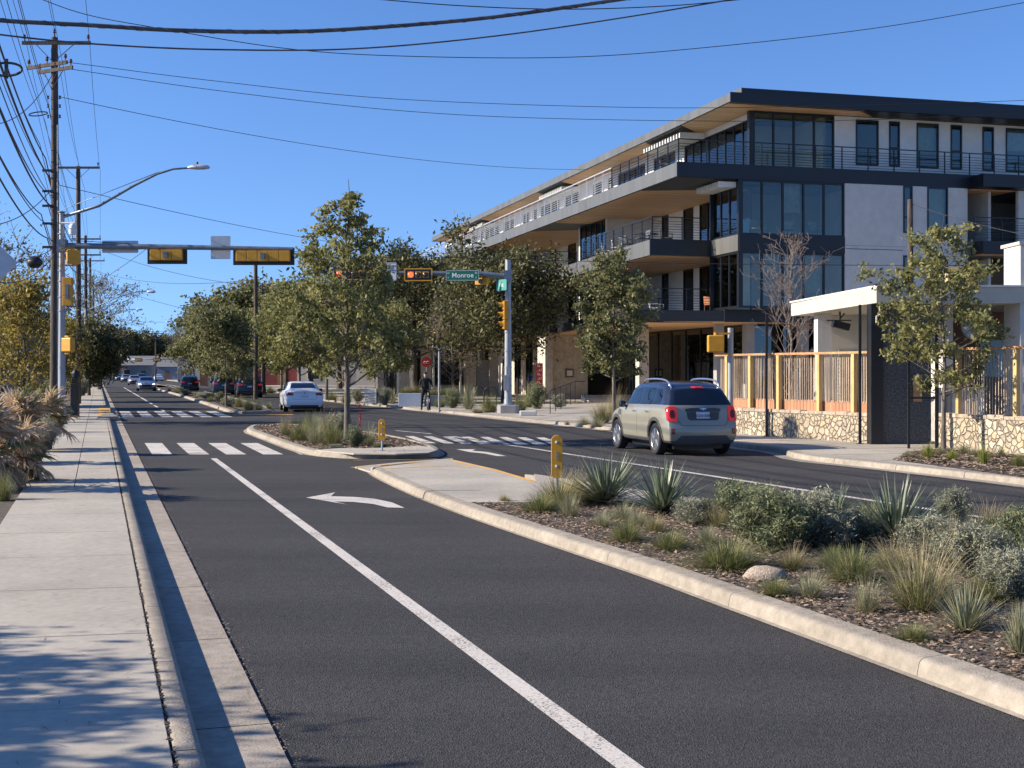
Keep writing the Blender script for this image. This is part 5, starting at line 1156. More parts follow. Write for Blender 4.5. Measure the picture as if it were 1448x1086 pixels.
for v in o.data.vertices:
    v.co.z = zl(237)+(v.co.z-zl(237))*(.8 if v.co.z > zl(237) else .5)
MB().tube([(xl(279), 0, zl(234)), (xl(279), 0, zl(229))], .035, 8).build('photocell', M['black'], lm)
mb = MB()
for py in (300, 331, 345, 383, 398, 420, 440, 520, 560): mb.lathe([(.115, 0), (.13, 0), (.13, .02), (.115, .02)], 14, M=T(0, 0, zl(py)))
mb.build('clamp_bands', M['galv'], lm, smooth='auto')
cm = MB(); cm.tube([(xl(88), -.1, zl(316)), (xl(108), -.15, zl(316))], .03, 6); cm.lathe([(.0, 0), (.11, .02), (.13, .12), (.12, .3), (.07, .36), (0, .38)], 14, M=T(xl(105), -.15, zl(333))); cam_o = cm.build('detector_camera', M['white'], lm, smooth='auto')
def place(o, px, py, Y, rz=0, label=None, cat=None, group=None): o.location = AT(px, py, Y); o.rotation_euler = (0, 0, rz); return tag(o, label, cat, group)
place(head(3, None, visor=True, border='yellow', sec=.355), 236.5, 361, YL-.05, R(180), 'three section traffic signal seen from behind, left one under the left mast arm', 'traffic signal', 'traffic signals on the left mast')
place(head(5, None, visor=True, border='yellow', sec=.355), 373, 362.5, YL-.05, R(180), 'five section traffic signal seen from behind at the end of the left mast arm', 'traffic signal', 'traffic signals on the left mast')
place(head(3, None, horizontal=False, plate=False), 97.5, 412.5, YL-.12, R(180), 'upright three section yellow signal on the left mast pole', 'traffic signal', 'traffic signals on the left mast')
place(ped(), 104, 363.5, YL-.15, R(205), 'yellow pedestrian signal just under the left mast arm', 'pedestrian signal', 'pedestrian signals on the left mast')
place(ped(), 97, 487.5, YL-.15, R(150), 'yellow pedestrian signal low on the left mast pole', 'pedestrian signal', 'pedestrian signals on the left mast')
for (px, py, w, h, lb) in ((170, 349, 1.19, .40, 'long blank back of a street name sign on the left mast arm'), (312, 350, .65, .76, 'square blank sign back between the two signals of the left mast arm')):
    o = sign_panel(w, h).build('sign', M['signback']); place(o, px, py, YL+.13, 0, lb, 'sign')
# right mast
YR = 55.0; xr = lambda px: (px-718.5)*YR/F; zr = lambda py: H0+(HY-py)*YR/F-.12
rm = empty('signal_mast', AX(718.5, YR, .12), 0, 'grey signal mast with a square concrete foot on the right pavement', 'signal mast')
MB().prism([(-.46, -.32), (-.32, -.46), (.32, -.46), (.46, -.32), (.46, .32), (.32, .46), (-.32, .46), (-.46, .32)], 0, .34).build('concrete_base', M['concrete'], rm, bevel=.02)
mb = MB(); mb.tube([(0, 0, .34), (0, 0, zr(368))], [.16, .12], 18); mb.lathe([(.26, .341), (.26, .38), (.18, .4), (.17, .6), (0, .6)], 16); mb.lathe([(.0, zr(368)), (.13, zr(368)), (.13, zr(368)+.03), (0, zr(368)+.06)], 16); mb.build('pole', M['galv'], rm, smooth='auto')
mb = MB(); mb.tube([(0, 0, zr(391)), (xr(680), 0, zr(387)), (xr(560), 0, zr(386)), (xr(470), 0, zr(384.5))], [.11, .10, .08, .05], 14); mb.box(-.17, .17, -.2, .2, zr(391)-.25, zr(391)+.25); mb.build('arm', M['arm'], rm, smooth='auto')
mb = MB(); mb.box(-.18, .05, -.25, -.14, .95, 1.6); mb.build('push_button_box', M['galv'], rm, bevel=.01)
mb = MB()
for py in (418, 470, 497, 520, 545): mb.lathe([(.15, 0), (.17, 0), (.17, .025), (.15, .025)], 14, M=T(0, 0, zr(py)))
mb.box(-.07, .07, -.2, -.15, zr(545), zr(545)+.8); mb.build('clamp_bands', M['galv'], rm, smooth='auto')
place(head(5, 0, sec=.315, visor=False, border='yellow'), 501, 387, YR-.28, R(-4), 'five section traffic signal with its left lens lit red, at the arm tip', 'traffic signal', 'traffic signals on the right mast')
place(head(3, 0, sec=.315, visor=False, border='yellow'), 591.5, 388.5, YR-.28, R(-4), 'three section traffic signal with its left lens lit red, beside the green street sign', 'traffic signal', 'traffic signals on the right mast')
hb = place(head(3, None, horizontal=False, plate=False, sec=.4), 712, 445.5, YR-.12, R(-80), 'upright yellow three section signal on the right mast pole, seen from the side', 'traffic signal', 'traffic signals on the right mast')
hb2 = place(head(2, None, plate=False, sec=.3), 683, 398, YR+.3, R(150), 'small yellow signal behind the green street sign', 'traffic signal', 'traffic signals on the right mast')
ns = empty('street_sign', AT(654, 389.5, YR-.2), R(-6)); tag(ns, 'green street name sign reading Monroe on the right mast arm', 'street sign')
sign_panel(1.42, .46, rad=.05).build('panel', M['green'], ns)
bd = MB(); 
for x0, x1, z0_, z1_ in ((-.68, .68, .195, .207), (-.68, .68, -.207, -.195), (-.692, -.68, -.2, .2), (.68, .692, -.2, .2)): bd.box(x0, x1, -.008, -.0035, z0_, z1_)
bd.build('border', M['white'], ns)
text_mesh('Monroe', .28, 'white', ns, T(.01, -.007, .0) @ FACE, sp=1.02, bold=.004); text_mesh('W', .10, 'white', ns, T(-.60, -.007, .09) @ FACE); text_mesh('St', .13, 'white', ns, T(.58, -.007, .1) @ FACE); text_mesh('9', .10, 'white', ns, T(-.60, -.007, -.1) @ FACE); text_mesh('8', .1, 'white', ns, T(.58, -.007, -.1) @ FACE)
ts = empty('street_sign', AT(709, 403, YR-.2), R(-52)); tag(ts, 'small teal street name sign beside the right mast pole', 'street sign')
sign_panel(.7, .46, rad=.05).build('panel', M['teal'], ts); text_mesh('1st', .26, 'white', ts, T(0, -.007, 0) @ FACE)
ws = empty('traffic_sign', AT(551, 384, YR-.22), R(-3)); tag(ws, 'white left turn yield on green sign between the red lit signals', 'traffic sign')
sign_panel(.6, .75, rad=.04).build('panel', M['white'], ws)
text_mesh('LEFT TURN\nYIELD\nON GREEN', .105, 'black', ws, T(0, -.007, .14) @ FACE); MB().lathe([(0, 0), (.1, 0), (.1, .004), (0, .004)], 20, M=T(0, -.004, -.21) @ FACE).build('green_disc', M['green'], ws)
bd = MB()
for x0, x1, z0_, z1_ in ((-.275, .275, .343, .352), (-.275, .275, -.352, -.343), (-.283, -.275, -.345, .345), (.275, .283, -.345, .345)): bd.box(x0, x1, -.007, -.0035, z0_, z1_)
bd.build('border', M['black'], ws)
# pedestrian signal pole by the fence
pq = empty('signal_pole', AX(1033, 35.3, .12), 0, 'short grey pole behind the grey car holding a yellow pedestrian signal', 'pole')
MB().tube([(0, 0, 0), (0, 0, 2.92)], .075, 14).build('pole', M['galv'], pq, smooth='auto'); MB().lathe([(.16, 0), (.16, .1), (.09, .2), (0, .2)], 12).build('base', M['galv'], pq, smooth='auto')
place(ped(f=-1), 1012, 486, 35.2, 0, 'yellow pedestrian signal on the short pole behind the grey car', 'pedestrian signal')
# diamond sign at the left edge
dg = empty('diamond_sign', AX(-4, 18.6, .1), R(6)); tag(dg, 'back of a diamond shaped sign cut by the left edge', 'sign')
o = sign_panel(.62, .62, rad=.05).build('panel', M['signback'], dg); o.rotation_euler = (0, R(45), 0); o.location = (-.15, 0, 3.30)
MB().box(-.17, -.13, .005, .045, 0, 3.6).build('post', M['galv'], dg)
# yellow island markers
def marker(loc, h, w, label, rz=0):
    r = empty('island_marker', loc, rz); mb = MB(); n = 14; pts = []
    H = h*.67; z0 = h-H; rad = w/2
    out = [(rad*math.cos(R(180*k/n)), h-rad+rad*math.sin(R(180*k/n))) for k in range(n+1)]+[(-rad, z0+.03), (-rad+.03, z0), (rad-.03, z0), (rad, z0+.03)]
    k = len(out); mb.add([(p[0], -.015, p[1]) for p in out]+[(p[0], .015, p[1]) for p in out], [tuple(range(k-1, -1, -1)), tuple(range(k, 2*k))]+[(i, (i+1) % k, k+(i+1) % k, k+i) for i in range(k)])
    mb.build('panel', M['yellow'], r, bevel=.006)
    mb = MB(); mb.tube([(0, .035, 0), (0, .035, h-.12)], .022, 8); mb.box(-.05, .05, 0, .09, 0, .01); mb.build('post', M['galv'], r, smooth='auto')
    for z in (h-rad*1.3, z0+H*.27):
        MB().lathe([(0, 0), (.026, 0), (.02, .012), (0, .014)], 12, M=T(0, -.016, z) @ FACE).build('stud', M['galv'], r, smooth=True)
    mb = MB(); mb.box(-.015, .0, -.019, -.0155, z0+H*.42, z0+H*.62); mb.box(.01, .02, -.019, -.0155, z0+H*.42, z0+H*.58); mb.build('faded_mark', M['slat'], r)
    return tag(r, label, 'marker', 'yellow island markers')
g_ = G(787.5, 706, .12); marker(g_, 91*g_.y/F, 16*g_.y/F, 'larger yellow round topped island marker standing in the grass of the near bed')
g_ = G(540, 637.5, .133); marker(g_, 45*g_.y/F, 9.5*g_.y/F, 'smaller yellow round topped island marker on the paved end of the tree island')
# small things on the right pavement
def boxy(name, px, py, w, h, d, m, label, cat, z=.12, bevel=.01, rz=0):
    p = G(px, py, z); s = p.y/F; o = MB().box(-w*s/2, w*s/2, 0, d, 0, h*s).build(name, M[m], loc=p, rz=rz, bevel=bevel); tag(o, label, cat); return o, p, s
def planter(px, py, w, h, d, m, lb, fol):
    p = G(px, py, .12); s = p.y/F; r = empty('planter_box', p, R(3), lb, 'planter'); W_, Hh = w*s, h*s; b = MB()
    b.box(-W_/2, W_/2, 0, .06, 0, Hh); b.box(-W_/2, W_/2, d-.06, d, 0, Hh); b.box(-W_/2, -W_/2+.06, .061, d-.061, 0, Hh-.002); b.box(W_/2-.06, W_/2, .061, d-.061, 0, Hh-.002); b.build('box', M[m], r, bevel=.01)
    MB().box(-W_/2+.06, W_/2-.06, .06, d-.06, 0, Hh-.06).build('soil', M['soil'], r)
    for i in range(fol): 
        o = plant('gt' if i % 2 else 'gg', i % 2, p+Vector((-W_/2+W_*(i+.5)/fol, d/2, Hh-.08)), 1.5, ['tan grass', 'green grass', 'dry grass'][i % 3]+' growing in the '+lb.split(' on')[0].split(' with')[0]+(', far side' if i > 1 else ''), 'planter grasses')
planter(580, 575, 33, 19, 1.1, 'white', 'white rectangular planter box on the pavement left of the bicycle', 3)
planter(622, 574, 44, 15, .9, 'concrete', 'long grey planter box behind the bicycle', 4)
o, p, s = boxy('planter_tub', 747, 588, 24, 7, .5, 'whitewall', 'low white planter tub right of the signal mast foot', 'planter', bevel=.04)
st_ = empty('slatted_stand', G(524, 573, .12), R(-5), 'white slatted stand on the right pavement beside dark shrubs', 'stand'); s = st_.location.y/F
b = MB(); b.box(-8*s, -7*s, 0, .06, 0, 25*s); b.build('frame_post', M['white'], st_); MB().box(7*s, 8*s, 0, .06, 0, 25*s).build('frame_post', M['white'], st_)
b = MB()
for i in range(9): b.box(-6.95*s, 6.95*s, .02, .04, (3+i*2.3)*s, (4.4+i*2.3)*s)
b.build('slats', M['white'], st_)
o = MB().tube([(0, 0, 0), (0, 0, 85*G(621, 582, .12).y/F)], .045, 10).build('street_post', M['galv'], loc=G(621, 582, .12), smooth='auto'); tag(o, 'slim light grey post right of the person with the bicycle', 'post')
rs = empty('round_sign', AX(603, 86, .12), 0, 'red round sign under the cafe canopy above the person', 'sign'); zc = H0+(HY-512)*86/F-.12
MB().tube([(0, .03, 0), (0, .03, zc)], .03, 8).build('post', M['galv'], rs); MB().lathe([(0, 0), (.33, 0), (.33, .03), (0, .03)], 28, M=T(0, 0, zc) @ FACE).build('disc', M['red'], rs)
b = MB(); b.tube([(-.2, -.035, zc-.03), (-.1, -.035, zc+.05), (-.02, -.035, zc-.02), (.08, -.035, zc+.06), (.2, -.035, zc+.02)], .018, 5); b.box(-.17, .17, -.038, -.031, zc-.09, zc-.06); b.build('white_script', M['white'], rs)
bn = empty('banner', AX(763, 79, .12), 0, 'tall narrow red banner with pale characters by the tan wall', 'banner'); z0_ = H0+(HY-551)*79/F-.12
MB().box(-.2, .2, 0, .03, z0_, z0_+1.6).build('panel', M['red'], bn); MB().tube([(.0, .06, 0), (0, .06, z0_+1.7)], .025, 6).build('post', M['galv'], bn)
b = MB()
for i in range(6): z = z0_+.12+i*.25; b.box(-.12, .12, -.006, -.002, z, z+.03); b.box(-.12 if i % 2 else .08, -.08 if i % 2 else .12, -.0062, -.0022, z+.03, z+.16); b.box(-.03, .01, -.0064, -.0024, z+.031, z+.12)
b.build('characters', M['white'], bn)
b = MB(); b.box(-.06, .06, -.06, .06, 0, 37*G(731, 577, .12).y/F); tag(b.build('red_post', M['darkwood'], loc=G(731, 577, .12), bevel=.01), 'short reddish wooden post right of the signal mast', 'post')
for (px, lb) in ((676, 'left grey bicycle rack hoop behind the yucca'), (693, 'right grey bicycle rack hoop behind the yucca')):
    p = G(px, 574, .12); b = MB(); b.tube([(-.32, 0, 0), (-.32, 0, .7), (-.22, 0, .92), (0, 0, 1.0), (.22, 0, .92), (.32, 0, .7), (.32, 0, 0)], .028, 8); tag(b.build('bicycle_rack', M['black'], loc=p, smooth=True), lb, 'bicycle rack', 'bicycle rack hoops')
hr = empty('handrail', G(778, 585, .12), 0, 'thin black sloping handrail by the entrance walk', 'handrail'); b = MB(); A_ = Vector((0, 0, 0)); B_ = Vector((1.3, 5.5, .35))
b.tube([A_+Vector((0, 0, .95)), B_+Vector((0, 0, .95)), B_+Vector((.5, .3, .95))], .02, 6); b.tube([A_+Vector((0, 0, .5)), B_+Vector((0, 0, .5))], .012, 6); b.build('rail', M['black'], hr)
for i in range(6): q = A_.lerp(B_, i/5); MB().tube([q, q+Vector((0, 0, .95))], .018, 6).build('post', M['black'], hr)
# ------------------------------------------------------------------ utility poles, lamps, cables
def upole(px, Y, topy, label, arms=(), r0=.16, r1=.11, group='wooden utility poles', extra=None, z=.1):
    top = H0+(HY-topy)*Y/F-z; rt = empty('utility_pole', AX(px, Y, z), 0, label, 'utility pole', group); 
    MB().tube([(0, 0, 0), (.02, 0, top*.5), (0, 0, top)], [r0, (r0+r1)/2, r1], 12).build('pole', M['wood_pole'], rt, smooth='auto')
    for (dz, xa, xb, rz, nins) in arms:
        b = MB(); M4 = rotz(R(rz)); z_ = top-dz; b.box(xa, xb, -.06-.11, -.11, z_-.06, z_+.06, M=M4)
        for sx in (xa, xb): b.tube([M4 @ Vector((sx*.55, -.13, z_-.05)), M4 @ Vector((0, -.12, z_-.65))], .014, 4) if abs(sx) > .4 else None
        b.build('crossarm', M['wood_pole'], rt)
        for i in range(nins):
            x = xa+.08+(xb-xa-.16)*i/max(1, nins-1); MB().lathe([(.02, 0), (.02, .08), (.055, .09), (.03, .12), (.06, .14), (.035, .18), (.05, .2), (.0, .24)], 10, M=T(0, 0, 0) @ M4 @ T(x, -.14, z_+.06)).build('insulator', M['ins'], rt, smooth='auto')
    return rt, top
up1, tp = upole(77, 44.6, 53, 'tallest and nearest wooden utility pole with two crossarm levels', [(.22, -1.05, 1.28, 0, 2), (.95, -1.15, .75, -28, 3), (1.15, -.6, 1.0, -28, 3)])
b = MB(); b.lathe([(.02, 0), (.03, .15), (.06, .17), (.03, .22), (.05, .25), (0, .32)], 10, M=T(0, 0, tp)); b.build('insulator', M['ins'], up1, smooth='auto')
for dz in (2.05, 2.35, 2.7):
    for sx in (-1, 1): MB().lathe([(.0, -.06), (.05, -.05), (.02, 0), (.05, .05), (0, .06)], 8, M=T(sx*.2, -.05, tp-dz)).build('insulator', M['ins'], up1, smooth='auto')
MB().tube([(.14, -.1, 0), (.14, -.11, tp-3)], .02, 6).build('conduit', M['grey_eq'], up1)
for dz in (4.6, 5.3, 5.8, 6.4, 7.2): b = MB(); b.box(-.35, .1, -.19, -.15, tp-dz, tp-dz+.08); b.lathe([(.13, 0), (.15, 0), (.15, .04), (.13, .04)], 12, M=T(0, 0, tp-dz)); b.build('bracket', M['black'], up1)
up2, tp2 = upole(110.5, 71, 235, 'second wooden utility pole with one crossarm, right behind the signal mast', [(.1, -1.1, 1.2, 0, 2)])
upole(121, 107, 333, 'third wooden utility pole down the left pavement', [(.3, -1.1, 1.3, 0, 2), (1.6, -.9, 1.3, 0, 2)])
upole(127.5, 140, 365, 'fourth wooden utility pole down the left pavement', [(.3, -1.1, 1.6, 0, 2), (3, -1.1, 1.6, 0, 2)])
upole(132, 180, 400, 'fifth and farthest wooden utility pole on the left pavement', [(.3, -1.2, 1.4, 0, 2)])
upole(361.5, 84, 373, 'slim dark utility pole rising before the oaks on the right of the street', [], r0=.15, r1=.12)
upole(371, 100, 400, 'slimmer pole just right of the slim dark one by the parked cars', [], r0=.09, r1=.06, group='slim poles on the right of the street')
upole(273, 190, 440, 'far wooden pole left of the right hand oaks', [(.2, -.9, .9, 0, 2)])
upole(220, 240, 470, 'small far utility pole above the silver car', [(.2, -1.6, 1.6, 0, 2), (1.1, -1.2, 1.2, 0, 2)])
upole(252, 250, 480, 'farthest pole, between the small far pole and the oaks', [(.2, -1.2, 1.2, 0, 2)])
upole(1287, 49, 282, 'reddish wooden pole rising behind the restaurant roof', [], r0=.13, r1=.10)
# equipment on the second pole foot
gq = MB(); gq.box(-.14, .14, -.13, .13, 0, 1.3); gq.box(-.11, .11, -.11, .11, 1.301, 1.5); gq.lathe([(.0, 0), (.13, .02), (.14, .18), (.08, .3), (0, .32)], 12, M=T(.02, 0, 1.5))
tag(gq.build('utility_cabinet', M['black'], loc=AX(106, 50, .12), bevel=.02), 'tall narrow black cabinet beside the pavement in front of the second pole', 'cabinet')
# lamps further down
def lamp(px0, Y, py0, px1, py1, lb, side=1):
    r = empty('street_lamp', AX(px0, Y, .1), 0, lb, 'street lamp', 'street lamps down the street'); s = Y/F; z0_ = H0+(HY-py0)*s-.1; z1_ = H0+(HY-py1)*s-.1; dx = (px1-px0)*s
    MB().tube([(0, 0, 0), (0, 0, z0_+.2)], [.1, .07], 10).build('pole', M['galv'], r, smooth=True)
    MB().tube([(0, 0, z0_), (dx*.55, 0, z0_+(z1_-z0_)*.75), (dx*.85, 0, z1_), (dx, 0, z1_)], [.045, .04, .035, .03], 8).build('lamp_arm', M['arm'], r, smooth=True)
    MB().tube([(dx, 0, z1_), (dx*1.0+.1*side, 0, z1_), (dx+.5*side, 0, z1_-.02), (dx+.7*side, 0, z1_-.02)], [.04, .1, .11, .04], 10).build('lamp_head', M['signback'], r, smooth=True)
lamp(121, 106, 440, 208, 412.5, 'street lamp on the left side just beyond the third pole')
lamp(131, 150, 462, 193, 437.5, 'second farther street lamp on the left side')
lamp(273, 189, 466, 241, 454.5, 'far street lamp reaching in from the right side', -1)
def catenary(a, b, sag, n=28):
    a = Vector(a); b = Vector(b); return [a.lerp(b, i/n)-Vector((0, 0, 4*sag*(i/n)*(1-i/n))) for i in range(n+1)]
cn = [0]
def cable(pts, r, m='wire', label='thin black overhead cable', group='overhead cables'):
    if group == 'cables crossing the street':          # runs on to poles well outside the photograph
        pts = list(pts); e_ = pts[-1]-pts[-2]; e_.normalize(); pts += [pts[-1]+e_*k+Vector((0, 0, .006*k*k)) for k in (3, 7, 12, 18)] if e_.x > 0 and e_.z < .3 and pts[-1].y < 60 else []
        
    o = MB().tube(pts, r, 5, cap=False).build('cable', M[m], smooth=True); tag(o, label, 'cable', group); cn[0] += 1; return o
def spl(ctrl, n=8):                                     # Catmull-Rom through control points
    c = [Vector(p) for p in ctrl]; c = [c[0]*2-c[1]]+c+[c[-1]*2-c[-2]]; out = []
    for i in range(1, len(c)-2):
        for k in range(n):
            t = k/n; a, b, d, e = c[i-1], c[i], c[i+1], c[i+2]; out.append(.5*((2*b)+(d-a)*t+(2*a-5*b+4*d-e)*t*t+(3*b-a-3*d+e)*t**3))
    return out+[c[-2]]
m_ = M['wiregrey']
thick = cable(spl([AT(-60, 20, 17), AT(0, 29, 17.3), (AT(130, 36, 17.8)), AT(250, 43, 18.2), AT(400, 45, 19), AT(530, 39, 19.6), AT(700, 24, 20.5), AT(900, -4, 21.5), AT(1000, -20, 22)]), .031, 'wiregrey', 'thickest lashed cable sweeping across the top of the sky', 'cables crossing the street')
def lashing(pts, r, pitch, nm, lb):
    mb = MB(); L = 0; seg = []
    for a, b in zip(pts, pts[1:]):
        n = max(1, int((b-a).length/.012))
        for k in range(n):
            p = a.lerp(b, k/n); d = (b-a).normalized(); u = d.orthogonal().normalized(); v = d.cross(u); L += (b-a).length/n; t = L/pitch*2*math.pi
            seg.append(p+(u*math.cos(t)+v*math.sin(t))*r)
    mb.tube(seg, .0035, 3, cap=False); return mb
pts1 = [AT(-60, 20, 17), AT(0, 29, 17.3), (AT(130, 36, 17.8)), AT(250, 43, 18.2), AT(400, 45, 19), AT(530, 39, 19.6), AT(700, 24, 20.5), AT(900, -4, 21.5)]
lashing(spl(pts1), .033, .5, 'lashing', '').build('lashing_wire', M['galv'], thick)
cable(spl([AT(-60, 38, 17), AT(0, 49, 17.3), AT(130, 62, 17.8), AT(300, 70, 18.4), AT(500, 69, 19.4), AT(700, 51, 20.4), AT(900, 22, 21.4), AT(1100, -12, 22.4)]), .0125, 'wiregrey', 'twisted cable hanging just below the thickest one', 'cables crossing the street')
cable(spl([AT(40, -8, 30), AT(120, 20, 30), AT(225, 40, 30), AT(400, 68, 31), AT(560, 79, 31), AT(800, 81, 32), AT(1000, 67, 33), AT(1250, 38, 34), AT(1480, -2, 35)]), .010, 'wire', 'thin long cable sagging under the thick ones across the whole sky', 'cables crossing the street')
cable(spl([AT(500, -4, 24), AT(650, 8, 24), AT(800, 13, 24.5), AT(950, 8, 25), AT(1080, -4, 25)]), .010, 'wire', 'short cable touching the top edge in the middle', 'cables crossing the street')
cable(spl([AT(95, 88, 44.5), AT(300, 114, 46), AT(560, 140, 48), AT(900, 152, 50), AT(1150, 150, 51), AT(1448, 142, 52), AT(1700, 128, 53)]), .011, 'wire', 'upper of the two thin cables crossing before the roof edge', 'cables crossing the street')
cable(spl([AT(95, 97, 44.5), AT(300, 127, 46), AT(560, 156, 48), AT(800, 168, 49.5), AT(1150, 171, 51), AT(1448, 160, 52), AT(1700, 146, 53)]), .011, 'wire', 'lower of the two thin cables crossing before the roof edge', 'cables crossing the street')
cable(catenary(AT(85, 137, 44.5), AT(960, 232, 92), 1.2), .012, 'wire', 'thin cable running down from the tallest pole towards the far roof', 'cables crossing the street')
cable(catenary(AT(85, 262, 44.5), AT(800, 338, 150), 2), .012, 'wire', 'lowest thin cable running from the tallest pole over the island tree', 'cables crossing the street')
cable(catenary(AT(100, 340, 43.1), AT(1700, 372, 43.5), .35), .011, 'wire', 'level cable at the height of the left mast arm', 'cables crossing the street')
cable(catenary(AT(1288, 288, 49), AT(1600, 350, 45), .3), .011, 'wiregrey', 'service cable from the reddish pole towards the right edge', 'cables crossing the street')
cable(catenary(AT(1288, 424, 49), AT(1372, 320, 45), .25), .011, 'wiregrey', 'pale cable rising from the reddish pole through the tree', 'cables crossing the street')
# lines along the left poles: from behind the camera to pole 1, to pole 2, and on
def pole_top(px, Y, z): return Vector(((px-CX)*Y/F, Y, z))
prevp = lambda dx, z: Vector((-3.3+dx, 4.6, z))
runs = [(-.95, 13.0, .009), (1.2, 13.0, .009), (0, 13.45, .009), (-.25, 11.2, .01), (-.2, 10.85, .01), (-.3, 9.1, .02), (-.2, 8.5, .026), (-.35, 8.0, .016), (-.15, 7.5, .024), (-.3, 6.9, .014), (-.25, 6.4, .02), (-.3, 10.3, .009), (-.5, 9.6, .012), (-.4, 8.8, .01), (-.1, 7.8, .012), (-.45, 7.2, .018), (-.6, 10.8, .008), (.35, 12.0, .008)]
nmz = ['upper left conductor', 'upper right conductor', 'top conductor', 'first secondary wire', 'second secondary wire', 'telephone cable', 'thick telephone cable', 'slack telephone cable', 'heavy lower cable', 'thin lower cable', 'lowest bundle', 'third secondary wire', 'fourth secondary wire', 'thin telephone wire', 'second thin telephone wire', 'bundled drop cable', 'outer secondary wire', 'single wire between crossarms']
for (dx, z, r), nm in zip(runs, nmz):
    sg = .9 if z < 10 else .7
    a = prevp(dx*.9, z+.15); b = pole_top(77, 44.4, z)+Vector((dx, 0, 0)); c = pole_top(110.5, 71, z-.2)+Vector((dx, 0, 0)); d = pole_top(121, 107, z-.3)+Vector((dx, 0, 0)); e = pole_top(132, 180, z-.5)+Vector((dx, 0, 0))
    pts = catenary(a, b, sg, 40)+catenary(b, c, .5, 14)[1:]+catenary(c, d, .7, 14)[1:]+catenary(d, e, 1, 14)[1:]
    cable(pts, r, 'wire', nm+' strung along the left utility poles', 'lines along the left poles')
# loops crossing the street farther away
for i, (pa, pb_, Ya, Yb, sg, lb) in enumerate((((121, 345), (372, 405), 107, 100, .6, 'far cable from the third pole to the slim dark pole'), ((127, 380), (361, 395), 140, 84, .8, 'far cable from the fourth pole across the street'), ((132, 440), (273, 450), 180, 190, 1.0, 'far cable low over the street, upper one'), ((132, 455), (273, 462), 180, 190, 1.0, 'far cable low over the street, lower one'), ((127, 395), (520, 450), 140, 150, 2.0, 'far cable sagging behind the island tree'), ((-20, 320), (77, 262), 30, 44.5, .3, 'cable joining the tallest pole from the left edge'), ((-20, 176), (77, 100), 34, 44.5, .5, 'thin cable joining the tallest pole high up from the left'), ((-20, 370), (77, 350), 32, 44.4, .2, 'cable with a black splice reaching the tallest pole from the left'), ((-20, 395), (77, 360), 30, 44.4, .4, 'second low cable reaching the tallest pole from the left'), ((110, 415), (207, 352), 71, 60, .1, 'straight stay cable rising from the second pole'))):
    cable(catenary(AT(pa[0], pa[1], Ya), AT(pb_[0], pb_[1], Yb), sg), .013 if Ya < 100 else .018, 'wire', lb, 'far cables')
b = MB(); b.tube([(-.25, 0, 0), (-.18, 0, 0), (-.12, 0, 0), (.12, 0, 0), (.18, 0, 0), (.25, 0, 0)], [.03, .12, .18, .18, .12, .03], 14); tag(b.build('splice_case', M['black'], loc=AT(49, 371, 41), smooth=True), 'round black splice case hanging left of the tallest pole', 'splice case')
b = MB()
for k in range(20): t0, t1 = R(18*k), R(18*(k+1)); b.tube([(.24*math.cos(t0), 0, .10*math.sin(t0)), (.24*math.cos(t1), 0, .10*math.sin(t1))], .02, 5)
b.beam((0, 0, -.14), (0, 0, .16), .03, .05); tag(b.build('cable_storage_loop', M['black'], loc=AT(9, 98, 20)), 'black cable storage bracket on the wires at the upper left edge', 'bracket')
b = MB()
for k in range(20): t0, t1 = R(18*k), R(18*(k+1)); b.tube([(.3*math.cos(t0), 0, .06*math.sin(t0)+.03*math.cos(t0)), (.3*math.cos(t1), 0, .06*math.sin(t1)+.03*math.cos(t1))], .02, 5)
tag(b.build('cable_storage_loop', M['black'], loc=AT(54, 161, 42)), 'black cable storage bracket just left of the tallest pole', 'bracket')
# ------------------------------------------------------------------ far background
def house(px0, px1, Y, h, wall, roof, label, gable=True, z=0, depth=9, door=True):
    s = Y/F; W_ = (px1-px0)*s; r = empty('house' if gable else 'shop_building', AX(px0, Y, z), 0, label, 'building'); M[wall]
    MB().box(0, W_, 0, depth, 0, h).build('wall', M[wall], r)
    b = MB()
    if gable: b.add([(-.4, -.5, h), (W_+.4, -.5, h), (W_+.4, depth+.5, h), (-.4, depth+.5, h), (-.4, depth/2, h+2.2), (W_+.4, depth/2, h+2.2)], [(0, 1, 5, 4), (2, 3, 4, 5), (0, 4, 3), (1, 2, 5), (3, 2, 1, 0)])
    else: b.box(-.2, W_+.2, -.3, depth+.2, h, h+.35)
    b.build('roof', M[roof], r)
    n = max(1, int(W_/3.2))
    for i in range(n):
        x = W_*(i+.5)/n; w = .7
        if door and i == n//2: MB().box(x-.5, x+.5, -.05, -.01, 0, 2.1).build('door', M['darkwood'], r)
        else: 
            f = MB().box(x-w-.06, x+w+.06, -.06, -.01, .9, 2.4).build('window', M['white'], r); MB().box(x-w, x+w, -.08, -.062, .97, 2.33).build('pane', M['black'], f)
    return r
M['roofgrey'] = mat('grey_roof', (.16, .16, .17), .8, noise_amt=.15); M['bluegrey'] = mat('blue_grey_boards', (.16, .19, .24), .7, noise_amt=.1); M['redwall'] = mat('dark_red_boards', (.16, .03, .03), .7)
house(168, 215, 300, 3.4, 'concrete', 'roofgrey', 'far pale grey house at the end of the street behind the traffic'); house(222, 250, 290, 3.0, 'bluegrey', 'roofgrey', 'far blue grey house at the right end of the street'); house(252, 268, 230, 4.2, 'bluegrey', 'roofgrey', 'blue grey two tone house before the right oaks', gable=False)
house(276, 300, 175, 4.0, 'cream', 'soffit', 'cream building with an orange eave between the far house and the oaks', gable=False); house(120, 150, 290, 3.2, 'stone', 'roofgrey', 'far tan house behind the left pavement trees')
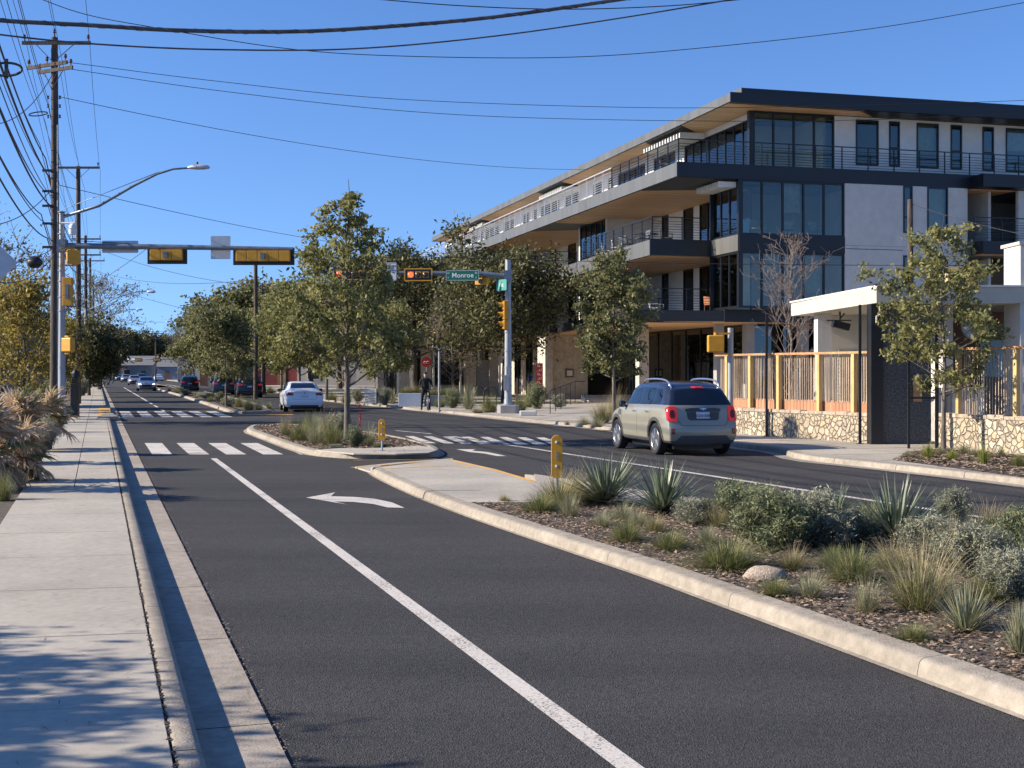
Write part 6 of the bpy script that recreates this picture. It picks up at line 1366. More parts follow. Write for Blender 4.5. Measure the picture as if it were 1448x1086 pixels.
house(-70, 12, 62, 2.6, 'bluegrey', 'roofgrey', 'grey house behind the yellow tree at the left', depth=5); house(420, 560, 165, 5, 'cream', 'roofgrey', 'long cream building behind the olive trees', gable=False); house(330, 420, 170, 4.5, 'redwall', 'roofgrey', 'dark red building behind the parked cars', gable=False)
house(-160, 20, 150, 3.4, 'whitewall', 'roofgrey', 'white house far behind the left utility poles')
far_sig = empty('signal_mast', AX(160, 225, .1), 0, 'far signal mast arm crossing over the distant traffic', 'signal mast'); b = MB(); b.tube([(0, 0, 0), (0, 0, 5.0)], .12, 8); b.build('pole', M['galv'], far_sig, smooth=True); MB().tube([(0, 0, 3.9), (17, 0, 4.0)], [.11, .07], 8).build('arm', M['arm'], far_sig, smooth=True)
for px in (196, 222): place(head(3, None, sec=.36), px, 509, 224.5, R(180), 'small yellow signal on the far mast arm, '+('left one' if px < 200 else 'right one'), 'traffic signal', 'signals on the far mast')
r_ = np.random.RandomState(77); n = 26000; xx = r_.uniform(-190, 75, n); hh = 7+2.5*np.sin(xx*.11)+1.8*np.sin(xx*.37+1)+1.0*np.sin(xx*.9); zz = hh*r_.uniform(0, 1, n)**.6
fw = cards('far_trees', np.c_[xx, 350+r_.uniform(-14, 14, n), zz], r_, (.7, 1.5), M['leaf_oak'], clump=.4+.3*np.sin(xx*.5+zz)); tag(fw, None, None, None, 'stuff')
# ------------------------------------------------------------------ cars  (local: +Y is the nose, -Y the tail, origin on the road under the middle)
def carpaint(name, col, rough=.28, coat=.6, metal=.25):
    m = mat(name, col, rough, metal=metal, noise_amt=.015, nscale=3, coat=coat); return m
M['p_green'] = carpaint('grey_green_paint', (.30, .285, .225), .32, .6, .2)
M['p_white'] = carpaint('white_car_paint', (.74, .75, .78), .3, .6, 0)
M['p_black'] = carpaint('black_car_paint', (.018, .02, .028), .25, .7, .2)
M['p_blue'] = carpaint('dark_blue_car_paint', (.035, .05, .08), .25, .7, .3)
M['p_silver'] = carpaint('silver_car_paint', (.20, .25, .34), .3, .6, .5)
M['p_grey'] = carpaint('mid_grey_car_paint', (.2, .2, .21), .3, .6, .3)
M['p_red'] = carpaint('red_car_paint', (.3, .02, .02), .3, .6, 0)
M['roofblack'] = carpaint('dark_roof_paint', (.016, .02, .036), .22, .8, .1)
M['carglass'] = mat('tinted_car_glass', (.006, .008, .012), .03, spec=.8, noise_amt=0)
M['trim'] = mat('grey_plastic_trim', (.06, .062, .066), .6, noise_amt=.08)
M['tyre'] = mat('tyre_rubber', (.014, .014, .015), .8, noise_amt=.2, nscale=20)
M['rim'] = mat('alloy', (.33, .34, .36), .3, metal=.85, noise_amt=.05)
M['rimdark'] = mat('dark_wheel_inside', (.012, .012, .014), .5)
M['chrome'] = mat('satin_chrome', (.75, .75, .76), .2, metal=.9, noise_amt=.02)
M['tail'] = mat('red_tail_lamp', (.42, .012, .01), .15, spec=.7, noise_amt=.15, nscale=14, emis=(1, .05, .03), estr=.12)
M['tail_off'] = mat('dark_red_tail_lamp', (.25, .01, .01), .15, spec=.7, noise_amt=.1)
M['tail_dark'] = mat('tail_lamp_core', (.10, .006, .006), .2)
M['plate'] = mat('licence_plate', (.55, .57, .62), .5, noise_amt=.05, nscale=20)
M['plate_ink'] = mat('licence_plate_ink', (.03, .04, .12), .6)
M['head'] = mat('head_lamp', (.8, .82, .85), .1, emis=(1, .97, .9), estr=1.2)
def smooth_interp(x, pts):
    if x <= pts[0][0]: return pts[0][1]
    for (a, va), (b, vb) in zip(pts, pts[1:]):
        if x <= b: t = (x-a)/(b-a); t = t*t*(3-2*t)*.5+t*.5; return va+(vb-va)*t
    return pts[-1][1]
def make_car(c, label, detail=2, group=None):
    """c: L, W, H, belt(y) profile, top(y) profile, rear(z) profile (inset), nose(z) profile, wheels"""
    L, W_, H = c['L'], c['W'], c['H']; hw = W_/2
    root = empty(c.get('name', 'parked_car'), (0, 0, 0), 0, label, 'car', group)
    ys = sorted(set([0, .03, .08, .16, .28, .45, .65, .9, 1.15, 1.4, 1.65, 1.9, 2.15, 2.4, 2.6, 2.8, 3.0, 3.15, 3.3, 3.5, 3.7, 3.9, 4.05, 4.15, 4.22, 4.3])); k = L/4.3; ys = [y*k for y in ys]
    def section(y):
        zt = smooth_interp(y/k, c['top']); zb = smooth_interp(y/k, c['belt']); wf = smooth_interp(y/k, c['plan']); g = max(0, zt-zb)
        gh = min(1, g/.35); zb_ = min(zb, zt-.02); ti = c.get('tumble', .2)
        z0 = c.get('clear', .2)
        pts = [(0, z0), (.75, z0), (.93, z0+.03), (.975, z0+.14), (1.0, z0+.32), (1.0, (z0+.32)*.45+zb_*.55), (.985, zb_-.06), (.955-.03*(1-gh), zb_), (.93-.05*(1-gh), zb_+min(.03, g*.3)),
               (.93-ti*.45-.12*(1-gh), zb_+g*.45), (.93-ti*.85-.25*(1-gh), zb_+g*.82), (.93-ti*1.15-.33*(1-gh), zb_+g*.94), (.42, zt-.008), (0, zt)]
        return [(p[0]*wf*hw, p[1]) for p in pts]
    def shp(prof, z): return smooth_interp(z, prof)
    rows = []
    rear0 = c['rear']; nose0 = c['nose']
    def row(y, fac, endw):
        r = []; sec = section(y)
        for (x, z) in sec:
            dr = shp(rear0, z)*max(0, 1-y/(1.15*k)); dn = shp(nose0, z)*max(0, 1-(L-y)/(.9*k)); bul = endw*(1-fac*fac)
            r.append((x*fac, y+dr-dn+bul, z))
        return r
    cr = c.get('crown', .10)
    for f in (0, .3, .6, .82, .93): rows.append(row(0, f, -cr*.8))
    for y in ys: rows.append(row(y, 1 if 0 < y < L else .975, 0))
    for f in (.93, .82, .6, .3, 0): rows.append(row(L, f, cr*1.4))
    bm = bmesh.new(); m = len(rows[0]); gr = {}
    for i, r in enumerate(rows):
        for j, p in enumerate(r):
            for sx in (1, -1):
                if abs(p[0]) < 1e-6:
                    if sx == 1: gr[i, j, 1] = gr[i, j, -1] = bm.verts.new(p)
                else: gr[i, j, sx] = bm.verts.new((p[0]*sx, p[1], p[2]))
    for i in range(len(rows)-1):
        for j in range(m-1):
            for sx in (1, -1):
                q = [gr[i, j, sx], gr[i+1, j, sx], gr[i+1, j+1, sx], gr[i, j+1, sx]]
                u = []; [u.append(v) for v in q if v not in u]
                if len(u) > 2:
                    try: bm.faces.new(u if sx == -1 else u[::-1])
                    except ValueError: pass
    bmesh.ops.remove_doubles(bm, verts=bm.verts, dist=1e-4); bmesh.ops.recalc_face_normals(bm, faces=bm.faces)
    me = bpy.data.meshes.new('body'); bm.to_mesh(me); bm.free()
    body = bpy.data.objects.new('body', me); COL.objects.link(body)
    me.materials.append(M[c['paint']]); me.polygons.foreach_set('use_smooth', [True]*len(me.polygons))
    sub = body.modifiers.new('s', 'SUBSURF'); sub.levels = sub.render_levels = 1 if detail < 2 else 2
    WR = c['wr']; tw = .23
    cut = MB()
    for wy in c['axles']:
        for sx in (-1, 1): cut.tube([(sx*(hw+.1), wy, WR), (sx*(hw-.34), wy, WR)], WR+.055, 28)
    co = cut.build('cut', M['black']); bo = body.modifiers.new('b', 'BOOLEAN'); bo.operation = 'DIFFERENCE'; bo.object = co; bo.solver = 'EXACT'
    bpy.context.view_layer.update(); dg = bpy.context.evaluated_depsgraph_get()
    me2 = bpy.data.meshes.new_from_object(body.evaluated_get(dg)); bpy.data.objects.remove(co)
    body.modifiers.clear(); body.data = me2; me2.name = 'body'; me2.materials.clear()
    for q in (c['paint'], 'trim', 'roofblack'): me2.materials.append(M[q])
    bv = BVHTree.FromPolygons([v.co for v in me2.vertices], [tuple(p.vertices) for p in me2.polygons])
    for p in me2.polygons:
        z = p.center.z; p.use_smooth = True; p.material_index = 0
        inside = any(abs(math.hypot(p.center.y-wy, z-WR)-(WR+.055)) < .012 and abs(p.normal.x) < .5 for wy in c['axles']) or abs(p.normal.x) > .98 and abs(abs(p.center.x)-(hw-.34)) < .02
        if inside or z < c.get('lowtrim', .28): p.material_index = 1
        elif c.get('roof2') and z > c['roof2']: p.material_index = 2
    me2.set_sharp_from_angle(angle=R(50)); body.parent = root; body.location = (0, -L/2, 0)
    def proj(name, poly, axis, off, m_, cuts=4, parent=root, thick=0, wrapc=None):
        """polygon drawn in side view (y,z) or end view (x,z), laid on the body surface"""
        bm = bmesh.new()
        if axis in ('L', 'Rt'): sx = -1 if axis == 'L' else 1; vs = [bm.verts.new((sx*2, p[0], p[1])) for p in poly]; d = Vector((-sx, 0, 0))
        elif axis == 'rear': vs = [bm.verts.new((p[0], -2, p[1])) for p in poly]; d = Vector((0, 1, 0))
        else: vs = [bm.verts.new((p[0], L+2, p[1])) for p in poly]; d = Vector((0, -1, 0))
        bm.faces.new(vs); bmesh.ops.triangulate(bm, faces=bm.faces)
        for _ in range(cuts):
            long_ = [e for e in bm.edges if e.calc_length() > .10]
            if not long_: break
            bmesh.ops.subdivide_edges(bm, edges=long_, cuts=1); bmesh.ops.triangulate(bm, faces=[f for f in bm.faces if len(f.verts) > 3])
        for v in list(bm.verts):
            h = bv.ray_cast(v.co, d)
            v.co = (h[0]+h[1]*off) if h[0] is not None and h[3] < 4.4 else v.co+d*1.2
            if h[0] is None: v.tag = True
        bmesh.ops.delete(bm, geom=[v for v in bm.verts if v.tag], context='VERTS')
        bmesh.ops.recalc_face_normals(bm, faces=bm.faces)
        fs = list(bm.faces)
        if fs and sum(f.normal.dot(d) for f in fs) > 0: bmesh.ops.reverse_faces(bm, faces=fs)
        rim = off+.012
        ex = bmesh.ops.extrude_edge_only(bm, edges=[e for e in bm.edges if len(e.link_faces) == 1])
        for g in ex['geom']:
            if isinstance(g, bmesh.types.BMVert): g.co = g.co+d*rim
        me = bpy.data.meshes.new(name); bm.to_mesh(me); bm.free(); me.materials.append(M[m_]); me.polygons.foreach_set('use_smooth', [True]*len(me.polygons)); me.set_sharp_from_angle(angle=R(40))
        o = bpy.data.objects.new(name, me); COL.objects.link(o); o.parent = parent
        if parent is root: o.location = (0, -L/2, 0)
        return o
    for ax in ('L', 'Rt'):
        for w in c['side_windows']: proj('side_window', w, ax, .004, 'carglass')
        if detail > 1:
            for ln in c.get('seams', []):
                pts = ln; pl = [(p[0]-.004, p[1]) for p in pts]+[(p[0]+.004, p[1]) for p in pts[::-1]]; proj('door_seam', pl, ax, .0015, 'black', cuts=5)
            for h in c.get('handles', []): proj('door_handle', [(h[0]-.09, h[1]-.016), (h[0]+.09, h[1]-.016), (h[0]+.09, h[1]+.016), (h[0]-.09, h[1]+.016)], ax, .03, 'chrome')
            for t_ in c.get('side_trim', []): proj('side_trim', t_[0], ax, t_[2] if len(t_) > 2 else .008, t_[1], cuts=5)
    proj('rear_window', c['rear_window'], 'rear', .005, 'carglass'); 
    if 'windscreen' in c: proj('windscreen', c['windscreen'], 'front', .004, 'carglass')
    for nm, poly, off, m_ in c.get('rear_bits', []):
        o = proj(nm, poly, 'rear', off, m_)
        if nm.startswith('tail_light') or nm.startswith('reflector') or c.get('mirror_all'): pass
    for nm, poly, off, m_ in c.get('rear_pairs', []):
        for s_ in (1, -1):
            o = proj(nm, [(p[0]*s_, p[1]) for p in poly], 'rear', off, m_)
    for nm, poly, off, m_ in c.get('front_bits', []):
        for s_ in ((1, -1) if nm == 'headlight' else (1,)): proj(nm, [(p[0]*s_, p[1]) for p in poly], 'front', off, m_)
    if 'plate_text' in c:
        h = bv.ray_cast(Vector((c['plate_x'], -2, c['plate_z'])), Vector((0, 1, 0))); yq = h[0].y-.03
        text_mesh(c['plate_text'], .085, 'plate_ink', root, T(c['plate_x'], yq-L/2+.0, c['plate_z']-.01) @ FACE, sp=1.05)
    for s_ in (-1, 1):                                   # door mirrors
        my, mz = c['mirror']; b = MB(); MM = T(s_*(hw+.05), my-L/2, mz)
        b.tube([MM @ Vector((-s_*.16, .02, -.07)), MM @ Vector((0, 0, -.02))], [.03, .025], 8)
        b.tube([MM @ Vector((x*s_, 0, 0)) for x in (-.07, -.05, 0, .08, .11)], [.03, .072, .085, .07, .02], 12); b.build('mirror', M[c.get('mirror_mat', 'black')], root, smooth='auto')
        if c.get('rails') and detail > 1:
            b = MB(); y0, y1, x = c['rails']; n = 14; pts = []
            for i in range(n+1):
                f = i/n; y = y0+(y1-y0)*f; h = bv.ray_cast(Vector((s_*x, y, 3)), Vector((0, 0, -1))); zz = h[0].z if h[0] else H
                pts.append((s_*x, y-L/2, zz+.075*min(1, f*7, (1-f)*7)**.6+.002))
            b.tube(pts, .021, 8); b.build('roof_rail', M['chrome'], root, smooth=True)
    # wheels
    sp = c.get('spokes', 5)
    for wy in c['axles']:
        for s_ in (-1, 1):
            hub = empty('wheel', (s_*(hw-.125), wy-L/2, WR)); hub.parent = root; Q = Matrix.Rotation(R(90)*s_, 4, 'Y')
            rr_ = WR*.70
            MB().lathe([(rr_-.01, -.10), (WR-.03, -.112), (WR-.008, -.09), (WR, -.05), (WR, .05), (WR-.008, .09), (WR-.03, .112), (rr_+.01, .105), (rr_-.01, .09)], 32, M=Q).build('tyre', M['tyre'], hub, smooth='auto')
            rm_ = empty('rim', (0, 0, 0)); rm_.parent = hub
            bpy.data.objects.remove(rm_)
            b = MB(); b.lathe([(0, .02), (rr_-.02, .02), (rr_-.02, .085), (rr_, .098), (rr_+.004, .09), (rr_+.004, -.08), (0, -.08)], 32, 1, M=Q)
            b.f = b.f; 
            b.lathe([(rr_-.028, .083), (rr_-.005, .103), (rr_+.004, .095)], 32, 0, M=Q)
            for i in range(sp*(2 if detail > 1 else 1)):
                t = 2*math.pi*(i//2 if detail > 1 else i)/sp+(0.16*(1 if i % 2 else -1) if detail > 1 else 0); t2 = 2*math.pi*(i//2 if detail > 1 else i)/sp+(0.07*(1 if i % 2 else -1) if detail > 1 else 0)
                a_ = Q @ Vector((.03*math.cos(t2), .03*math.sin(t2), .088)); b_ = Q @ Vector(((rr_-.015)*math.cos(t), (rr_-.015)*math.sin(t), .09)); b.tube([a_, b_], [.022, .018], 5, 0)
            b.lathe([(0, .10), (.035, .10), (.05, .08), (.05, .03)], 14, 0, M=Q); b.build('rim', [M['rim'], M['rimdark']], hub, smooth='auto')
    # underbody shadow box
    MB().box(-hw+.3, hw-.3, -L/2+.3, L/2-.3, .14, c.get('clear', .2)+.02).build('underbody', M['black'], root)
    return root
SUV = dict(name='parked_car', L=4.15, W=1.80, H=1.58, wr=.345, axles=(.78, 3.36), paint='p_green', roof2=1.085, clear=.24, lowtrim=.33, tumble=.19, crown=.11,
  top=[(0, 1.46), (.25, 1.54), (.8, 1.585), (1.6, 1.60), (2.4, 1.57), (2.75, 1.48), (3.15, 1.14), (3.3, 1.06), (3.9, .98), (4.15, .86), (4.3, .74)],
  belt=[(0, 1.05), (1.5, 1.05), (3.0, 1.0), (3.3, .98), (3.9, .90), (4.3, .68)], plan=[(0, .93), (.3, .985), (1, 1), (3.3, 1), (3.9, .96), (4.3, .82)],
  rear=[(.2, .10), (.38, .03), (.55, -.0), (.72, .03), (.80, .10), (1.0, .12), (1.08, .16), (1.3, .30), (1.45, .43), (1.6, .54)], nose=[(.2, .12), (.4, .0), (.7, .02), (.9, .12), (1.6, .2)],
  side_windows=[[(.62, 1.10), (.98, 1.08), (1.0, 1.42), (.74, 1.42), (.60, 1.28)], [(1.06, 1.08), (1.86, 1.07), (1.80, 1.45), (1.06, 1.44)], [(1.93, 1.07), (2.82, 1.06), (2.70, 1.16), (2.36, 1.41), (1.88, 1.45)]],
  seams=[[(1.03, 1.05), (1.06, .9), (1.12, .72), (1.2, .55)], [(1.90, 1.45), (1.90, 1.05), (1.92, .7), (1.93, .4)], [(2.92, 1.03), (2.98, .8), (2.95, .45)], [(1.25, .40), (2.0, .385), (2.9, .40)]],
  handles=[(1.22, .93), (2.08, .92)], mirror=(2.72, 1.06), rails=(.45, 2.25, .60),
  side_trim=[([(1.2, .245), (2.92, .245), (2.92, .36), (1.2, .36)], 'trim'), ([(1.25, .20), (2.88, .20), (2.86, .245), (1.25, .245)], 'chrome', .03), ([(3.0, .80), (3.22, .82), (3.22, .93), (3.02, .93)], 'trim')]+
    [([(wy+math.cos(R(a))*.41, .345+math.sin(R(a))*.41) for a in range(-5, 186, 12)]+[(wy+math.cos(R(a))*.475, .345+math.sin(R(a))*.475) for a in range(185, -6, -12)], 'trim', .012) for wy in (.78, 3.36)],
  rear_window=[(-.66, 1.10), (-.3, 1.09), (.3, 1.09), (.66, 1.10), (.60, 1.30), (.53, 1.40), (0, 1.42), (-.53, 1.40), (-.60, 1.30)],
  windscreen=[(-.6, 1.12), (.6, 1.12), (.52, 1.42), (-.52, 1.42)],
  rear_bits=[('brake_light', [(-.14, 1.43), (.14, 1.43), (.13, 1.46), (-.13, 1.46)], .02, 'tail'), ('tailgate_trim', [(-.42, .94), (.42, .94), (.44, 1.0), (.3, 1.02), (-.3, 1.02), (-.44, 1.0)], .012, 'trim'), ('plate_recess', [(-.33, .76), (.33, .76), (.38, .80), (.40, .935), (-.40, .935), (-.38, .80)], .004, 'trim'),
    ('license_plate', [(-.17, .795), (.15, .795), (.15, .935), (-.17, .935)], .018, 'plate'), ('rear_bumper', [(-.70, .30), (-.55, .44), (.55, .44), (.70, .30), (.6, .24), (-.6, .24)], .012, 'trim'),
    ('tailgate_seam', [(-.66, 1.06), (-.655, 1.06), (-.60, .74), (-.52, .655), (.52, .655), (.60, .74), (.655, 1.06), (.66, 1.06), (.61, .735), (.525, .648), (-.525, .648), (-.61, .735)], .002, 'black'), ('emblem', [(-.10, 1.0), (-.03, .985), (0, .965), (.03, .985), (.10, 1.0), (.03, 1.015), (-.03, 1.015)], .02, 'chrome')],
  rear_pairs=[('tail_light', [(.62, .76), (.66, .735), (.82, .74), (.835, .78), (.83, 1.0), (.79, 1.045), (.66, 1.05), (.62, 1.02)], .022, 'tail'), ('tail_light_core', [(.67, .84), (.70, .80), (.77, .80), (.79, .86), (.78, .95), (.73, .985), (.68, .95)], .03, 'tail_dark'), ('reflector', [(.70, .475), (.78, .475), (.78, .59), (.70, .59)], .016, 'tail_off')],
  plate_x=-.01, plate_z=.865, plate_text='KGH-4285', mirror_mat='roofblack')
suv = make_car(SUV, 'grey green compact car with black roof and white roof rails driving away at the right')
pRL, pFL = G(931, 643), G(869, 635.5)
hd = Vector((-.262, .965, 0)).normalized(); rgt = Vector((hd.y, -hd.x, 0))
# rear left tyre contact at pRL
suv.location = pRL + rgt*(.90-.12) + hd*(4.15*.5-.78); suv.rotation_euler = (0, 0, math.atan2(-hd.x, hd.y)); suv.scale = (.97, .97, 1.035)
SEDAN = dict(L=4.75, W=1.84, H=1.42, wr=.33, axles=(1.02, 3.80), paint='p_white', clear=.2, lowtrim=.24, tumble=.26, crown=.09,
  top=[(0, .98), (.35, 1.02), (.7, 1.06), (.85, 1.10), (1.3, 1.33), (1.7, 1.41), (2.2, 1.425), (2.6, 1.36), (3.1, 1.05), (3.25, .98), (3.9, .90), (4.15, .82), (4.3, .66)],
  belt=[(0, .93), (1.2, .94), (3.0, .90), (3.3, .86), (4.3, .62)], plan=[(0, .92), (.3, .98), (1, 1), (3.3, 1), (3.9, .96), (4.3, .8)],
  rear=[(.2, .10), (.38, .02), (.6, 0), (.8, .06), (.98, .02), (1.1, .05), (1.45, .05)], nose=[(.2, .12), (.4, .0), (.6, .02), (.9, .15)],
  side_windows=[[(1.25, 1.0), (2.25, .97), (2.25, 1.32), (1.95, 1.33), (1.6, 1.26)], [(2.32, .97), (3.2, .96), (2.75, 1.24), (2.32, 1.32)]],
  seams=[[(1.35, .9), (1.45, .5)], [(2.28, .95), (2.3, .35)], [(3.25, .9), (3.2, .4)]], handles=[(1.6, .84), (2.45, .82)], mirror=(3.0, .98), mirror_mat='black',
  rear_window=[(-.60, 1.09), (.60, 1.09), (.50, 1.33), (-.50, 1.33)], windscreen=[(-.6, 1.02), (.6, 1.02), (.5, 1.33), (-.5, 1.33)],
  rear_bits=[('license_plate', [(-.17, .66), (.17, .66), (.17, .79), (-.17, .79)], .01, 'plate'), ('rear_bumper', [(-.65, .22), (.65, .22), (.62, .33), (-.62, .33)], .012, 'trim'), ('boot_seam', [(-.6, .88), (-.52, .60), (.52, .60), (.6, .88), (.605, .88), (.525, .592), (-.525, .592), (-.605, .88)], .002, 'black'), ('emblem', [(-.04, .84), (.04, .84), (.03, .92), (-.03, .92)], .012, 'chrome')],
  rear_pairs=[('tail_light', [(.50, .78), (.80, .76), (.84, .84), (.82, .91), (.52, .88)], .014, 'tail_off')],
  front_bits=[('headlight', [(.5, .62), (.78, .64), (.76, .74), (.52, .70)], .01, 'head'), ('grille', [(-.42, .42), (.42, .42), (.45, .62), (-.45, .62)], .008, 'black')], spokes=7)
HATCH = dict(SUV); HATCH.update(paint='p_black', roof2=None, rails=None, L=4.5, W=1.85, mirror_mat='black', axles=(.85, 3.6), lowtrim=.3, side_trim=[], front_bits=[('headlight', [(.5, .68), (.8, .70), (.78, .80), (.52, .78)], .01, 'head'), ('grille', [(-.42, .42), (.42, .42), (.45, .66), (-.45, .66)], .008, 'black')],
  rear_pairs=[('tail_light', [(.46, .90), (.80, .86), (.84, .96), (.80, 1.02), (.5, .97)], .014, 'tail')], rear_bits=[('license_plate', [(-.17, .74), (.17, .74), (.17, .86), (-.17, .86)], .01, 'plate'), ('rear_bumper', [(-.70, .26), (.70, .26), (.66, .44), (-.66, .44)], .012, 'trim')])
HATCH.pop('plate_text')
def park(o, px, py, yaw, sc=1): 
    p = G(px, py, 0); o.location = p; o.rotation_euler = (0, 0, yaw); o.scale = (sc,)*3; return o
yaw = math.atan2(.302, .953)
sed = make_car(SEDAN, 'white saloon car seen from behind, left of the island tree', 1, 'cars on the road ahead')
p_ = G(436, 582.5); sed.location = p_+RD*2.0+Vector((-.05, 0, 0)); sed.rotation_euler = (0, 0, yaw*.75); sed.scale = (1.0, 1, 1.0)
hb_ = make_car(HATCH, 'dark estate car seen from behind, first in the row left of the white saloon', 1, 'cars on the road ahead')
park(hb_, 356, 562.5, yaw*.8); hb_.location += RD*2.2
def recol(o, paint, label, px, py, yw, sc=1, lit=True):
    c = copy_tree(o); c['label'] = label
    for ch in c.children:
        if ch.name.startswith('body'):
            ch.data = ch.data.copy(); ch.data.materials[0] = M[paint]
    park(c, px, py, yw, sc); return c
c2 = recol(hb_, 'p_blue', 'dark blue car in the middle of the row, behind the small median tree', 319, 558.5, yaw*.8, .98); c2.location += RD*2.2
c3 = recol(hb_, 'p_black', 'black car farthest along the row of parked dark cars', 270, 554, yaw*.85, .95); c3.location += RD*2.2
c4 = recol(sed, 'p_silver', 'silver blue saloon coming towards the camera with lit headlights', 207.5, 553, yaw+math.pi, 1.0)
c4.location += RD*2.0
for (px, py, pt, src, lb) in ((190, 544.5, 'p_grey', sed, 'grey saloon right behind the silver blue one'), (200, 540.5, 'p_black', hb_, 'dark van like car above the silver blue saloon'), (178, 540.5, 'p_grey', sed, 'grey car left of the far oncoming cars'), (169, 538.5, 'p_silver', sed, 'pale car in front of the far red truck'), (224, 539, 'p_white', sed, 'small white car at the far crossroads, right of the traffic')):
    recol(src, pt, lb, px, py, yaw+math.pi*(1 if px < 220 else 0))
tk = empty('lorry', G(163, 538), yaw, 'far dark red box lorry at the left of the distant traffic', 'lorry')
MB().box(-1.2, 1.2, -1, 5, .7, 3.6).build('cargo_box', M['redwall'], tk, bevel=.03); MB().box(-1.1, 1.1, -2.9, -1.05, .6, 2.6).build('cab', M['p_red'], tk, bevel=.12); MB().box(-.95, .95, -2.95, -2.9, 1.5, 2.4).build('windscreen', M['carglass'], tk)
for y in (-2.1, 3.5):
    for sx in (-1, 1): MB().tube([(sx*.85, y, .48), (sx*1.15, y, .48)], .48, 18).build('wheel', M['tyre'], tk, smooth='auto')
# ------------------------------------------------------------------ person astride a bicycle on the right pavement
M['skin'] = mat('skin', (.45, .27, .19), .6, noise_amt=.05); M['cloth_black'] = mat('black_clothes', (.012, .012, .014), .9, noise_amt=.2, nscale=10)
M['cap'] = mat('dark_cap', (.03, .03, .035), .8); M['beard'] = mat('grey_beard', (.30, .28, .26), .9); M['bike_silver'] = mat('silver_bicycle', (.40, .42, .44), .4, metal=.5)
def skin_body(name, pts, edges, radii, m, parent, lev=2):
    me = bpy.data.meshes.new(name); me.from_pydata(pts, edges, []); o = bpy.data.objects.new(name, me); COL.objects.link(o); me.materials.append(m)
    sk = o.modifiers.new('skin', 'SKIN'); sk.use_smooth_shade = True
    if not me.skin_vertices: me.skin_vertices.new() if hasattr(me.skin_vertices, 'new') else None
    if len(me.skin_vertices) == 0:
        bpy.context.view_layer.objects.active = o; bpy.ops.mesh.customdata_skin_add()
    for v, r in zip(me.skin_vertices[0].data, radii): v.radius = r if hasattr(r, '__len__') else (r, r)
    me.skin_vertices[0].data[0].use_root = True
    ss = o.modifiers.new('sub', 'SUBSURF'); ss.levels = ss.render_levels = lev
    bpy.context.view_layer.update(); me2 = bpy.data.meshes.new_from_object(o.evaluated_get(bpy.context.evaluated_depsgraph_get())); o.modifiers.clear(); o.data = me2; me2.name = name; o.parent = parent
    me2.polygons.foreach_set('use_smooth', [True]*len(me2.polygons)); return o
YP = G(606, 580, .12); s_ = YP.y/F
pr = empty('person', AX(601.5, YP.y, .12), R(6), 'person in black clothes and a dark cap standing astride a bicycle, facing the camera', 'person')
# figure faces -Y (towards the camera), 1.72 m tall; joints: pelvis, spine, neck, shoulders, arms to the handlebar, legs
J = [(0, 0, .92), (0, .0, 1.12), (0, -.01, 1.30), (0, -.02, 1.42), (0, -.03, 1.49),            # 0-4 pelvis..neck
     (-.12, -.01, 1.385), (-.20, .0, 1.37), (-.27, -.03, 1.12), (-.22, -.22, .98),                # 5-8 right arm (image left)
     (.12, -.01, 1.385), (.20, .0, 1.37), (.30, -.08, 1.14), (.30, -.27, 1.0),                   # 9-12 left arm
     (-.10, 0, .88), (-.15, -.03, .50), (-.17, .02, .09), (-.18, -.10, .035), (-.18, -.17, .03),            # 13-17
     (.10, 0, .88), (.17, .02, .50), (.20, .10, .09), (.21, .0, .035), (.21, -.08, .03)]
E = [(0, 1), (1, 2), (2, 3), (3, 4), (3, 5), (5, 6), (6, 7), (7, 8), (3, 9), (9, 10), (10, 11), (11, 12), (0, 13), (13, 14), (14, 15), (15, 16), (16, 17), (0, 18), (18, 19), (19, 20), (20, 21), (21, 22)]
RR = [(.16, .12), (.155, .115), (.18, .12), (.12, .09), .05, .075, .068, .048, .036, .075, .068, .048, .036, .10, .066, .045, .045, .035, .10, .066, .045, .045, .035]
bd = skin_body('body', J, E, RR, M['cloth_black'], pr)
# head
hm = bmesh.new(); bmesh.ops.create_uvsphere(hm, u_segments=24, v_segments=18, radius=1)
for v in hm.verts:
    x, y, z = v.co; w = .074*(1-.12*max(0, -z)); v.co = Vector((x*w*(1-.18*max(0, -z)**2), y*.092-(.01 if z < 0 and y < 0 else 0), z*.115))
    if y < -.85 and abs(x) < .22 and -.25 < z < .12: v.co.y -= .018                              # nose
    if y < -.7 and .05 < z < .3 and .2 < abs(x) < .55: v.co.y += .008                             # eye sockets
    if y < -.6 and -.55 < z < -.4 and abs(x) < .35: v.co.y += .004                                # mouth line
    if y < -.4 and z < -.75: v.co.y -= .008
me = bpy.data.meshes.new('head'); hm.to_mesh(me); hm.free(); me.materials.append(M['skin']); me.polygons.foreach_set('use_smooth', [True]*len(me.polygons)); hd_ = bpy.data.objects.new('head', me); COL.objects.link(hd_); hd_.parent = pr; hd_.location = (0, -.04, 1.60)
MB().tube([(0, -.02, 1.46), (0, -.035, 1.54)], [.055, .052], 12).build('neck', M['skin'], pr, smooth=True)
for sx in (-1, 1): MB().tube([(sx*.072, -.03, 1.585), (sx*.082, -.025, 1.6), (sx*.078, -.02, 1.625)], [.012, .018, .01], 6).build('ear', M['skin'], pr, smooth=True); MB().lathe([(0, 0), (.009, .002), (0, .006)], 8, M=T(sx*.028, -.127, 1.612) @ FACE).build('eye', M['black'], pr)
MB().lathe([(0, -.02), (.05, -.02), (.055, .0), (.045, .02), (0, .03)], 14, M=T(0, -.105, 1.53)).build('beard', M['beard'], pr, smooth=True)
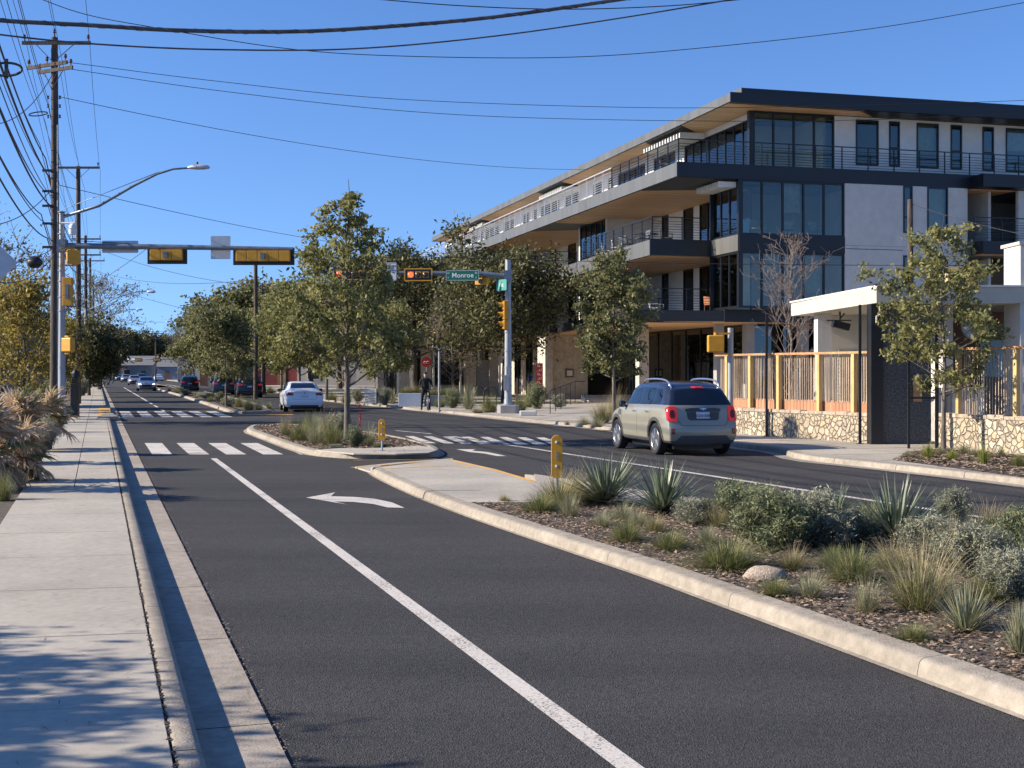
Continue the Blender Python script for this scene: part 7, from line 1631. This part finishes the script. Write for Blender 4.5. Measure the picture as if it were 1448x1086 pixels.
b = MB(); b.lathe([(.083, 0), (.087, .03), (.08, .07), (.05, .10), (0, .11)], 20, M=T(0, -.035, 1.64) @ Matrix.Diagonal((1, 1.18, 1, 1))); b.add([(-.07, -.10, 1.652), (.07, -.10, 1.652), (.055, -.20, 1.640), (-.055, -.20, 1.640), (-.07, -.10, 1.662), (.07, -.10, 1.662), (.055, -.20, 1.648), (-.055, -.20, 1.648)], [(3, 2, 1, 0), (4, 5, 6, 7), (0, 1, 5, 4), (1, 2, 6, 5), (2, 3, 7, 6), (3, 0, 4, 7)]); b.build('cap', M['cap'], pr, smooth='auto')
for (hx, hy, hz, sx) in ((-.215, -.26, .965, -1), (.30, -.31, .985, 1)):
    b = MB(); b.tube([(hx, hy+.05, hz+.015), (hx, hy+.02, hz+.015), (hx, hy-.035, hz+.02), (hx, hy-.05, hz+.018)], [.024, .034, .036, .02], 10)
    for k, (dx, ln) in enumerate(((-.03, .055), (-.01, .065), (.01, .062), (.028, .05))): b.tube([(hx+dx, hy-.035, hz+.03), (hx+dx, hy-.035-ln*.5, hz+.028), (hx+dx, hy-.035-ln*.75, hz-.0), (hx+dx*.95, hy-.045, hz-.025)], [.010, .0095, .009, .007], 6)
    b.tube([(hx-sx*.03, hy+.0, hz+.01), (hx-sx*.05, hy-.03, hz-.005), (hx-sx*.045, hy-.05, hz-.02)], [.012, .011, .008], 6); b.build('hand', M['skin'], pr, smooth=True)
# bicycle, front wheel towards the camera
bk = empty('bicycle', AX(605, YP.y-.1, .12), R(6), 'silver grey bicycle held by the person in black, front wheel towards the camera', 'bicycle')
WRB = .34
for (y, nm) in ((-.62, 'wheel'), (.42, 'wheel')):
    h = empty(nm, (0, y, WRB)); h.parent = bk; Q = Matrix.Rotation(R(90), 4, 'Y')
    b = MB(); n = 32
    b.tube([Q @ Vector((WRB*math.cos(2*math.pi*k/n)*.96, WRB*math.sin(2*math.pi*k/n)*.96, 0)) for k in range(n+1)], .02, 7); b.build('tyre', M['tyre'], h, smooth=True)
    b = MB(); b.tube([Q @ Vector(((WRB-.035)*math.cos(2*math.pi*k/n), (WRB-.035)*math.sin(2*math.pi*k/n), 0)) for k in range(n+1)], .009, 5)
    for k in range(20): t = 2*math.pi*k/20; b.tube([Q @ Vector((0, 0, .02*(1 if k % 2 else -1))), Q @ Vector(((WRB-.035)*math.cos(t), (WRB-.035)*math.sin(t), 0))], .0022, 3)
    b.build('rim', M['bike_silver'], h)
b = MB(); ht, bb, st_p, ra = (0, -.36, .80), (0, .02, .28), (0, .22, .82), (0, .42, WRB); hb0 = (0, -.40, .62)
for a_, c_ in ((ht, st_p), (hb0, bb), (bb, st_p), (ht, hb0)): b.tube([a_, c_], .018, 8)
for sx in (-.05, .05): b.tube([bb, (sx, .42, WRB)], .011, 6); b.tube([st_p, (sx, .42, WRB)], .01, 6)
b.build('frame', M['bike_silver'], bk, smooth=True)
b = MB()
for sx in (-.05, .05): b.tube([(sx*.6, -.42, .60), (sx, -.48, .5), (sx, -.62, WRB)], .012, 6)
b.build('fork', M['bike_silver'], bk, smooth=True)
b = MB(); b.tube([(0, -.35, .82), (0, -.36, .93)], .016, 6); b.tube([(-.33, -.30, .95), (-.2, -.33, .97), (0, -.36, .93), (.2, -.33, .97), (.33, -.30, .95)], .013, 7); b.build('handlebar', M['black'], bk, smooth=True)
b = MB(); b.tube([(0, .22, .80), (0, .24, .88)], .012, 6); b.tube([(0, .06, .91), (0, .14, .915), (0, .25, .92), (0, .33, .925)], [.02, .04, .07, .05], 8); b.build('saddle', M['black'], bk, smooth=True)
b = MB(); b.lathe([(0, 0), (.09, 0), (.09, .006), (0, .006)], 20, M=T(.05, .02, .28) @ Matrix.Rotation(R(90), 4, 'Y')); b.tube([(.06, .02, .28), (.07, -.1, .18)], .01, 5); b.tube([(-.06, .02, .28), (-.07, .14, .38)], .01, 5); b.box(.07, .15, -.13, -.07, .17, .19); b.box(-.15, -.07, .11, .17, .37, .39); b.build('crank', M['black'], bk)
